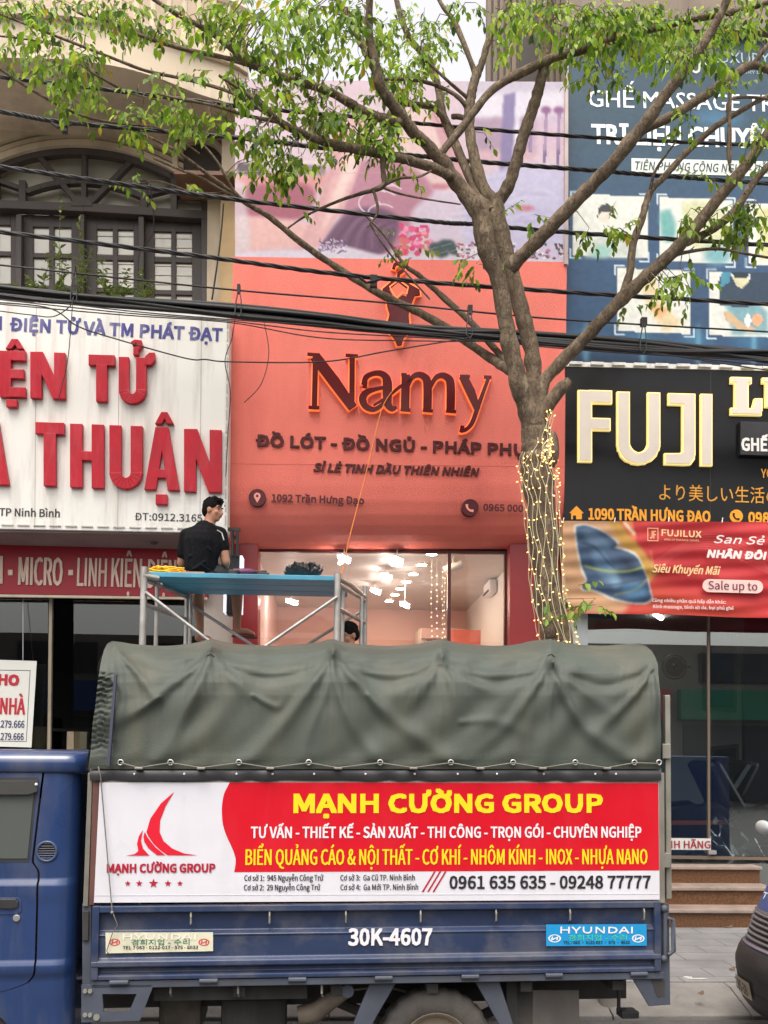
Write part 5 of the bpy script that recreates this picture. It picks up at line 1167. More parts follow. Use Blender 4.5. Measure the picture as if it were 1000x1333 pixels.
canvas = mb.build('canopy', m_canvas, TROOT, local=True, smooth=180, fixn=False)
for side in (0, NU):
    mb = MB(); edge_ = [r[side] for r in rows]; n = len(edge_)
    half = NV + 1
    near = edge_[:half]; far = [Vector((p.x, W_ - p.y, p.z)) for p in near]
    for i in range(0, half - 1):
        for k in range(6):
            q = []
            for (P0, F0, t) in ((near[i], far[i], k / 6), (near[i], far[i], (k + 1) / 6), (near[i + 1], far[i + 1], (k + 1) / 6), (near[i + 1], far[i + 1], k / 6)):
                v_ = P0.lerp(F0, t); v_.x += (-0.012 if side == 0 else 0.012) * math.sin(t * math.pi * 4 + i * 0.1) ; q.append(v_)
            mb.add(q, [(0, 1, 2, 3)])
    mb.build('end_flap', m_canvas, canvas, local=True, smooth=180)
eyes = [157, 222, 311, 402, 495, 587, 668, 749, 826, 858]
for px in eyes:
    c = TP(px, 992.5, -0.052); e = MB(); e.tube([c + Vector((0.013 * math.cos(a), 0, 0.013 * math.sin(a))) for a in [2 * math.pi * k / 12 for k in range(13)]], 0.004, 6, cap=False); e.build('eyelet', m_eye, canvas, local=True, smooth=180)
    MB().prism([c + Vector((0.0115 * math.cos(a), 0.006, 0.0115 * math.sin(a))) for a in [2 * math.pi * k / 12 for k in range(12)]], (0, 0.003, 0)).build('eyelet_hole', m_plastic, canvas, local=True)
cordp = []
hooks = [181, 262, 352, 440, 538, 625, 706, 790]
for k, px in enumerate(eyes[:-1]):
    cordp.append(TP(px, 993, -0.06))
    if k < len(hooks): cordp.append(TP(hooks[k], 999.5, -0.062))
cordp.append(TP(858, 994, -0.06))
MB().tube(cordp, 0.0034, 6).build('lacing_cord', m_rope, canvas, local=True, smooth=180)
for px in hooks:
    c = TP(px, 1000, -0.05); MB().box((c.x - 0.02, -0.066, c.z - 0.006), (c.x + 0.02, -0.03, c.z + 0.006)).build('cord_hook', m_steel, canvas, local=True, bevel=0.003)
sk = MB(); sk.grid(lambda u, v: TP(117 + 744 * u, 999 + 17 * v, -0.012 - 0.010 * math.sin(u * 60 + 3 * math.sin(u * 23)) * v - 0.012 * math.sin(math.pi * v)), 180, 6)
skirt = sk.build('canopy_skirt', mat('black vinyl skirt', S(58, 58, 60), 0.4, var=0.2, vscale=6), TROOT, local=True, smooth=180)
for px in (175, 240, 308, 355, 409, 476, 540, 596, 647, 708, 775, 802):
    c = TP(px, 1007.5, -0.03); MB().ell(c, (0.006, 0.005, 0.006), 8, 5).build('stud', m_wht, skirt, local=True)
zp = MB(); zp.prism(tq([(148.5, 878), (152, 878), (142.5, 997), (139, 997)], -0.072), (0, 0.03, 0)); zp.build('seam_tape', mat('dark seam tape', S(62, 62, 80), 0.6), canvas, local=True)
for r in rib_px[:1] + rib_px[3:]:
    t_ = MB(); c = TP(r, 853, 0.02); t_.tube([c + Vector((-0.02, -0.035, -0.008)), c + Vector((0, -0.042, 0.002)), c + Vector((0.02, -0.035, -0.012))], 0.004, 6); t_.build('torn_patch', m_plastic, canvas, local=True)
tcd = MB(); tcd.tube([TP(128, 998, -0.045), TP(131, 1010, -0.03), TP(146, 1185, -0.035), TP(146.5, 1190, -0.04)], 0.0035, 6); tcd.tube([TP(146, 1186, -0.04), TP(150, 1196, -0.045), TP(153, 1204, -0.04), TP(146, 1216, -0.03), TP(139, 1238, -0.03), TP(141, 1241, -0.03)], 0.0025, 5); tcd.ell(TP(146, 1188, -0.042), 0.009, 8, 6)
tcd.build('tie_cord', m_rope, TROOT, local=True, smooth=180)

# ---- cab
xr_c = tx(97, 1150, 0.02)
def cab_x(px, py): return TP(px, py, 0.02).x
zt_, zb_ = TP(60, 1006, 0.02).z, 0.36
crz = [(1006, 0.0), (1060, -0.004), (1120, -0.004), (1146, 0.004), (1151, -0.014), (1160, -0.012), (1180, -0.006), (1250, -0.006), (1255, -0.022), (1264, -0.018), (1275, 0.0), (1345, 0.012)]
crz = [(TP(60, py, 0.02).z, d) for py, d in crz]
def cd_off(z):
    for (z1, d1), (z0_, d0) in zip(crz[:-1], crz[1:]):
        if z0_ <= z <= z1: t = (z1 - z) / (z1 - z0_ + 1e-9); t = t * t * (3 - 2 * t); return d1 + (d0 - d1) * t
    return crz[0][1] if z > crz[0][0] else crz[-1][1]
rc = 0.10
xfront = xr_c - 1.62
def seam_x(z):
    L = [(1000, 55), (1010, 54), (1122, 42), (1128, 46), (1134, 50), (1262, 46.5), (1270, 44), (1279, 36), (1286, 18), (1291, 0), (1300, -60), (1340, -90)]
    L = [(TP(60, py, 0.02).z, cab_x(px, py)) for py, px in L]
    for (z1, a), (z0_, b_) in zip(L[:-1], L[1:]):
        if z0_ <= z <= z1: t = (z1 - z) / (z1 - z0_ + 1e-9); return a + (b_ - a) * t
    return L[0][1] if z > L[0][0] else L[-1][1]
arch_c = (cab_x(-62, 1362), 0.285); arch_r = 0.335
def zmin_at(x):
    dx = x - arch_c[0]
    return max(zb_, arch_c[1] + math.sqrt(max(0.0, arch_r ** 2 - dx * dx))) if abs(dx) < arch_r else zb_
zs = [zb_ + (zt_ - zb_) * k / 80 for k in range(81)]
def cab_side(near=True):
    b = MB(); rws = []
    for z in zs:
        xs_ = seam_x(z) + 0.006; row = []
        taper = 0.05 * max(0, (z - 1.15)) 
        for k in range(13):
            x = xs_ + (xr_c - rc - xs_) * k / 12; row.append((x, 0.02 + cd_off(z) + taper))
        for k in range(1, 13):
            a = math.pi / 2 * k / 12; row.append((xr_c - rc + rc * math.sin(a), 0.02 + cd_off(z) * math.cos(a) + taper + rc * (1 - math.cos(a))))
        row.append((xr_c, 0.81))
        rws.append([Vector((x, y if near else W_ - y, max(z, zmin_at(x) if x < xr_c - rc else zb_))) for x, y in row])
    w_ = len(rws[0])
    for r in rws: b.v += r
    for i in range(len(rws) - 1):
        for j in range(w_ - 1):
            a = i * w_ + j; b.f.append((a, a + 1, a + w_ + 1, a + w_) if near else (a, a + w_, a + w_ + 1, a + 1))
    return b
cabo = cab_side(True).build('cab', m_blue, TROOT, local=True, smooth=50, fixn=False)
cab_side(False).build('cab_far_side', m_blue, cabo, local=True, smooth=50, fixn=False)
def door_mesh(near=True):
    b = MB(); rws = []
    for z in zs:
        xs_ = seam_x(z) - 0.004; x0 = xfront + 0.10 + 0.28 * max(0, z - 1.05) ; xs2 = max(xs_, x0 + 0.001); taper = 0.05 * max(0, (z - 1.15))
        rws.append([Vector((x0 + (xs2 - x0) * k / 30, (0.018 + cd_off(z) + taper) if near else W_ - (0.018 + cd_off(z) + taper), max(z, zmin_at(x0 + (xs2 - x0) * k / 30)))) for k in range(31)])
    for r in rws: b.v += r
    for i in range(80):
        for j in range(30): a = i * 31 + j; b.f.append((a, a + 1, a + 32, a + 31) if near else (a, a + 31, a + 32, a + 1))
    return b
door = door_mesh(True).build('door', m_blue, TROOT, local=True, smooth=50, fixn=False)
door_mesh(False).build('door', m_blue, TROOT, local=True, smooth=50, fixn=False)
MB().box((xfront + 0.3, 0.07, 0.6), (xr_c - 0.06, W_ - 0.07, 1.62)).build('cab_interior', m_under, cabo, local=True)
# front: sloped nose, windscreen
fr = MB(); lv = [(0.36, 0.0), (0.55, -0.03), (0.8, -0.02), (1.02, 0.03), (1.05, 0.05)]
def nose(u, v):
    k = v * (len(lv) - 1); i = min(int(k), len(lv) - 2); f = k - i; z = lv[i][0] * (1 - f) + lv[i + 1][0] * f; xo = lv[i][1] * (1 - f) + lv[i + 1][1] * f
    s = 2 * u - 1; return (xfront + 0.02 + xo + 0.12 * abs(s) ** 4, W_ / 2 - s * (W_ / 2 - 0.02), z)
fr.grid(nose, 24, 12); fr.build('nose_panel', m_blue, cabo, local=True, smooth=60)
ws_ = MB(); ws_.grid(lambda u, v: (xfront + 0.07 + 0.12 * abs(2 * u - 1) ** 4 + 0.33 * v, W_ / 2 - (2 * u - 1) * (W_ / 2 - 0.03 - 0.04 * v), 1.05 + (zt_ - 1.05) * v), 20, 6)
m_cabglass = mat('dark cab glass', (0.20, 0.225, 0.21), 0.03, metal=0.6)
ws_.build('windscreen', m_cabglass, cabo, local=True, smooth=60)
# roof with overhanging rounded rim
rf = MB(); rr = [(1006.5, 0.0), (1003, -0.012), (992, -0.016), (985, -0.006), (980, 0.02), (977.5, 0.07), (975.5, 0.2)]
def roof_ring(py, ins):
    z = TP(60, py, 0.0).z; x1 = tx(111.5, 990, 0.02) - max(0, ins) * 0.7; x0 = xfront + 0.38 + max(0, ins); y0 = 0.045 + ins; y1 = W_ - y0; r = 0.11; out = []
    for (cx_, cy_, a0) in ((x1 - r, y0 + r, -90), (x1 - r, y1 - r, 0), (x0 + r, y1 - r, 90), (x0 + r, y0 + r, 180)):
        for k in range(9): a = R(a0 + 90 * k / 8); out.append(Vector((cx_ + r * math.cos(a), cy_ + r * math.sin(a), z)))
    return out
rings = [roof_ring(*q) for q in rr]; n = len(rings[0])
for r in rings: rf.v += r
for i in range(len(rings) - 1):
    for j in range(n): a = i * n + j; b_ = i * n + (j + 1) % n; rf.f.append((a, b_, b_ + n, a + n))
rf.f.append(tuple((len(rings) - 1) * n + j for j in range(n))); rf.f.append(tuple(range(n))[::-1])
rf.build('roof', m_blue, TROOT, local=True, smooth=50)
# side window, wind deflector, handle, lock, vent
def dside(pts, d): return [Vector((TP(x, y, 0.02).x, 0.018 + 0.05 * max(0, TP(x, y, 0.02).z - 1.15) - 0.004 + d, TP(x, y, 0.02).z)) for x, y in pts]
MB().prism(dside([(-150, 1012), (48, 1012), (38.5, 1122), (-190, 1122)], -0.002), (0, 0.008, 0)).build('window_seal', m_plastic, door, local=True)
MB().prism(dside([(-146, 1016), (44.5, 1016), (36, 1117.5), (-185, 1117.5)], -0.006), (0, 0.003, 0)).build('window', m_cabglass, door, local=True)
MB().prism(dside([(-150, 1017), (43, 1017), (50, 1012), (49, 1030), (38, 1034), (-150, 1034)], -0.03), (0, 0.006, 0)).build('wind_deflector', mat('smoked deflector', S(62, 62, 60), 0.3), door, local=True)
MB().ell(dside([(48, 1021)], -0.033)[0], 0.008, 8, 6).build('deflector_clip', m_wht, door, local=True)
MB().prism(dside([(-46, 1168), (24, 1168), (29, 1172), (29, 1186), (22, 1190), (-46, 1190)], -0.0075), (0, 0.003, 0)).build('handle_recess', m_blue, door, local=True, bevel=0.003)
MB().prism(dside([(-40, 1169), (22, 1169), (26, 1174), (25, 1181), (16, 1183), (-40, 1180)], -0.0175), (0, 0.014, 0)).build('handle', m_plastic, door, local=True, bevel=0.005)
c = dside([(22.6, 1194.5)], -0.012)[0]; MB().cyl(c, c + Vector((0, 0.01, 0)), 0.017, 14).build('lock', m_eye, door, local=True, bevel=0.002)
c = dside([(60.8, 1108.5)], 0.004)[0]
vt = MB(); vt.tube([c + Vector((0.048 * math.cos(a), -0.006, 0.048 * math.sin(a))) for a in [2 * math.pi * k / 28 for k in range(29)]], 0.007, 8, cap=False)
vo = vt.build('vent_ring', mat('blue grey vent rim', S(58, 72, 100), 0.35), cabo, local=True, smooth=180)
MB().cyl(c + Vector((0, -0.002, 0)), c + Vector((0, 0.004, 0)), 0.045, 24).build('vent_back', m_plastic, vo, local=True)
vs_ = MB()
for k in range(-3, 4):
    hw = math.sqrt(max(0.0001, 0.044 ** 2 - (k * 0.012) ** 2)); vs_.prism([c + Vector((-hw, -0.010, k * 0.012 + 0.003)), c + Vector((hw, -0.010, k * 0.012 + 0.003)), c + Vector((hw, -0.003, k * 0.012 - 0.002)), c + Vector((-hw, -0.003, k * 0.012 - 0.002))], (0, 0.001, 0.0015))
vs_.build('vent_slat', mat('dark vent slat', (0.05, 0.05, 0.055), 0.4), vo, local=True)
# ---- chassis, wheels
for yy in (0.42, W_ - 0.48): MB().box((xfront + 0.2, yy, 0.47), (xbr - 0.03, yy + 0.07, 0.61)).build('chassis_rail', m_under, TROOT, local=True)
for px in (222, 310, 419): MB().tube([TP(px, 1280, 0.03), TP(px, 1293, 0.02), TP(px + 1, 1297, 0.05)], 0.006, 6).build('under_hook', m_steel, TROOT, local=True)
for k in range(6):
    x = xbl + 0.2 + k * 0.5; MB().box((x, 0.05, 0.61), (x + 0.06, W_ - 0.05, 0.66)).build('cross_member', m_under, TROOT, local=True)
MB().prism(tq([(200, 1281), (400, 1279), (400, 1300), (200, 1303)], 0.10), (0, 0.03, 0)).build('side_rail', m_under, TROOT, local=True)
MB().box((TP(288, 1300, .3).x, 0.28, 0.36), (TP(374, 1300, .3).x, 0.7, 0.56)).build('fuel_tank', m_under, TROOT, local=True, bevel=0.03)
MB().box((TP(205, 1300, .3).x, 0.35, 0.33), (TP(262, 1300, .3).x, 0.8, 0.58)).build('gearbox', mat('oily brown casting', (0.06, 0.05, 0.038), 0.6, var=0.4, vscale=12), TROOT, local=True, bevel=0.03)
fn = MB(); fn.tube([TP(388, 1322, .2), TP(410, 1318, .2), TP(432, 1302, .15), TP(452, 1290, .10)], [0.05, 0.055, 0.045, 0.035], 14)
fo = fn.build('filler_neck', mat('brown filler pipe', (0.13, 0.105, 0.08), 0.6, var=0.2, vscale=9), TROOT, local=True, smooth=60)
p = TP(452, 1289, .08); cp = MB(); cp.cyl(p, p + Vector((0, -0.03, 0)), 0.035, 16); cp.build('filler_cap', m_bedgrey, fo, local=True, bevel=0.004)
MB().tube(tq([(437, 1291), (500, 1283), (560, 1300)], 0.3), 0.008, 6).build('brake_pipe', m_steel, TROOT, local=True)
for q in ([(484, 1274), (519, 1274), (478, 1345), (456, 1345)], [(616, 1273), (648, 1271), (672, 1345), (656, 1345)]):
    MB().prism(tq(q, 0.03), (0, 0.03, 0)).build('fender_brace', m_bedgrey, TROOT, local=True, bevel=0.004)
MB().prism(tq([(672, 1289), (754, 1289), (755, 1345), (673, 1345)], 0.12), (0, 0.012, 0)).build('mud_flap', mat('grey rubber flap', S(84, 80, 76), 0.8, var=0.2, vscale=5, dirt=S(46, 42, 40), dirtscale=3), TROOT, local=True, bevel=0.004)
MB().box((TP(640, 1300, .5).x, 0.12, 0.26), (TP(672, 1300, .5).x, 0.16, 0.66)).build('flap_hanger', m_under, TROOT, local=True)
rl = MB(); q = TP(812, 1322, .2); rl.box((q.x - 0.01, 0.2, q.z - 0.02), (q.x + 0.09, 0.30, q.z + 0.02)); rl.box((q.x - 0.02, 0.24, q.z), (q.x + 0.0, 0.26, 0.6)); rl.build('tow_hook', m_plastic, TROOT, local=True, bevel=0.008)
def wheel(x, y, near, z=0.312):
    tyre = MB(); r = 0.312; wd = 0.16
    pr = [(0.6, -0.42), (0.66, -0.5), (0.8, -0.53), (0.93, -0.47), (0.985, -0.36), (1.0, -0.2), (1.0, 0.2), (0.985, 0.36), (0.93, 0.47), (0.8, 0.53), (0.66, 0.5), (0.6, 0.42)]
    n = 72; rg = len(pr)
    for k in range(n):
        a = 2 * math.pi * k / n
        for i, (rr_, ww) in enumerate(pr):
            q = r * rr_ * (0.972 if (k % 3 == 0 and 3 <= i <= 8) else 1.0); tyre.v.append(Vector((x + q * math.cos(a), y + ww * wd, z + q * math.sin(a))))
    for k in range(n):
        for i in range(rg - 1): a = k * rg + i; b_ = ((k + 1) % n) * rg + i; tyre.f.append((a, b_, b_ + 1, a + 1))
    w_ = thing_child('wheel', TROOT)
    tyre.build('tyre', m_rubber, w_, local=True, smooth=35)
    rim = MB(); s = -1 if near else 1; pr2 = [(0.615, 0.40), (0.6, 0.46), (0.56, 0.42), (0.5, 0.2), (0.38, 0.16), (0.3, 0.3), (0.16, 0.32), (0.001, 0.32)]
    for k in range(36):
        a = 2 * math.pi * k / 36
        for rr_, ww in pr2: rim.v.append(Vector((x + r * rr_ * math.cos(a), y + s * ww * wd, z + r * rr_ * math.sin(a))))
    m_ = len(pr2)
    for k in range(36):
        for i in range(m_ - 1): a = k * m_ + i; b_ = ((k + 1) % 36) * m_ + i; rim.f.append((a, b_, b_ + 1, a + 1))
    rim.build('rim', m_rim, w_, local=True, smooth=35)
    return w_
def thing_child(name, parent):
    o = bpy.data.objects.new(name, None); COL.objects.link(o); o.parent = parent; o.empty_display_size = 0.1; return o
xw = TP(564, 1358, 0.18).x; xfw = arch_c[0]
for xx in (xw, xfw):
    wheel(xx, 0.15, True); wheel(xx, W_ - 0.15, False)
MB().tube([(xw, 0.2, 0.285), (xw, W_ - 0.2, 0.285)], 0.05, 10).build('axle', m_under, TROOT, local=True)
MB().tube([(xfw, 0.2, 0.285), (xfw, W_ - 0.2, 0.285)], 0.04, 10).build('axle', m_under, TROOT, local=True)
for yy in (0.34,): 
    MB().tube([(xw - 0.5, yy, 0.5), (xw - 0.2, yy, 0.37), (xw, yy, 0.34), (xw + 0.2, yy, 0.37), (xw + 0.5, yy, 0.5)], 0.03, 8).build('leaf_spring', m_under, TROOT, local=True)
MB().box((xfront + 0.0, 0.03, 0.26), (xfront + 0.12, W_ - 0.03, 0.5)).build('bumper', m_plastic, TROOT, local=True, bevel=0.03)
ar = MB()
for k in range(14):
    a0, a1 = math.pi * k / 14, math.pi * (k + 1) / 14
    q = [(arch_c[0] + arch_r * math.cos(a), 0.03, arch_c[1] + arch_r * math.sin(a)) for a in (a0, a1)]; ar.add(q + [(v[0], 0.4, v[2]) for v in q[::-1]], [(0, 1, 2, 3)])
ar.build('wheel_arch', m_plastic, cabo, local=True)

# ================================================================== SECOND VEHICLE: nose of a blue truck parked behind
W2 = 1.62
p0 = P(959.5, 1232, 6.75)
T2 = thing('van', 'dusty blue van with black bumper and slatted grille, parked behind the flatbed truck', 'van', (p0.x - 0.10, 6.78 - W2, 0), R(2.7))
xf_l = [(0.18, 0.10), (0.24, 0.05), (0.34, 0.02), (0.5, 0.0), (0.58, 0.03), (0.64, 0.075), (0.8, 0.13), (0.98, 0.22), (1.1, 0.30), (1.14, 0.33), (1.5, 0.62), (1.8, 0.86)]
def xf(z):
    for (z0_, a), (z1, b_) in zip(xf_l[:-1], xf_l[1:]):
        if z0_ <= z <= z1: t = (z - z0_) / (z1 - z0_); return a + (b_ - a) * t
    return xf_l[-1][1]
def F(s, z, d=0.0):                     # s from -1 (near side) to 1 (far side)
    return Vector((xf(z) + 0.20 * abs(s) ** 3.2 - d, W2 / 2 + s * (W2 / 2 - (0.05 + 0.08 * max(0, z - 1.1))), z))
def band(name, m, z0_, z1, parent=None, d=0.0, s0=-1, s1=1, nz=8, ns=40, smooth=40):
    b = MB(); b.grid(lambda u, v: F(s0 + (s1 - s0) * u, z0_ + (z1 - z0_) * v, d), ns, nz); return b.build(name, m, parent or T2, local=True, smooth=smooth)
m_blue2 = mat('dusty blue paint', S(62, 86, 138), 0.4, var=0.08, vscale=3, dirt=S(120, 118, 116), dirtscale=2, dirtamt=0.45)
m_bump2 = mat('black bumper plastic', (0.022, 0.022, 0.024), 0.55, var=0.25, vscale=5, dirt=(0.06, 0.056, 0.05), dirtscale=3)
nb = band('nose_panel', m_blue2, 0.60, 1.13)
bm2 = band('bumper', m_bump2, 0.18, 0.60, d=0.02, nz=14)
MB().grid(lambda u, v: F(-1 + 2 * u, 0.60, 0.02 - 0.05 * v), 40, 2).build('bumper_top', m_bump2, bm2, local=True, smooth=40)
band('bumper_groove', m_plastic, 0.425, 0.437, bm2, 0.023, nz=1)
band('air_intake', m_plastic, 0.25, 0.335, bm2, 0.022, -0.8, 0.86, nz=3)
band('windscreen', m_cabglass, 1.15, 1.78, d=-0.01); band('cowl', m_plastic, 1.13, 1.16, d=0.005, nz=2)
gr = band('grille', m_plastic, 0.63, 0.83, nb, 0.006, -0.72, 0.72)
for k in range(6):
    z = 0.645 + 0.033 * k; MB().grid(lambda u, v: F(-0.7 + 1.4 * u, z + 0.016 * v, 0.012 + 0.012 * math.sin(math.pi * (0.2 + 0.8 * v))), 36, 3).build('slat', mat('grey grille slat', S(96, 98, 100), 0.4, var=0.1), gr, local=True, smooth=180)
for zz in (0.622, 0.836): MB().grid(lambda u, v: F(-0.74 + 1.48 * u, zz - 0.007 + 0.014 * v, 0.02), 36, 1).build('grille_rim', mat('dull chrome', (0.35, 0.35, 0.36), 0.4, metal=0.8), gr, local=True)
em2 = MB()
c = F(0.10, 0.74, 0.03)
for a, b_ in (((-.05, -.05), (-.035, .05)), ((.035, -.05), (.05, .05))): em2.bar(Vector((c.x, c.y + a[0], c.z + a[1])), Vector((c.x, c.y + b_[0], c.z + b_[1])), 0.02, 0.012, (1, 0, 0))
em2.bar(Vector((c.x, c.y - .045, c.z - .008)), Vector((c.x, c.y + .045, c.z + .008)), 0.018, 0.012, (1, 0, 0)); em2.build('emblem', mat('dull gold chrome', (0.45, 0.38, 0.24), 0.4, metal=0.8), gr, local=True)
for s in (-1, 1): band('headlight', mat('headlight glass', (0.25, 0.26, 0.27), 0.1, spec=0.8), 0.64, 0.8, nb, 0.008, s * 0.76, s * 0.97, nz=5, ns=10)
pl = MB(); pl.grid(lambda u, v: F(0.28 + 0.42 * u, 0.285 + 0.115 * v, 0.035), 6, 1); plate = pl.build('number_plate', mat('worn plate', S(196, 184, 160), 0.5, var=0.06, vscale=20), bm2, local=True)
def ftext(s, sA, sB, z, cap, m, parent, d, **kw):
    a, b_ = F(sB, z, d), F(sA, z, d); u1, u2 = F(sB, z + cap, d), None
    up = (F((sA + sB) / 2, z + cap, d) - F((sA + sB) / 2, z, d)).normalized()
    return text('lettering', m, parent, s, a, b_, cap, local=True, up=up, lift=0.002, **kw)
ftext('29S-38', 0.32, 0.66, 0.305, 0.075, m_blk, plate, 0.042, stroke=0.2)
ftext('MẠNH CƯỜNG', -0.45, 0.62, 1.0, 0.085, m_wht, nb, 0.018, stroke=0.24)
ftext('Tư vấn Thiết kế', -0.5, 0.66, 0.90, 0.05, m_wht, nb, 0.014, stroke=0.18)
sd = MB()
for s, yy in ((-1, 0.06), (1, W2 - 0.06)):
    o_ = [Vector((F(s, z).x - 0.002, yy, z)) for z in (0.25, 0.6, 1.1, 1.5, 1.8)]
    sd.prism(o_ + [Vector((3.2, yy, 1.85)), Vector((3.2, yy, 0.25))], (0, 0.012 if s < 0 else -0.012, 0))
sd.build('side_panel', m_blue2, T2, local=True)
MB().box((0.86, 0.10, 1.8), (3.2, W2 - 0.10, 1.86)).build('roof', m_blue2, T2, local=True, bevel=0.02)
MB().box((0.5, 0.08, 0.3), (3.2, W2 - 0.08, 1.1)).build('inner_body', m_under, T2, local=True)
for y_ in (0.1, W2 - 0.1):
    b = MB(); b.tube([(0.85, y_ - 0.08, 0.28), (0.85, y_ + 0.08, 0.28)], 0.28, 28); b.build('wheel', m_rubber, T2, local=True, bevel=0.03)
mr_ = MB(); mc = TI; pm = T2.matrix_basis.inverted() @ P(994, 1077, 6.75); mr_.ell(pm, (0.03, 0.11, 0.05), 12, 8); mi = mr_.build('mirror', mat('grey mirror shell', S(180, 184, 184), 0.3), T2, local=True, smooth=180)
MB().tube([pm + Vector((0.02, -0.05, -0.03)), pm + Vector((0.12, -0.15, -0.12)), F(0.95, 1.14) + Vector((0.05, 0, 0))], 0.01, 6).build('mirror_arm', m_plastic, mi, local=True)

# ---- round concrete post standing on the kerb side behind the truck tail
pc = P(791, 1300, 6.95)
po = thing('bollard', 'round grey concrete post under the rear end of the truck bed', 'bollard', (pc.x, 6.95, 0))
MB().tube([(pc.x, 6.95, 0), (pc.x, 6.95, 0.62)], 0.066, 18).build('post', mat('grey post concrete', S(136, 132, 124), 0.8, var=0.15, vscale=4, bump=0.2, bscale=60), po, smooth=40)
MB().tube([(pc.x, 6.95, 0.62), (pc.x, 6.95, 0.65)], [0.075, 0.06], 18).build('cap', mat('grey post concrete', (0, 0, 0)), po, smooth=40)

# ================================================================== SCAFFOLD
m_galv = mat('galvanised tube', (0.42, 0.41, 0.39), 0.45, metal=0.6, var=0.2, vscale=9, dirt=S(110, 90, 70), dirtscale=6, dirtamt=0.5)
m_plankblue = mat('turquoise plank', S(72, 150, 178), 0.5, var=0.1, vscale=4, dirt=S(60, 80, 84), dirtscale=3, dirtamt=0.6, stretch=(0.5, 2, 2))
YN_, YF_ = 8.55, 9.5
def post(px, Y): return P(px, 800, Y).x
NLx, FLx, NRx, FRx = post(186.5, YN_), post(243, YF_), post(439, YN_), post(475, YF_)
sc = thing('scaffold', 'galvanised tube scaffold with a turquoise plank deck behind the truck', 'scaffold', ((NLx + NRx) / 2, 9.0, 0.15))
zd = 3.40
for x, Y, yt, r in ((NLx, YN_, 738, 0.030), (NRx, YN_, 741, 0.030), (FLx, YF_, 772, 0.024), (FRx, YF_, 757, 0.024)):
    MB().tube([(x, Y, 0.15), (x, Y, P(187, yt, Y).z)], r, 12).build('post', m_galv, sc, smooth=50)
for x, Y in ((NLx + 0.065, YN_ + 0.28), (NRx + 0.05, YN_ + 0.26), (FLx + 0.045, YF_ - 0.05), (FRx - 0.04, YF_ - 0.22)):
    MB().tube([(x, Y, 0.15), (x, Y, zd - 0.02)], 0.019, 10).build('ladder_leg', m_galv, sc, smooth=50)
def brace(a, b_, Ya, Yb): MB().tube([P(*a, Ya), P(*b_, Yb)], 0.0155, 8).build('cross_brace', m_galv, sc, smooth=50)
brace((190, 771), (439, 962), YN_ - .03, YN_ - .03); brace((439, 777), (187, 950), YN_ - .045, YN_ - .045)
brace((245, 785), (474, 935), YF_ + .02, YF_ + .02); brace((473, 794), (246, 935), YF_ + .035, YF_ + .035)
for (xa, xb) in ((NLx, FLx), (NRx, FRx)):
    for z in (zd - 0.03, zd - 0.25, 1.5, 1.33): MB().tube([(xa, YN_, z), (xb, YF_, z)], 0.02, 8).build('ladder_rung', m_galv, sc, smooth=50)
MB().tube([(NRx, YN_, zd + 0.02), (NRx + (FRx - NRx) * .5, 9.03, zd + 0.035), (FRx, YF_, zd + 0.0)], 0.024, 8).build('end_rail', m_galv, sc, smooth=50)
MB().tube([(NLx - 0.01, YN_ - 0.01, zd - 0.0), (NLx + 0.12, YN_ + 0.05, zd - 0.01)], 0.028, 8).build('coupler', m_galv, sc, smooth=50)
for k in range(3):
    y0 = 8.58 + 0.31 * k; xa, xb = NLx + 0.03 + 0.06 * k, NRx - 0.02 + 0.06 * k
    MB().box((xa, y0, zd), (xb, y0 + 0.295, zd + 0.045)).build('deck_plank', m_plankblue, sc, bevel=0.006)
MB().box((NLx + 0.1, 8.62, 1.36), (FRx - 0.02, 9.45, 1.40)).build('lower_deck', m_plankblue, sc)

# ================================================================== PEOPLE
def remesh(mb, name, m, voxel, parent, smooth_it=4):
    me = mb.mesh('tmp'); o = bpy.data.objects.new('tmp', me); COL.objects.link(o)
    r = o.modifiers.new('r', 'REMESH'); r.mode = 'VOXEL'; r.voxel_size = voxel; r.use_smooth_shade = True
    s = o.modifiers.new('s', 'SMOOTH'); s.factor = 0.5; s.iterations = smooth_it
    dg = bpy.context.evaluated_depsgraph_get(); ne = bpy.data.meshes.new_from_object(o.evaluated_get(dg))
    bpy.data.objects.remove(o); bpy.data.meshes.remove(me)
    ne.name = name; ne.transform(rootmat(parent).inverted()); ne.materials.clear(); ne.materials.append(m)
    ne.polygons.foreach_set('use_smooth', [True] * len(ne.polygons))
    ob = bpy.data.objects.new(name, ne); COL.objects.link(ob); ob.parent = parent; return ob
def limb(mb, pts, rs): mb.tube(pts, rs, 14); [mb.ell(p, r, 12, 8) for p, r in zip(pts, rs)]; return mb
m_skin = mat('tanned skin', S(172, 122, 98), 0.55, var=0.08, vscale=9)
m_hair = mat('black hair', (0.006, 0.0055, 0.0055), 0.8, var=0.3, vscale=30, bump=0.4, bscale=90, spec=0.12)
m_shirt = mat('black patterned shirt', (0.007, 0.007, 0.009), 0.85, spec=0.15, var=0.6, vscale=40, bump=0.15, bscale=30)
m_short = mat('dark shorts', (0.03, 0.03, 0.034), 0.85, var=0.3, vscale=20)
m_eyew = mat('eye white', S(96, 76, 66), 0.4); m_stripe = mat('pale stripe', S(200, 198, 192), 0.6); m_lip = mat('lip', S(130, 78, 70), 0.5)
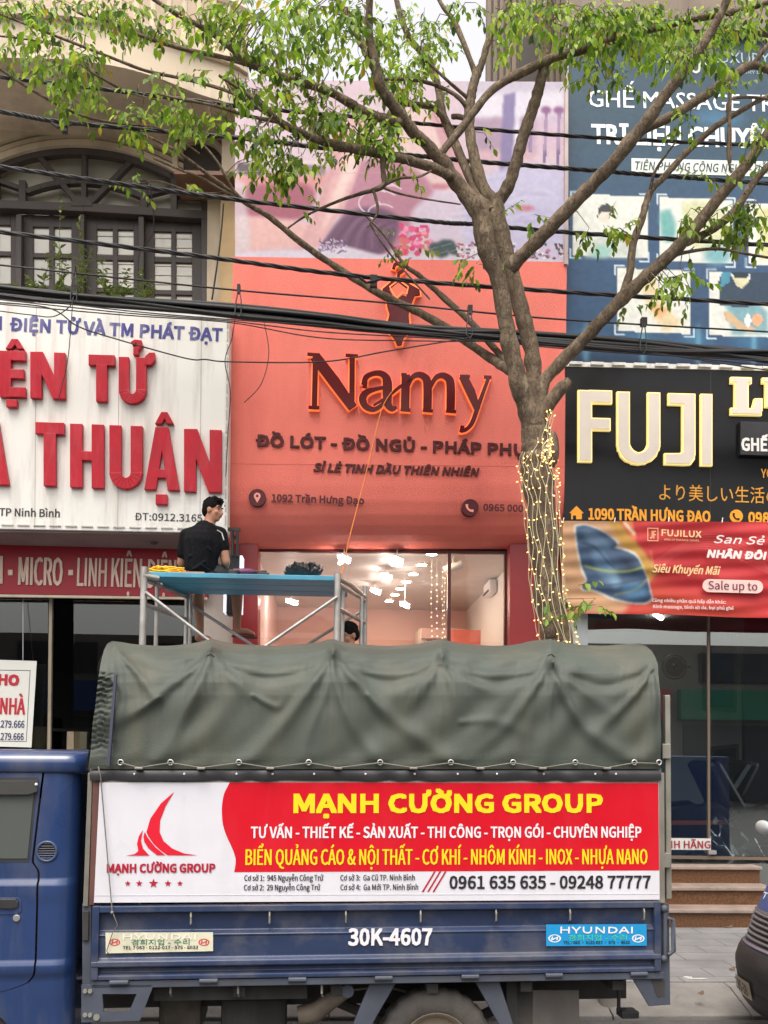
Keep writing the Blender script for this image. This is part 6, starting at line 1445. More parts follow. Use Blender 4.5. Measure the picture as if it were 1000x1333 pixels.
def head_into(mb, c, f, up=Vector((0, 0, 1))):
    """head of about 0.23 m with jaw, nose, ears, brow; c = skull centre, f = facing"""
    f = Vector(f).normalized(); up = Vector(up); s = f.cross(up).normalized(); up = s.cross(f).normalized(); rot = Matrix((f, s, up)).transposed()
    q = lambda a, b_, d: c + f * a + s * b_ + up * d
    mb.ell(q(-0.008, 0, 0.025), (0.092, 0.074, 0.088), 16, 12, rot); mb.ell(q(0.026, 0, -0.035), (0.060, 0.058, 0.075), 14, 10, rot); mb.ell(q(0.046, 0, -0.082), (0.034, 0.036, 0.028), 12, 8, rot)
    mb.tube([q(0.080, 0, 0.012), q(0.096, 0, -0.016), q(0.104, 0, -0.033), q(0.082, 0, -0.042)], [0.009, 0.011, 0.015, 0.012], 10)
    for k in (-1, 1):
        mb.ell(q(-0.006, k * 0.074, -0.014), (0.020, 0.009, 0.032), 10, 8, rot); mb.ell(q(0.072, k * 0.030, 0.026), (0.012, 0.022, 0.009), 8, 6, rot); mb.ell(q(0.06, k * 0.042, -0.03), (0.022, 0.02, 0.022), 8, 6, rot)
    mb.ell(q(0.078, 0, -0.062), (0.014, 0.024, 0.009), 10, 6, rot)
    return q, rot
def face_parts(q, rot, parent):
    for k in (-1, 1):
        e = MB(); e.ell(q(0.076, k * 0.031, 0.006), (0.006, 0.011, 0.005), 10, 8, rot); ey = e.build('eye', m_eyew, parent, smooth=180)
        MB().ell(q(0.0805, k * 0.031, 0.006), (0.003, 0.006, 0.0048), 8, 6, rot).build('iris', m_hair, ey, smooth=180)
        b = MB(); b.tube([q(0.086, k * 0.014, 0.024), q(0.088, k * 0.03, 0.03), q(0.076, k * 0.05, 0.025)], [0.004, 0.0045, 0.003], 6); b.build('eyebrow', m_hair, parent)
    b = MB(); b.tube([q(0.086, -0.022, -0.062), q(0.0945, 0, -0.06), q(0.086, 0.022, -0.062)], [0.003, 0.006, 0.003], 8); b.build('lips', m_lip, parent)
def hair_obj(q, rot, parent, fringe=0.03):
    h = MB(); h.ell(q(-0.016, 0, 0.040), (0.098, 0.082, 0.092), 18, 12, rot); h.ell(q(-0.055, 0, 0.0), (0.058, 0.070, 0.075), 14, 10, rot)
    h.ell(q(0.030, 0, 0.082), (0.062, 0.066, 0.044), 14, 8, rot)
    rr = random.Random(5)
    for k in range(70):
        a = rr.uniform(-0.085, 0.085); b_ = rr.uniform(-0.062, 0.062); z = 0.044 + 0.088 * math.sqrt(max(0.05, 1 - (a / 0.11) ** 2 - (b_ / 0.095) ** 2)); h.tube([q(a, b_, z - 0.01), q(a + 0.014, b_ * 1.1, z + 0.010)], [0.010, 0.004], 5)
    return remesh(h, 'hair', m_hair, 0.007, parent, 2)
def hand_into(mb, w, d, n, side):
    """palm, four curled fingers, thumb; w wrist, d pointing direction, n back of the hand"""
    w = Vector(w); d = Vector(d).normalized(); n = Vector(n); n = (n - d * n.dot(d)).normalized(); s = d.cross(n)
    pm = w + d * 0.05; mb.ell(pm, (0.05, 0.04, 0.016), 12, 8, Matrix((d, s, n)).transposed())
    for k, L in enumerate((0.070, 0.078, 0.073, 0.058)):
        o = w + d * 0.085 + s * (0.030 - 0.020 * k); p1 = o + d * L * .45 - n * 0.012; p2 = p1 + d * L * .25 - n * 0.028; p3 = p2 - d * 0.004 - n * 0.026
        mb.tube([o - d * .02, p1, p2, p3], [0.0095, 0.009, 0.0085, 0.007], 8)
    o = w + d * 0.03 + s * 0.036 * side; mb.tube([o, o + s * 0.022 * side + d * 0.03 - n * .01, o + s * 0.018 * side + d * 0.055 - n * .025], [0.013, 0.011, 0.009], 8)

man = thing('person', 'man in black shirt and shorts sitting on the scaffold deck, legs hanging down', 'person', P(265, 755, 9.2))
V = Vector
hipc = P(262, 748, 9.2); chest = P(263, 706, 9.17); neck0 = P(272, 684, 9.2); headc = P(277.5, 664.5, 9.2)
shL, shR = P(243, 697, 9.17), P(287, 695, 9.2)
elL, haL = P(236, 733, 9.26), P(252, 748, 9.46)
elR, haR = P(294, 731, 9.19), P(291, 748, 9.42)
knL, anL, knR, anR = P(258, 757, 9.58), P(261, 826, 9.60), P(309, 757, 9.56), P(309, 818, 9.60)
hL, hR = P(250, 751, 9.22), P(280, 751, 9.22)
bd = MB()
limb(bd, [hipc + V((0, 0, 0.03)), P(262, 728, 9.18), chest, P(268, 692, 9.19)], [0.14, 0.14, 0.155, 0.11]); limb(bd, [neck0, headc], [0.058, 0.055])
limb(bd, [P(266, 694, 9.19), shL], [0.07, 0.062]); limb(bd, [P(268, 693, 9.2), shR], [0.07, 0.062])
limb(bd, [shL, elL], [0.055, 0.042]); limb(bd, [elL, haL], [0.041, 0.027]); limb(bd, [shR, elR], [0.056, 0.044]); limb(bd, [elR, haR], [0.043, 0.028])
limb(bd, [hL, knL], [0.095, 0.062]); limb(bd, [hR, knR], [0.095, 0.062])
for kn, an in ((knL, anL), (knR, anR)):
    md = kn.lerp(an, 0.33) + V((0, -0.02, 0)); limb(bd, [kn, md, kn.lerp(an, .75), an], [0.06, 0.060, 0.042, 0.034])
for an, ft in ((anL, V((0.10, 0.14, -0.05))), (anR, V((0.15, 0.06, -0.045)))):
    limb(bd, [an + V((-0.02, -0.01, -0.035)), an + ft * .6, an + ft], [0.036, 0.034, 0.024])
    fd = ft.normalized(); sd_ = fd.cross(V((0, 0, 1))).normalized()
    for k in range(5): bd.tube([an + ft * .9 + sd_ * (0.024 - 0.012 * k), an + ft * 1.12 + sd_ * (0.028 - 0.014 * k) - V((0, 0, 0.008))], [0.010, 0.008], 6)
hand_into(bd, haL, V((0.3, 0.9, -0.25)), V((0, 0.2, 1)), 1); hand_into(bd, haR, V((0.1, 0.9, -0.35)), V((0, 0.2, 1)), -1)
q, rot = head_into(bd, headc, (0.93, -0.36, -0.06), (0.10, 0.03, 1))
body = remesh(bd, 'body', m_skin, 0.0085, man, 3)
face_parts(q, rot, man); hair_obj(q, rot, man)
sh = MB()
limb(sh, [hipc + V((0, 0, 0.075)), P(262, 728, 9.18), chest, P(267, 694, 9.19)], [0.168, 0.162, 0.178, 0.125])
sh.ell(P(250, 712, 9.14), (0.075, 0.09, 0.15), 12, 8); sh.ell(P(278, 712, 9.15), (0.075, 0.09, 0.15), 12, 8)
for a, b_, r in (((246, 744), (268, 730), .010), ((284, 746), (262, 735), .012), ((243, 726), (258, 716), .008), ((285, 722), (270, 712), .009), ((250, 752), (278, 748), .012)):
    pa_, pb_ = P(*a, 9.045), P(*b_, 9.02); sh.tube([pa_, pa_.lerp(pb_, .5) + V((0, -.004, -.012)), pb_], [r * .5, r, r * .5], 8)
limb(sh, [P(266, 692, 9.19), shL], [0.080, 0.068]); limb(sh, [P(268, 691, 9.2), shR], [0.080, 0.068])
limb(sh, [shL, shL.lerp(elL, .66)], [0.068, 0.062]); limb(sh, [shR, shR.lerp(elR, .5)], [0.068, 0.064])
shirt = remesh(sh, 'shirt', m_shirt, 0.010, man, 3)
MB().tube([P(283, 690, 9.10), P(289, 694, 9.13), P(291.5, 703, 9.12)], 0.006, 6).build('sleeve_stripe', m_stripe, shirt)
so = MB(); limb(so, [hL + V((0, 0, .02)), knL + V((0, -0.10, 0.0))], [0.112, 0.09]); limb(so, [hR + V((0, 0, .02)), knR + V((-0.03, -0.10, 0.0))], [0.112, 0.09]); so.ell(hipc + V((0, 0, 0.0)), (0.18, 0.14, 0.10), 14, 8)
remesh(so, 'shorts', m_short, 0.011, man, 3)
fl = MB()
for an, ft in ((anR, V((0.15, 0.06, -0.045))),): 
    fd = V((ft.x, ft.y, 0)).normalized(); s_ = fd.cross(V((0, 0, 1)))
    o = an + ft * .35 + V((0, 0, -0.075)); pts = []
    for k in range(20): a = 2 * math.pi * k / 20; pts.append(o + fd * (0.135 * math.cos(a) + .02) + s_ * (0.045 + 0.01 * math.cos(a)) * math.sin(a))
    fl.prism(pts, (0, 0, 0.018))
fl.build('sandal', m_plastic, man, bevel=0.004)

man2 = thing('person', 'dark haired man half hidden behind the canvas, looking down', 'person', P(455, 840, 9.25))
hc = P(454.5, 826.5, 9.25); bd = MB(); o = lambda x, y, z: hc + V((x, y, z))
limb(bd, [o(0.02, 0, -0.62), o(0.02, 0, -0.42), o(0.01, 0, -0.26)], [0.14, 0.15, 0.12]); limb(bd, [o(0.01, 0, -0.2), o(0, 0, -0.05)], [0.058, 0.055])
for k in (-1, 1):
    limb(bd, [o(0.02, 0.16 * k, -0.26), o(0.03, 0.22 * k, -0.52), o(-0.18, 0.2 * k, -0.62)], [0.055, 0.042, 0.028]); hand_into(bd, o(-0.18, 0.2 * k, -0.62), V((-1, 0, -0.2)), V((0, 0, 1)), k)
    limb(bd, [o(0.02, 0.09 * k, -0.66), o(0.0, 0.1 * k, -1.1), o(0.03, 0.1 * k, -1.50)], [0.09, 0.058, 0.036]); limb(bd, [o(0.03, 0.1 * k, -1.55), o(-0.12, 0.11 * k, -1.57)], [0.035, 0.026])
q, rot = head_into(bd, hc, (-0.80, -0.55, -0.30))
remesh(bd, 'body', m_skin, 0.0085, man2, 3); face_parts(q, rot, man2); hair_obj(q, rot, man2)
sh = MB(); limb(sh, [o(0.02, 0, -0.66), o(0.02, 0, -0.42), o(0.01, 0, -0.25)], [0.16, 0.17, 0.125])
for k in (-1, 1): limb(sh, [o(0.01, 0.02 * k, -0.25), o(0.02, 0.165 * k, -0.255), o(0.03, 0.2 * k, -0.42)], [0.08, 0.075, 0.066])
remesh(sh, 'shirt', mat('dark brown shirt', (0.05, 0.035, 0.03), 0.8, var=0.2, vscale=14), man2, 0.010) if False else remesh(sh, 'shirt', mat('dark brown shirt', (0.05, 0.035, 0.03), 0.8, var=0.2, vscale=14), 0.010, man2, 3)
so = MB()
for k in (-1, 1): limb(so, [o(0.02, 0.085 * k, -0.68), o(0.0, 0.1 * k, -1.1), o(0.03, 0.1 * k, -1.46)], [0.115, 0.085, 0.066])
so.ell(o(0.02, 0, -0.66), (0.13, 0.18, 0.12), 14, 8); remesh(so, 'trousers', m_short, 0.011, man2, 3)

# ---- things on the deck
zt = zd + 0.045
yc = thing('rope_coil', 'coil of bright yellow rope on the left end of the scaffold deck', 'rope', (P(217, 750, 8.68).x, 8.70, zt))
mb = MB(); rr = random.Random(3); pts = []
for k in range(150):
    a = k * 0.42; r = 0.075 + 0.045 * math.sin(k * 0.13) + rr.uniform(-.008, .008); pts.append((r * 1.35 * math.cos(a), r * 0.7 * math.sin(a), 0.012 + 0.06 * (0.5 + 0.5 * math.sin(k * 0.37)) * rr.uniform(.6, 1)))
pts += [(0.16, -0.02, 0.02), (0.2, -0.03, 0.012), (0.25, -0.02, 0.012)]
mb.tube([tuple(p) for p in interp(pts, 2)], 0.0075, 6); mb.build('rope', mat('yellow rope', S(238, 188, 30), 0.6, var=0.1, vscale=20), yc, local=True, smooth=180)
wbx = P(246, 752, 8.62).x
tag(MB().box((wbx - 0.17, 8.60, zt), (wbx + 0.14, 8.72, zt + 0.014)).build('board', mat('raw board', S(176, 128, 84), 0.7, var=0.15, vscale=6, stretch=(1, 6, 6)), bevel=0.002), 'thin raw wooden board beside the yellow rope coil', 'board')
bgx = P(395, 750, 8.75); bg_ = thing('bag', 'crumpled black plastic bag on the right part of the scaffold deck', 'bag', (bgx.x, 8.80, zt))
mb = MB(); rr = np.random.RandomState(8)
def bagf(u, v):
    a = 2 * math.pi * u; ph = math.pi * (v * 0.93); x = 0.165 * math.cos(a) * math.sin(ph) ** .6; y = 0.11 * math.sin(a) * math.sin(ph) ** .6; z = 0.065 + 0.065 * math.cos(ph)
    n_ = 0.016 * math.sin(9 * a + 6 * v) * math.sin(7 * ph + 2 * a) + 0.012 * math.sin(17 * a + 3) * math.sin(13 * ph)
    return (x * (1 + n_ * 8), y * (1 + n_ * 8), max(0.0, z + n_ * 1.2 + 0.012 * math.cos(3 * a)))
mb.grid(bagf, 60, 30); mb.build('sack', mat('black bin bag', (0.014, 0.014, 0.015), 0.25, spec=0.7), bg_, local=True, smooth=55)
MB().tube([(0.03, -0.03, 0.12), (0.06, -0.05, 0.15), (0.10, -0.03, 0.14), (0.13, -0.05, 0.11)], [0.02, 0.012, 0.016, 0.008], 7).build('knot', mat('black bin bag', (0, 0, 0)), bg_, local=True, smooth=60)
dx = P(318, 748, 8.8); dr = thing('power_drill', 'dark purple cordless drill lying beside the seated man', 'tool', (dx.x, 8.80, zt))
MB().tube([(-0.10, 0, 0.055), (0.05, 0, 0.06), (0.09, 0, 0.06)], [0.032, 0.034, 0.022], 12).build('motor_body', mat('purple tool shell', S(96, 36, 78), 0.45), dr, local=True, smooth=50, bevel=0.004)
MB().tube([(0.09, 0, 0.06), (0.14, 0, 0.06), (0.2, 0, 0.058)], [0.018, 0.014, 0.005], 10).build('chuck', m_plastic, dr, local=True, smooth=50)
MB().tube([(-0.05, -0.01, 0.05), (-0.08, -0.09, 0.028)], [0.024, 0.022], 10).build('grip', m_plastic, dr, local=True, smooth=50)
MB().box((-0.13, -0.15, 0.0), (-0.05, -0.07, 0.05)).build('battery', m_plastic, dr, local=True, bevel=0.008)
dx = P(343, 750, 8.75); bxx = thing('tool_box', 'small black tool case beside the drill', 'tool box', (dx.x, 8.78, zt))
MB().box((-0.06, 0, 0), (0.05, 0.10, 0.055)).build('case', m_plastic, bxx, local=True, bevel=0.008); MB().tube([(-0.03, 0.05, 0.055), (-0.03, 0.05, 0.075), (0.02, 0.05, 0.075), (0.02, 0.05, 0.055)], 0.006, 6).build('handle', m_plastic, bxx, local=True)
mb = MB(); mb.tube([tuple(p) for p in interp([P(516, 503, 9.86), P(497, 533, 9.8), P(478, 610, 9.5), P(455, 700, 9.05), P(446, 742, 8.86), P(440, 752, 8.8), (P(430, 752, 8.8).x, 8.8, zt + .006)], 6)], 0.005, 6)
tag(mb.build('cord', mat('orange cord', S(226, 130, 52), 0.6), smooth=180), 'thin orange cord running from the shop letters down to the scaffold deck', 'cord')

# ================================================================== TREE
def bark_mat():
    m = mat('grey brown bark', S(112, 98, 82), 0.92, var=0.3, vscale=9, bump=0.5, bscale=26, spec=0.2, dirt=S(64, 54, 44), dirtscale=5, dirtamt=0.8)
    t = m.node_tree; n = t.nodes; b_ = n['Principled BSDF']; tc = n.new('ShaderNodeTexCoord'); mp = n.new('ShaderNodeMapping'); mp.inputs['Scale'].default_value = (1, 1, 0.45); t.links.new(tc.outputs['Object'], mp.inputs['Vector'])
    lich = n.new('ShaderNodeTexNoise'); lich.inputs['Scale'].default_value = 16; lich.inputs['Detail'].default_value = 8; t.links.new(mp.outputs[0], lich.inputs['Vector'])
    cr = n.new('ShaderNodeValToRGB'); cr.color_ramp.elements[0].position = 0.56; cr.color_ramp.elements[1].position = 0.66; t.links.new(lich.outputs['Fac'], cr.inputs[0])
    mx = n.new('ShaderNodeMixRGB'); mx.inputs[2].default_value = (*S(146, 132, 110), 1); src = b_.inputs['Base Color'].links[0].from_socket; t.links.new(src, mx.inputs[1])
    ma = n.new('ShaderNodeMath'); ma.operation = 'MULTIPLY'; ma.inputs[1].default_value = 0.6; t.links.new(cr.outputs[0], ma.inputs[0]); t.links.new(ma.outputs[0], mx.inputs[0])
    vo = n.new('ShaderNodeTexVoronoi'); vo.feature = 'DISTANCE_TO_EDGE'; vo.inputs['Scale'].default_value = 30; ds = n.new('ShaderNodeMixRGB'); ds.inputs[0].default_value = 0.12; t.links.new(mp.outputs[0], ds.inputs[1]); t.links.new(lich.outputs['Color'], ds.inputs[2]); t.links.new(ds.outputs[0], vo.inputs['Vector'])
    c2 = n.new('ShaderNodeValToRGB'); c2.color_ramp.elements[0].position = 0.0; c2.color_ramp.elements[1].position = 0.09; c2.color_ramp.elements[0].color = (0.45, 0.42, 0.4, 1); t.links.new(vo.outputs['Distance'], c2.inputs[0])
    m2 = n.new('ShaderNodeMixRGB'); m2.blend_type = 'MULTIPLY'; m2.inputs[0].default_value = 0.8; t.links.new(mx.outputs[0], m2.inputs[1]); t.links.new(c2.outputs[0], m2.inputs[2]); t.links.new(m2.outputs[0], b_.inputs['Base Color'])
    bp = n.new('ShaderNodeBump'); bp.inputs['Strength'].default_value = 0.6; bp.inputs['Distance'].default_value = 0.012; t.links.new(c2.outputs[0], bp.inputs['Height'])
    old = b_.inputs['Normal'].links[0].from_socket; t.links.new(old, bp.inputs['Normal']); t.links.new(bp.outputs[0], b_.inputs['Normal'])
    return m
m_bark = bark_mat()
tr_base = P(742, 900, 7.9)
tree = thing('tree', 'forking street tree with pale bark and light green leaves, lights wound on the trunk', 'tree', (tr_base.x, 7.9, 0.15))
limbs = []                                                     # (points with radius in px and depth)
def L(pts, n=5): limbs.append([tuple(p) for p in interp(pts, n)])
YT_ = 7.9
L([(758, 1268, 40, 7.9), (755, 1235, 33, 7.9), (752, 1130, 28, 7.9), (746, 960, 26, 7.9), (733, 880, 23, 7.9), (726, 833, 21, 7.9), (714, 775, 19.5, 7.9), (709, 710, 19, 7.9), (703, 646, 20.5, 7.9), (698, 610, 21, 7.9), (698, 581, 20, 7.9), (697, 555, 18, 7.9)], 6)
L([(697, 560, 18, 7.9), (689, 528, 15.5, 7.88), (678, 505, 13.5, 7.85), (671, 476, 12, 7.83), (664, 450, 11.4, 7.8), (658, 415, 11.4, 7.77), (648, 362, 11.6, 7.74), (634, 326, 12.5, 7.7), (625, 278, 13, 7.68), (607, 254, 11.5, 7.66), (589, 230, 10.5, 7.64), (572, 205, 9.6, 7.6)], 6)
L([(700, 560, 16, 7.95), (697, 520, 13, 7.98), (695, 484, 11, 8.0), (691, 450, 11, 8.02), (682, 418, 11, 8.05), (670, 370, 11.5, 8.08), (657, 326, 12, 8.1), (648, 290, 12.6, 8.12), (645, 262, 11.5, 8.14)], 6)
L([(572, 207, 8, 7.6), (556, 188, 7.6, 7.55), (541, 175, 7.8, 7.5), (520, 148, 8, 7.4), (497, 116, 7.4, 7.3), (490, 88, 6.6, 7.25), (481, 48, 6, 7.2), (481, 5, 5, 7.1), (483, -60, 3.5, 7.0)])
L([(500, 118, 5.5, 7.3), (474, 62, 5, 7.35), (452, 22, 4.4, 7.4), (425, -30, 3, 7.5)])
L([(568, 206, 7, 7.6), (580, 192, 5.6, 7.6), (600, 168, 5.2, 7.65), (618, 145, 5.2, 7.7), (636, 122, 5.6, 7.75), (660, 104, 6, 7.8), (693, 88, 6, 7.85), (724, 74, 6, 7.9), (760, 64, 6, 7.9), (800, 51, 5.4, 7.9), (860, 34, 5, 7.9), (905, 24, 4.6, 7.9), (946, 17, 4.4, 7.9), (985, 8, 3.6, 7.9), (1040, -12, 2.6, 7.9)])
L([(590, 232, 7, 7.62), (566, 219, 6.6, 7.55), (540, 211, 6.4, 7.5), (521, 206, 6.2, 7.5), (482, 197, 6, 7.4), (443, 190, 5.6, 7.3), (404, 178, 5.2, 7.2), (365, 159, 4.6, 7.1), (338, 134, 3.6, 7.0), (318, 120, 2.8, 7.0), (285, 98, 2, 6.9)])
L([(530, 160, 6.6, 7.45), (510, 157, 6.8, 7.4), (482, 149, 6.4, 7.4), (455, 134, 5.8, 7.4), (430, 120, 5.4, 7.4), (392, 107, 5.0, 7.4), (346, 92, 5.2, 7.4), (319, 78, 4.6, 7.4), (284, 49, 4, 7.4), (257, 32, 3.6, 7.4), (230, 18, 3.2, 7.4), (196, -4, 2.6, 7.4), (150, -40, 2, 7.4)])
L([(350, 93, 4, 7.4), (318, 82, 3.5, 7.5), (284, 73, 3.2, 7.6), (258, 68, 3.2, 7.65), (226, 60, 2.9, 7.7), (182, 46, 2.6, 7.8), (143, 28, 2.3, 7.9), (110, 20, 1.8, 7.9), (80, 2, 1.4, 8)])
L([(392, 176, 3, 7.2), (350, 150, 2.6, 7.3), (300, 120, 2.4, 7.3), (240, 103, 2.2, 7.4), (190, 92, 2.2, 7.4), (140, 73, 2, 7.4), (60, 42, 1.8, 7.4), (0, 18, 1.6, 7.4)])
L([(365, 159, 3, 7.1), (320, 150, 2.4, 7.0), (280, 138, 2.0, 7.0), (230, 128, 1.8, 7.0), (205, 122, 1.5, 7)])
L([(645, 264, 10, 8.14), (632, 250, 8.5, 8.16), (624, 230, 8, 8.18), (618, 206, 7.4, 8.2), (613, 182, 7, 8.22), (611, 158, 7.2, 8.24), (612, 134, 7.2, 8.26), (616, 112, 6.6, 8.28), (621, 95, 6.6, 8.3)])
L([(620, 98, 5, 8.3), (612, 78, 3.8, 8.32), (602, 52, 3.8, 8.35), (590, 26, 3.6, 8.4), (574, 4, 3, 8.4), (560, -30, 2, 8.4)]); L([(621, 98, 5.5, 8.3), (628, 80, 4.6, 8.3), (637, 50, 4.6, 8.3), (650, 25, 4.4, 8.3), (663, 0, 4, 8.3), (680, -40, 3, 8.3)])
L([(645, 264, 10, 8.14), (660, 246, 8.5, 8.1), (671, 215, 8, 8.06), (680, 182, 8, 8.02), (688, 158, 7.8, 8.0), (698, 128, 7.6, 7.96), (706, 96, 7, 7.92), (712, 60, 6.6, 7.9), (716, 20, 6, 7.86), (722, -40, 4.5, 7.8)])
L([(640, 275, 7, 8.1), (622, 252, 6.4, 8.2), (604, 213, 6.2, 8.3), (594, 190, 6.2, 8.34), (584, 168, 6, 8.38), (576, 146, 5.4, 8.42), (568, 105, 5, 8.5), (555, 74, 4.6, 8.55), (536, 54, 4.4, 8.6), (522, 22, 3.8, 8.65), (512, -20, 3, 8.7)])
L([(611, 145, 3.6, 8.26), (596, 126, 3, 8.2), (570, 112, 2.8, 8.2), (540, 104, 2.6, 8.1), (505, 103, 2.4, 8.0), (480, 104, 1.8, 8.0)]); L([(612, 130, 3.2, 8.26), (586, 108, 2.2, 8.2), (560, 84, 2, 8.2), (545, 74, 1.6, 8.2)])
L([(612, 156, 4, 8.24), (598, 152, 3.8, 8.3), (588, 152, 3.4, 8.3)]); L([(590, 170, 3.4, 8.36), (566, 142, 4, 8.36), (540, 136, 4, 8.3), (515, 134, 3, 8.3)])
L([(662, 350, 11, 7.75), (676, 336, 10, 7.7), (700, 313, 9.6, 7.6), (740, 272, 9.4, 7.45), (775, 236, 9, 7.35), (800, 210, 8.6, 7.25), (840, 160, 8.2, 7.15), (870, 118, 7.6, 7.1), (903, 78, 7, 7.0), (925, 42, 6, 6.95), (942, 10, 5, 6.9), (960, -40, 3.5, 6.9)])
L([(800, 208, 6.5, 7.25), (825, 175, 6.2, 7.3), (865, 156, 6, 7.4), (919, 124, 6, 7.5), (952, 100, 6.2, 7.6), (980, 85, 5.4, 7.7), (1010, 92, 4.6, 7.7), (1060, 80, 3, 7.7)]); L([(978, 88, 4, 7.7), (992, 68, 3.4, 7.7), (1008, 50, 3, 7.7), (1040, 20, 2, 7.7)])
L([(702, 560, 11, 7.92), (704, 524, 11, 7.92), (706, 500, 9.5, 7.92), (728, 474, 8.8, 7.9), (756, 446, 8.6, 7.85), (785, 415, 8.8, 7.8), (811, 388, 9.2, 7.75), (851, 351, 8.6, 7.65), (892, 312, 8.4, 7.55), (932, 262, 7.6, 7.45), (973, 213, 7.2, 7.35), (1002, 172, 6.8, 7.3), (1050, 110, 5, 7.2)])
L([(808, 390, 6, 7.75), (820, 356, 5.4, 7.8), (824, 319, 5.2, 7.85), (836, 284, 5, 7.9), (846, 251, 4.6, 7.95), (865, 230, 4.4, 8.0), (892, 200, 4.2, 8.05), (930, 166, 4, 8.1), (965, 144, 3.4, 8.15), (1005, 122, 2.8, 8.2)]); L([(846, 252, 2.4, 7.95), (852, 225, 2, 7.9), (868, 200, 1.6, 7.85), (880, 185, 1.2, 7.8)])
L([(885, 318, 5.6, 7.55), (919, 304, 5.4, 7.6), (954, 277, 5.4, 7.65), (980, 239, 5, 7.7), (1003, 213, 4.4, 7.7), (1050, 160, 3, 7.7)])
L([(868, 335, 3, 7.6), (895, 328, 2.4, 7.6), (935, 324, 2, 7.6), (980, 332, 1.8, 7.6), (1030, 340, 1.5, 7.6)])
L([(672, 486, 8, 8.0), (655, 477, 6.4, 8.3), (634, 463, 6.2, 8.6), (591, 433, 6, 8.85), (548, 408, 5.6, 8.95), (496, 383, 5.4, 9.0), (440, 349, 4.8, 9.05), (395, 318, 4.4, 9.05), (350, 282, 4, 9.0), (320, 264, 3.4, 8.95), (280, 234, 2.8, 8.9), (248, 210, 2.2, 8.85), (222, 192, 1.8, 8.8), (180, 172, 1.4, 8.8)])
L([(320, 264, 2.6, 8.95), (290, 248, 2.2, 8.9), (262, 232, 1.9, 8.9), (232, 220, 1.6, 8.9), (200, 206, 1.2, 8.9)]); L([(330, 270, 2.2, 8.95), (306, 250, 2, 8.9), (284, 212, 1.7, 8.8), (264, 188, 1.5, 8.8), (244, 170, 1.2, 8.8)]); L([(300, 250, 1.7, 8.95), (270, 252, 1.5, 8.9), (240, 247, 1.3, 8.9), (205, 236, 1.1, 8.9), (170, 242, 1, 8.9)])
L([(668, 478, 6.5, 8.1), (653, 464, 5, 8.5), (617, 423, 4.6, 8.8), (574, 384, 4, 8.95), (545, 358, 3.4, 9.0), (526, 344, 2.4, 9.05), (500, 306, 1.6, 9.1), (470, 275, 1.2, 9.1)])
L([(498, 205, 4, 7.4), (499, 225, 3.6, 7.4), (500, 240, 4.2, 7.4), (488, 247, 3.4, 7.4), (470, 252, 2.6, 7.45), (440, 262, 2.2, 7.5), (400, 280, 1.6, 7.6), (375, 297, 1.2, 7.6)]); L([(500, 240, 3, 7.4), (520, 232, 2, 7.45), (545, 230, 1.6, 7.5), (562, 222, 1.2, 7.5)]); L([(486, 247, 2.4, 7.4), (492, 275, 1.8, 7.4), (478, 296, 1.2, 7.4)]); L([(498, 244, 1.8, 7.4), (520, 252, 1.5, 7.4), (560, 260, 1.3, 7.4), (600, 266, 1, 7.4)])
L([(482, 292, 1.2, 7.5), (500, 320, 1.3, 7.5), (520, 345, 1.3, 7.6), (560, 390, 1.2, 7.7)])
L([(1000, 128, 2, 8.2), (950, 130, 2, 8), (951, 170, 1.9, 8), (951, 212, 1.6, 8)]); L([(951, 110, 2.4, 7.6), (950, 150, 2.2, 7.6), (948, 200, 2.0, 7.6), (952, 225, 1.2, 7.6)])
L([(0, 90, 1.8, 8.0), (50, 122, 2, 8.1), (110, 152, 1.8, 8.2), (165, 162, 1.4, 8.3), (210, 168, 1.2, 8.4), (260, 200, 1.2, 8.6)]); L([(120, 95, 1.4, 7.4), (150, 112, 1.6, 7.6), (172, 122, 1.4, 7.8), (205, 130, 1, 7.8)])
L([(0, 47, 1.2, 7.6), (40, 52, 1.2, 7.6), (80, 60, 1, 7.6)])
tk = MB(); nodes = []
for lb_ in limbs:
    pts = []; rs_l = []
    for i, (x, y, r, Y) in enumerate(lb_):
        p = P(x, y, Y); k = PXM(x, y, Y); pts.append(p + Vector((math.sin(i * 2.3 + x), 0, math.cos(i * 1.9 + y))) * r * k * 0.045); rs_l.append(max(0.004, r * k * 0.95 * (1 + 0.06 * math.sin(i * 1.7 + x) + 0.05 * math.sin(i * 4.1 + y))))
        nodes.append((x, y, Y, r))
    tk.tube(pts, rs_l, 14 if lb_[0][2] > 9 else (10 if lb_[0][2] > 5 else 6))
tk.tube([P(704, 545, 7.85), P(716, 524, 7.8), P(730, 506, 7.76), P(741, 498, 7.75)], [0.06, 0.058, 0.055, 0.05], 10)
tk.ell(P(719, 585, 7.83), (0.06, 0.06, 0.16), 12, 8); tk.ell(P(716, 815, 7.78), (0.055, 0.04, 0.12), 12, 8)
trunk = tk.build('trunk', m_bark, tree, smooth=60)
tk2 = MB(); pc_ = P(741, 498, 7.75); tk2.cyl(P(739.5, 499.2, 7.75), P(741.8, 497.4, 7.75), 0.048, 10); tk2.build('cut_stub', mat('dark cut wood', S(70, 54, 42), 0.9, var=0.3, vscale=30), tree)

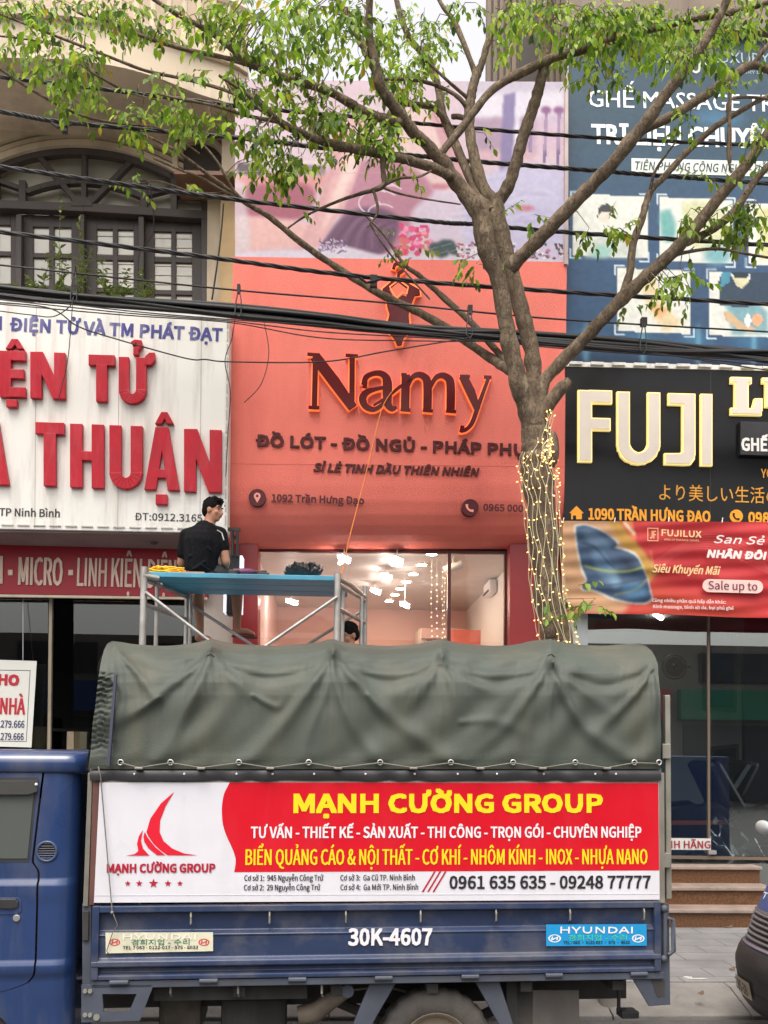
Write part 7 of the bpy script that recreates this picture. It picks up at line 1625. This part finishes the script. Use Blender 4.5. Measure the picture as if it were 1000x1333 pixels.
# leaves
CL = [(20, 14, 30, 18, 1), (80, 72, 40, 30, 1.1), (28, 118 - 50, 34, 12, 1), (88, 84, 30, 22, 1.3), (100, 122, 38, 20, 1.3), (150, 18, 60, 20, 1.2), (165, 22, 28, 20, 1.3), (212, 34, 26, 16, 1), (172, 158, 16, 32, 1.3), (199, 115, 20, 20, 1.1), (236, 152, 24, 14, 0.8), (150, 168, 14, 12, 0.7), (110, 45, 14, 20, .8), (40, 8, 60, 10, 1),
      (290, 18, 64, 22, 1.5), (268, 52, 22, 14, 1.2), (384, 26, 42, 30, 1.4), (358, 74, 24, 20, 1), (346, 118, 48, 18, 1.2), (432, 145, 40, 27, 1.3), (350, 175, 30, 24, 1.2), (275, 158, 46, 28, 0.9), (484, 108, 16, 14, 1), (250, 100, 30, 14, 0.6), (300, 90, 24, 16, .6), (424, 60, 30, 26, .8), (440, 20, 36, 22, 1),
      (360, 218, 36, 20, 1.3), (336, 205, 18, 12, 1), (492, 184, 30, 24, 1.3), (425, 153, 22, 16, 1), (396, 205, 18, 10, .7), (425, 200, 20, 10, .6), (530, 48, 50, 40, 1.1), (510, 88, 30, 20, 1), (600, 10, 28, 12, .9), (498, 168, 18, 26, 1), (530, 113, 34, 22, 1.1), (581, 130, 11, 17, .9), (470, 40, 30, 36, .8), (560, 60, 22, 26, .7),
      (700, 20, 58, 22, 1.3), (740, 80, 22, 12, .8), (850, 45, 120, 34, 1.5), (800, 30, 60, 28, 1.2), (806, 106, 24, 14, .9), (770, 100, 18, 18, .7), (900, 70, 40, 20, .9), (960, 20, 40, 22, 1), (985, 60, 18, 14, .6), (660, 40, 22, 30, .7), (925, 112, 30, 10, .5),
      (902, 288, 18, 20, 1.0), (976, 288, 26, 30, 1.3), (940, 290, 22, 16, .9), (876, 372, 28, 20, 1.3), (776, 296, 44, 9, 0.9), (886, 330, 16, 10, .5), (614, 343, 19, 8, 1.3), (630, 178, 5, 10, 1.2), (985, 190, 16, 40, .5), (880, 160, 40, 14, .35), (920, 230, 30, 12, .3),
      (760, 782, 24, 18, .55), (722, 792, 12, 14, .3), (160, 236, 12, 10, .8), (182, 244, 8, 8, .6), (245, 236, 10, 8, .5), (400, 272, 18, 10, .35), (445, 205, 20, 8, .4), (650, 285, 14, 6, .5), (512, 318, 20, 14, .5), (540, 335, 12, 10, .4), (700, 290, 14, 8, .4), (820, 400, 8, 10, .3), (530, 222, 10, 8, .5), (215, 142, 30, 10, .5), (60, 30, 40, 12, .8), (320, 60, 40, 20, .9), (400, 90, 30, 14, .7)]
lf = MB(); tw = MB(); lcol = []; rr = random.Random(21)
nb_nodes = [n_ for n_ in nodes]
def leaf(p, d, n, Ln, Wd, c):
    """pointed drooping blade with a folded midrib, 6 faces"""
    d = d.normalized(); s = d.cross(n).normalized(); n = s.cross(d)
    k = len(lf.v); fold = 0.22 * Wd; bend = n * (-0.18 * Ln)
    pts = [p, p + d * Ln * .28 + s * Wd * .42 + n * fold, p + d * Ln * .28, p + d * Ln * .28 - s * Wd * .42 + n * fold,
           p + d * Ln * .62 + s * Wd * .46 + n * fold + bend * .4, p + d * Ln * .62 + bend * .4, p + d * Ln * .62 - s * Wd * .46 + n * fold + bend * .4, p + d * Ln + bend]
    lf.v += pts; lf.f += [(k, k + 2, k + 1), (k, k + 3, k + 2), (k + 1, k + 2, k + 5, k + 4), (k + 2, k + 3, k + 6, k + 5), (k + 4, k + 5, k + 7), (k + 5, k + 6, k + 7)]
    lcol.extend([c] * 8)
for (cx_, cy_, rx, ry, dens) in CL:
    near = min(nb_nodes, key=lambda n_: (n_[0] - cx_) ** 2 + (n_[1] - cy_) ** 2); Yc = near[2] if cy_ < 700 else 7.7
    ns = max(2, int(3.1416 * rx * ry * dens / (134.0 if cx_ < 330 else 98.0))); tone = rr.uniform(0.8, 1.15)
    for k in range(ns):
        while True:
            a, b_ = rr.uniform(-1, 1), rr.uniform(-1, 1)
            if a * a + b_ * b_ < 1: break
        Y = Yc + rr.uniform(-0.55, 0.55) * (0.3 if cy_ > 140 else 1.0)
        base = P(cx_ + a * rx, cy_ + b_ * ry - 4, Y)
        nn = min(nb_nodes, key=lambda n_: (n_[0] - (cx_ + a * rx)) ** 2 + (n_[1] - (cy_ + b_ * ry)) ** 2 + 40 * (n_[2] - Y) ** 2)
        src = P(nn[0], nn[1], nn[2])
        if k % 3 == 0 and (src - base).length < 0.9:
            mid = src.lerp(base, .5) + Vector((rr.uniform(-.05, .05), rr.uniform(-.05, .05), 0.05)); tw.tube([src, mid, base], [0.005, 0.004, 0.0025], 4)
        ax = Vector((rr.uniform(-1, 1), rr.uniform(-1, 1), rr.uniform(-1.0, 0.15))).normalized(); m_n = rr.randint(4, 7); Lr = 0.07 + 0.02 * m_n
        if k % 2 == 0: tw.tube([base, base + ax * Lr], [0.0025, 0.0016], 3)
        for j in range(m_n):
            t = (j + 1) / m_n; side = 1 if j % 2 else -1; up = Vector((rr.uniform(-.5, .5), rr.uniform(-.5, .5), 1)).normalized(); s_ = ax.cross(up).normalized()
            d = (ax * 0.55 + s_ * side * 0.7 + Vector((0, 0, -0.75))) if j < m_n - 1 else ax + Vector((0, 0, -0.5))
            d += Vector((rr.uniform(-.25, .25),) * 3)
            v = tone * rr.uniform(0.6, 1.35); y_ = rr.random()
            c = (0.16 * v, 0.28 * v, 0.04 * v) if y_ < .42 else ((0.32 * v, 0.44 * v, 0.075 * v) if y_ < .84 else ((0.075 * v, 0.14 * v, 0.035 * v) if y_ < .975 else (0.42 * v, 0.33 * v, 0.06 * v)))
            sz = rr.uniform(0.6, 1.25); leaf(base + ax * Lr * t, d, up, 0.076 * sz, 0.039 * sz, c)
m_leaf = bpy.data.materials.new('leaf'); m_leaf.use_nodes = True; t_ = m_leaf.node_tree; n_ = t_.nodes; b_ = n_['Principled BSDF']
va = n_.new('ShaderNodeVertexColor'); va.layer_name = 'tone'; b_.inputs['Roughness'].default_value = 0.45; b_.inputs['Specular IOR Level'].default_value = 0.4
trn = n_.new('ShaderNodeBsdfTranslucent'); mxs = n_.new('ShaderNodeMixShader'); mxs.inputs[0].default_value = 0.55
hsv = n_.new('ShaderNodeHueSaturation'); hsv.inputs['Value'].default_value = 1.22; hsv.inputs['Saturation'].default_value = 1.1
t_.links.new(va.outputs[0], b_.inputs['Base Color']); t_.links.new(va.outputs[0], hsv.inputs['Color']); t_.links.new(hsv.outputs[0], trn.inputs[0])
t_.links.new(b_.outputs[0], mxs.inputs[1]); t_.links.new(trn.outputs[0], mxs.inputs[2]); t_.links.new(mxs.outputs[0], n_['Material Output'].inputs[0])
crown = lf.build('crown', m_leaf, tree, fixn=False, smooth=180)
at = crown.data.color_attributes.new('tone', 'FLOAT_COLOR', 'POINT'); buf = np.ones((len(lcol), 4), np.float32); buf[:, :3] = np.array(lcol); at.data.foreach_set('color', buf.ravel())
tw.build('twigs', m_bark, tree)
print('leaves', len(lcol) // 8)

# ---- fairy lights wound down the trunk
sl_o = thing('string_lights', 'warm white fairy lights hanging in strands down the tree trunk', 'string lights', P(712, 840, 7.7))
m_lwire = mat('pale light wire', S(196, 186, 150), 0.5); m_bulb = lamp_mat('lit warm bulb', (1.0, 0.56, 0.18), 5.0); m_sock = mat('clear bulb cap', S(226, 214, 180), 0.3)
tpath = [(727, 838, 22.5), (714, 775, 21), (709, 710, 20.5), (703, 646, 22), (699, 612, 22.5), (701, 581, 20), (705, 552, 18), (707, 528, 17), (708, 506, 14)]
tp = [tuple(p) for p in interp(tpath, 8)]
def trunk_pt(t, ang, extra=1.12):
    k = t * (len(tp) - 1); i = min(int(k), len(tp) - 2); f = k - i; x, y, r = [tp[i][j] * (1 - f) + tp[i + 1][j] * f for j in range(3)]
    c = P(x, y, 7.9); rm = r * PXM(x, y, 7.9) * extra
    return c + Vector((math.sin(ang) * rm, -math.cos(ang) * rm, 0))
bulbs = []; rr = random.Random(11)
for s in range(13):
    a0 = -1.5 + 3.0 * s / 12; pts = []; top = rr.uniform(0.52, 0.66) if s not in (6, 7, 8, 9) else rr.uniform(0.8, 1.0); n = 46
    for k in range(n + 1):
        t = -0.04 + (top + 0.04) * k / n; squeeze = 1.0 if t < 0.5 else max(0.25, 1.0 - 1.9 * (t - 0.5))
        pts.append(trunk_pt(max(0, t), (a0 * squeeze + 0.25 * (1 - squeeze)) + 0.10 * math.sin(k * 0.7 + s * 2.1), 1.10 + 0.03 * math.sin(k * 1.3 + s)))
    MB().tube(pts, 0.0028, 5).build('wire', m_lwire, sl_o, smooth=180)
    for k in range(2, n, 3):
        if rr.random() < 0.93: bulbs.append((pts[k], Vector((rr.uniform(-.9, .9), rr.uniform(-1, -.2), rr.uniform(-.7, .4))).normalized()))
for k in range(26):                                        # the tangled knot where the strands meet
    t = rr.uniform(0.50, 0.64); p = trunk_pt(t, rr.uniform(0.0, .7), 1.16); bulbs.append((p, Vector((rr.uniform(-1, 1), -.7, rr.uniform(-.8, .6))).normalized()))
kn = MB(); pts = [trunk_pt(rr.uniform(0.50, 0.65), rr.uniform(-0.05, .75), rr.uniform(1.1, 1.2)) for k in range(26)]; kn.tube([tuple(p) for p in interp(pts, 3)], 0.0026, 4); kn.build('wire', m_lwire, sl_o, smooth=180)
rr.shuffle(bulbs)
def bulb_into(mb, p, d): mb.tube([p + d * 0.010, p + d * 0.018, p + d * 0.024], [0.0042, 0.0045, 0.0022], 6); return mb
rest = MB(); caps = MB()
for k, (p, d) in enumerate(bulbs):
    caps.tube([p, p + d * 0.011], [0.0045, 0.005], 5)
    if k < 100: bulb_into(MB(), p, d).build('bulb', m_bulb, sl_o, smooth=60)
    else: bulb_into(rest, p, d)
if rest.v: rest.build('bulbs', m_bulb, sl_o, smooth=60)['kind'] = 'stuff'
caps.build('bulb_sockets', m_sock, sl_o)['kind'] = 'stuff'

# ================================================================== OVERHEAD CABLES
m_cable = mat('black cable', (0.012, 0.012, 0.013), 0.55, var=0.3, vscale=5)
YWR = 8.55
def cable(pts, rpx, label, Y=YWR, twist=0, name='power_cable', group=None, parent=None):
    full = [(-260, pts[0][1] - (pts[1][1] - pts[0][1]) / (pts[1][0] - pts[0][0]) * 260)] + pts
    dx = pts[-1][0] - pts[-2][0]; full.append((1300, pts[-1][1] + (pts[-1][1] - pts[-2][1]) / dx * 300))
    C = [P(x, y, Y) for x, y in [tuple(p) for p in interp(full, 14)]]; k = PXM(500, 300, Y); mb = MB()
    if twist:
        m_ = len(C); dense = [C[i].lerp(C[i + 1], j / 4) for i in range(m_ - 1) for j in range(4)] + [C[-1]]
        for s in range(twist):
            q = []
            for i, p in enumerate(dense): a = 0.30 * i + 2 * math.pi * s / twist; q.append(p + Vector((0, math.cos(a), math.sin(a))) * rpx * k * 0.55)
            mb.tube(q, rpx * k * 0.62, 6)
    else: mb.tube(C, rpx * k, 8)
    o = mb.build(name, m_cable, parent, smooth=180)
    if parent is None: tag(o, label, 'cable', group)
    return o
cable([(0, 100), (150, 118), (318, 139), (440, 150), (560, 162), (760, 178), (1000, 190)], 2.3, 'uppermost twisted black cable crossing the poster and the blue billboard', twist=3)
cable([(0, 145), (85, 159), (316, 180), (425, 193), (534, 202), (616, 210), (760, 221), (865, 229), (1000, 239)], 2.6, 'second black cable from the top, passing just over the arched window', twist=3)
cable([(0, 217), (175, 242), (326, 262), (560, 288), (616, 292), (760, 304), (1000, 319)], 2.6, 'third black cable from the top, crossing the arched fan light', twist=3)
cable([(0, 302), (250, 332), (462, 359), (720, 379), (1000, 396)], 2.6, 'fourth black cable from the top, crossing the window panes and the hanger emblem', twist=3)
cable([(0, 345), (290, 376), (500, 394), (720, 415), (1000, 432)], 1.2, 'thin messenger wire right above the thick cable bundle', Y=8.5)
bun = thing('cable_bundle', 'thick sagging bundle of black cables crossing all three shop fronts', 'cable', P(500, 430, 8.45))
rr = random.Random(2)
for k in range(14):
    o1, o2, o3 = rr.uniform(-8, 8), rr.uniform(-7, 7), rr.uniform(-6, 6)
    cable([(0, 379 + o1), (90, 388 + o1 * .9 + rr.uniform(-1, 1)), (290, 403 + o2), (420, 416 + o2 + rr.uniform(-1, 1)), (505, 426 + o2 * .8), (680, 439 + o3), (850, 452 + o3 + rr.uniform(-2, 2)), (1000, 463 + o1)], rr.choice([2.2, 2.6, 3.0, 3.6]), '', Y=8.45 + rr.uniform(-.05, .05), name='cable', parent=bun)
for k in range(3): cable([(0, 384 + 6 * k), (160, 404 + 3 * k), (300, 416 + 2 * k), (420, 424 + 8 * k), (560, 436 + 4 * k), (760, 456 - 4 * k), (1000, 470 + 6 * k)], 0.8, '', Y=8.4, name='loose_wire', parent=bun)
for px, y0, y1 in ((97, 352, 386), (311, 377, 404), (612, 404, 432), (838, 420, 452)):
    mb = MB(); mb.tube([P(px - 1, y0 + 2, 8.44), P(px - 4, (y0 + y1) / 2 + 4, 8.40), P(px - 5, y1 + 4, 8.37), P(px, y1 + 8, 8.36)], 0.006, 6); mb.tube([P(px + 1, y0 + 2, 8.44), P(px + 3, (y0 + y1) / 2, 8.40), P(px + 3, y1 + 4, 8.37), P(px, y1 + 8, 8.36)], 0.005, 6); mb.box(tuple(P(px - 2.5, y0 + 3, 8.47)), tuple(P(px + 2.5, y0 - 4, 8.52)))
    mb.build('hanger_clip', m_cable, bun)
for (x, y, Y) in ((85, 158, 8.5), (487, 360, 8.5)):
    mb = MB(); mb.box(tuple(P(x - 5, y + 12, Y)), tuple(P(x + 4, y + 1, Y + 0.05))); mb.tube([P(x - 18, y + 2, Y), P(x - 10, y + 8, Y), P(x, y + 6, Y), P(x + 10, y + 3, Y)], 0.012, 6)
    tag(mb.build('cable_clamp', m_cable), 'small black clamp on the cable, %s' % ('over the arched window' if x < 200 else 'above the hanger emblem'), 'clamp')
def wire(pts, Y, r, label, m=m_cable):
    mb = MB(); mb.tube([P(x, y, Y) for x, y in [tuple(p) for p in interp(pts, 8)]], r, 5); return tag(mb.build('loose_wire', m, smooth=180), label, 'wire')
wire([(-40, 392), (60, 400), (100, 424), (140, 438), (240, 466), (268, 468), (300, 471), (420, 471), (500, 458), (560, 448), (610, 440)], 8.35, 0.0065, 'thin black wire drooping over the white sign and the coral fascia')
wire([(95, 388), (92, 430), (88, 470), (80, 505), (76, 520)], 8.35, 0.004, 'thin wire hanging straight down over the red letters')
wire([(0, 405), (40, 410), (70, 412), (92, 398), (96, 386)], 8.35, 0.005, 'short looped wire beside the blue heading on the white sign')
wire([(308, 400), (302, 440), (293, 470), (300, 510), (297, 560), (294, 620)], 9.6, 0.005, 'wire running down the joint between the white sign and the coral fascia')
wire([(344, 420), (350, 460), (340, 500), (318, 524)], 8.4, 0.004, 'curled wire end hanging over the left part of the coral fascia')
wire([(181, 785 - 395), (182, 330), (200, 300), (196, 240)], 10.8, 0.007, 'old lead climbing beside the window leaf behind the weeds')
wire([(291, 265), (286, 320), (276, 390)], 10.55, 0.010, 'dark lead running down the pale pilaster beside the ochre wall')

# ================================================================== WEEDS ON THE BALCONY
m_weed = mat('weed leaf', (0.21, 0.27, 0.08), 0.6, var=0.4, vscale=12); m_stem = mat('weed stem', (0.12, 0.10, 0.05), 0.8)
def weed(px, y0, y1, spread, n, Y, label, seed):
    rr = random.Random(seed); b0 = P(px, y0, Y); w = thing('plant', label, 'plant', b0); st_ = MB(); lv_ = MB(); k = PXM(px, y0, Y)
    for s in range(n):
        h = (y0 - y1) * k * (1 if s == 0 else rr.uniform(.3, .85)); tipx = rr.uniform(-spread, spread) * k * (0.35 if s == 0 else 1)
        pts = [b0 + Vector((tipx * t ** 1.4 + (s - n / 2) * spread * k * .10, rr.uniform(-.03, .03), h * t)) for t in (0, .25, .5, .75, 1)]
        st_.tube(pts, [0.006, 0.005, 0.004, 0.003, 0.002], 5)
        for j in range(9):
            t = .25 + .75 * j / 8; i = min(3, int(t * 4)); p = pts[i].lerp(pts[i + 1], t * 4 - i)
            for q in range(3):
                d = Vector((rr.uniform(-1, 1), rr.uniform(-1, .5), rr.uniform(-.4, .6))).normalized(); sd_ = d.cross(Vector((0, 0, 1))).normalized(); Ln = rr.uniform(.07, .13) * (1.2 - .5 * t); u_ = sd_.cross(d)
                lv_.add([p, p + d * Ln * .5 + sd_ * Ln * .22 + u_ * .01, p + d * Ln, p + d * Ln * .5 - sd_ * Ln * .22 + u_ * .01], [(0, 1, 2), (0, 2, 3)])
    st_.build('stem', m_stem, w); lv_.build('foliage', m_weed, w, fixn=False)
weed(78, 398, 255, 10, 3, 10.3, 'tall spindly weed on the balcony, its tuft above the others', 1); weed(60, 398, 325, 26, 4, 10.35, 'leafy weed clump at the left of the balcony', 2)
weed(105, 400, 285, 12, 3, 10.3, 'slim weed in the middle of the balcony in front of the window leaf', 3); weed(148, 402, 338, 30, 7, 10.3, 'bushy weed clump in front of the slatted blind', 4)
weed(186, 402, 352, 14, 3, 10.3, 'small broad leaved weed at the right of the balcony', 5); weed(20, 396, 372, 24, 4, 10.35, 'low weed tuft just above the left end of the white sign', 6)

# ================================================================== GOODS IN THE MASSAGE CHAIR SHOP
m_leather = mat('dark brown leather', (0.035, 0.022, 0.02), 0.35, var=0.2, vscale=6); m_navyl = mat('navy leather', (0.012, 0.016, 0.035), 0.2, spec=0.7); m_orange = mat('orange trim', S(210, 110, 50), 0.4); m_wrap = glass_mat('plastic wrap', (0.85, 0.88, 0.9), 0.12, 0.12)
def chair(px, Y, rz, label, flip=1):
    b0 = P(px, 1085, Y); t = thing('massage_chair', label, 'massage chair', (b0.x, Y, 0.69), rz)
    s = MB(); s.prism([(-.75, -.36, .12), (.62, -.36, .10), (.72, -.36, .42), (.2, -.36, .62), (-.55, -.36, .55)], (0, 0.14, 0)); s.build('side_shell', m_leather, t, local=True, bevel=0.05)
    s = MB(); s.prism([(-.75, .22, .12), (.62, .22, .10), (.72, .22, .42), (.2, .22, .62), (-.55, .22, .55)], (0, 0.14, 0)); s.build('side_shell', m_leather, t, local=True, bevel=0.05)
    s = MB(); s.prism([(-.5, -.2, .35), (.25, -.2, .32), (.3, -.2, .46), (-.5, -.2, .5)], (0, .4, 0)); s.build('seat', m_navyl, t, local=True, bevel=0.05)
    s = MB(); s.prism([(.2, -.22, .40), (.75, -.22, 1.15), (.95, -.22, 1.10), (.50, -.22, .34)], (0, .44, 0)); s.build('backrest', m_navyl, t, local=True, bevel=0.07)
    s = MB(); s.prism([(-.95, -.2, .12), (-.5, -.2, .40), (-.42, -.2, .28), (-.8, -.2, .05)], (0, .4, 0)); s.build('footrest', m_navyl, t, local=True, bevel=0.04)
    MB().box((-.62, -.375, .36), (.4, -.358, .41)).build('trim', m_orange if flip > 0 else m_bedgrey, t, local=True, bevel=0.005)
    MB().box((-.45, -.30, .10), (.4, .30, .2)).build('base', m_plastic, t, local=True)
chair(893, 11.6, R(12), 'dark massage chair with orange trim just inside the glass beside the truck tail')
chair(985, 11.7, R(200), 'navy massage chair behind the glass at the right edge', -1)
wr = MB(); rr = random.Random(6)
c0 = P(945, 1080, 11.1)
wr.grid(lambda u, v: (c0.x - 0.45 + 0.9 * u, 11.1 + 0.12 * math.sin(9 * u + 4 * v), 0.70 + 0.40 * math.sin(math.pi * u) * (1 - .2 * math.sin(13 * u + 5 * v)) * v + .02 * math.sin(31 * u)), 30, 12)
tag(wr.build('plastic_wrap', m_wrap, smooth=60), 'crumpled clear plastic wrap on the floor between the massage chairs', 'plastic wrap')
def frame_pic(x0, y0, x1, y1, Y, label, c):
    f = MB(); f.prism([P(x0, y0, Y), P(x1, y0 - 4, Y), P(x1, y1 + 3, Y), P(x0, y1, Y)], (0, 0.03, 0)); w = thing('picture', label, 'picture', P((x0 + x1) / 2, y1, Y)); f.build('frame', mat('picture frame', (0.16, 0.16, 0.15), 0.4), w)
    MB().prism([P(x0 + 4, y0 + 5, Y - 0.004), P(x1 - 4, y0 + 1, Y - 0.004), P(x1 - 4, y1 - 3, Y - 0.004), P(x0 + 4, y1 - 5, Y - 0.004)], (0, -0.002, 0)).build('print', mat(label, S(*c), 0.4, var=0.35, vscale=3), w)
frame_pic(915, 815, 959, 925, 13.9, 'framed blue poster high on the grey wall behind the glass', (64, 84, 110)); frame_pic(925, 972, 962, 1028, 13.9, 'small framed dark picture low on the grey wall above the plastic wrap', (74, 78, 90))
tbp = P(857, 802, 12.6); tl = thing('tube_lamp', 'lit white tube lamp in the dim massage chair shop', 'lamp', tbp, R(60)); MB().tube([(-.22, 0, 0), (.22, 0, 0)], 0.03, 8).build('tube', m_tube, tl, local=True); MB().box((-.24, -.02, .03), (.24, .02, .06)).build('fitting', m_lampbody, tl, local=True); MB().tube([(0, 0, .06), (0, 0, 3.74 - tbp.z)], .006, 5).build('drop_rod', m_lampbody, tl, local=True)
fnp = P(878, 868, 12.4); wf = thing('wall_fan', 'black wall fan on the grey wall behind the glass', 'fan', fnp)
mb = MB(); mb.tube([fnp + Vector((0.16 * math.cos(a), 0, 0.16 * math.sin(a))) for a in [2 * math.pi * k / 24 for k in range(25)]], 0.012, 6, cap=False)
for k in range(10): a = math.pi * k / 10; mb.tube([fnp + Vector((0.16 * math.cos(a), -.03, 0.16 * math.sin(a))), fnp - Vector((0.16 * math.cos(a), .03, 0.16 * math.sin(a)))], 0.003, 4)
mb.build('cage', m_plastic, wf); MB().tube([fnp + Vector((0, -.01, 0)), fnp + Vector((0, .01, 0))], 0.13, 20).build('blades', m_plastic, wf); MB().ell(fnp, (.05, .07, .05), 10, 8).build('motor', m_plastic, wf); MB().tube([fnp + Vector((0, .03, 0)), fnp + Vector((0.1, .1, .02)), fnp + Vector((.26, .1, .02))], .02, 6).build('arm', m_plastic, wf)
sg = MB(); sg.prism(fq(868, 1091, 925.5, 1091.5, 925.5, 1106.5, 868, 1106, 10.44), (0, .004, 0)); sgo = tag(sg.build('glass_sign', m_paper), 'white strip with dark red letters at the foot of the shop glass', 'sign')
text('lettering', m_redprint if False else mat('dull red print', S(150, 44, 60), 0.5), sgo, 'CHÍNH HÃNG', P(845, 1104, 10.437), P(925, 1104.5, 10.437), 9.5 * PXM(890, 1100, 10.44), stroke=0.2)
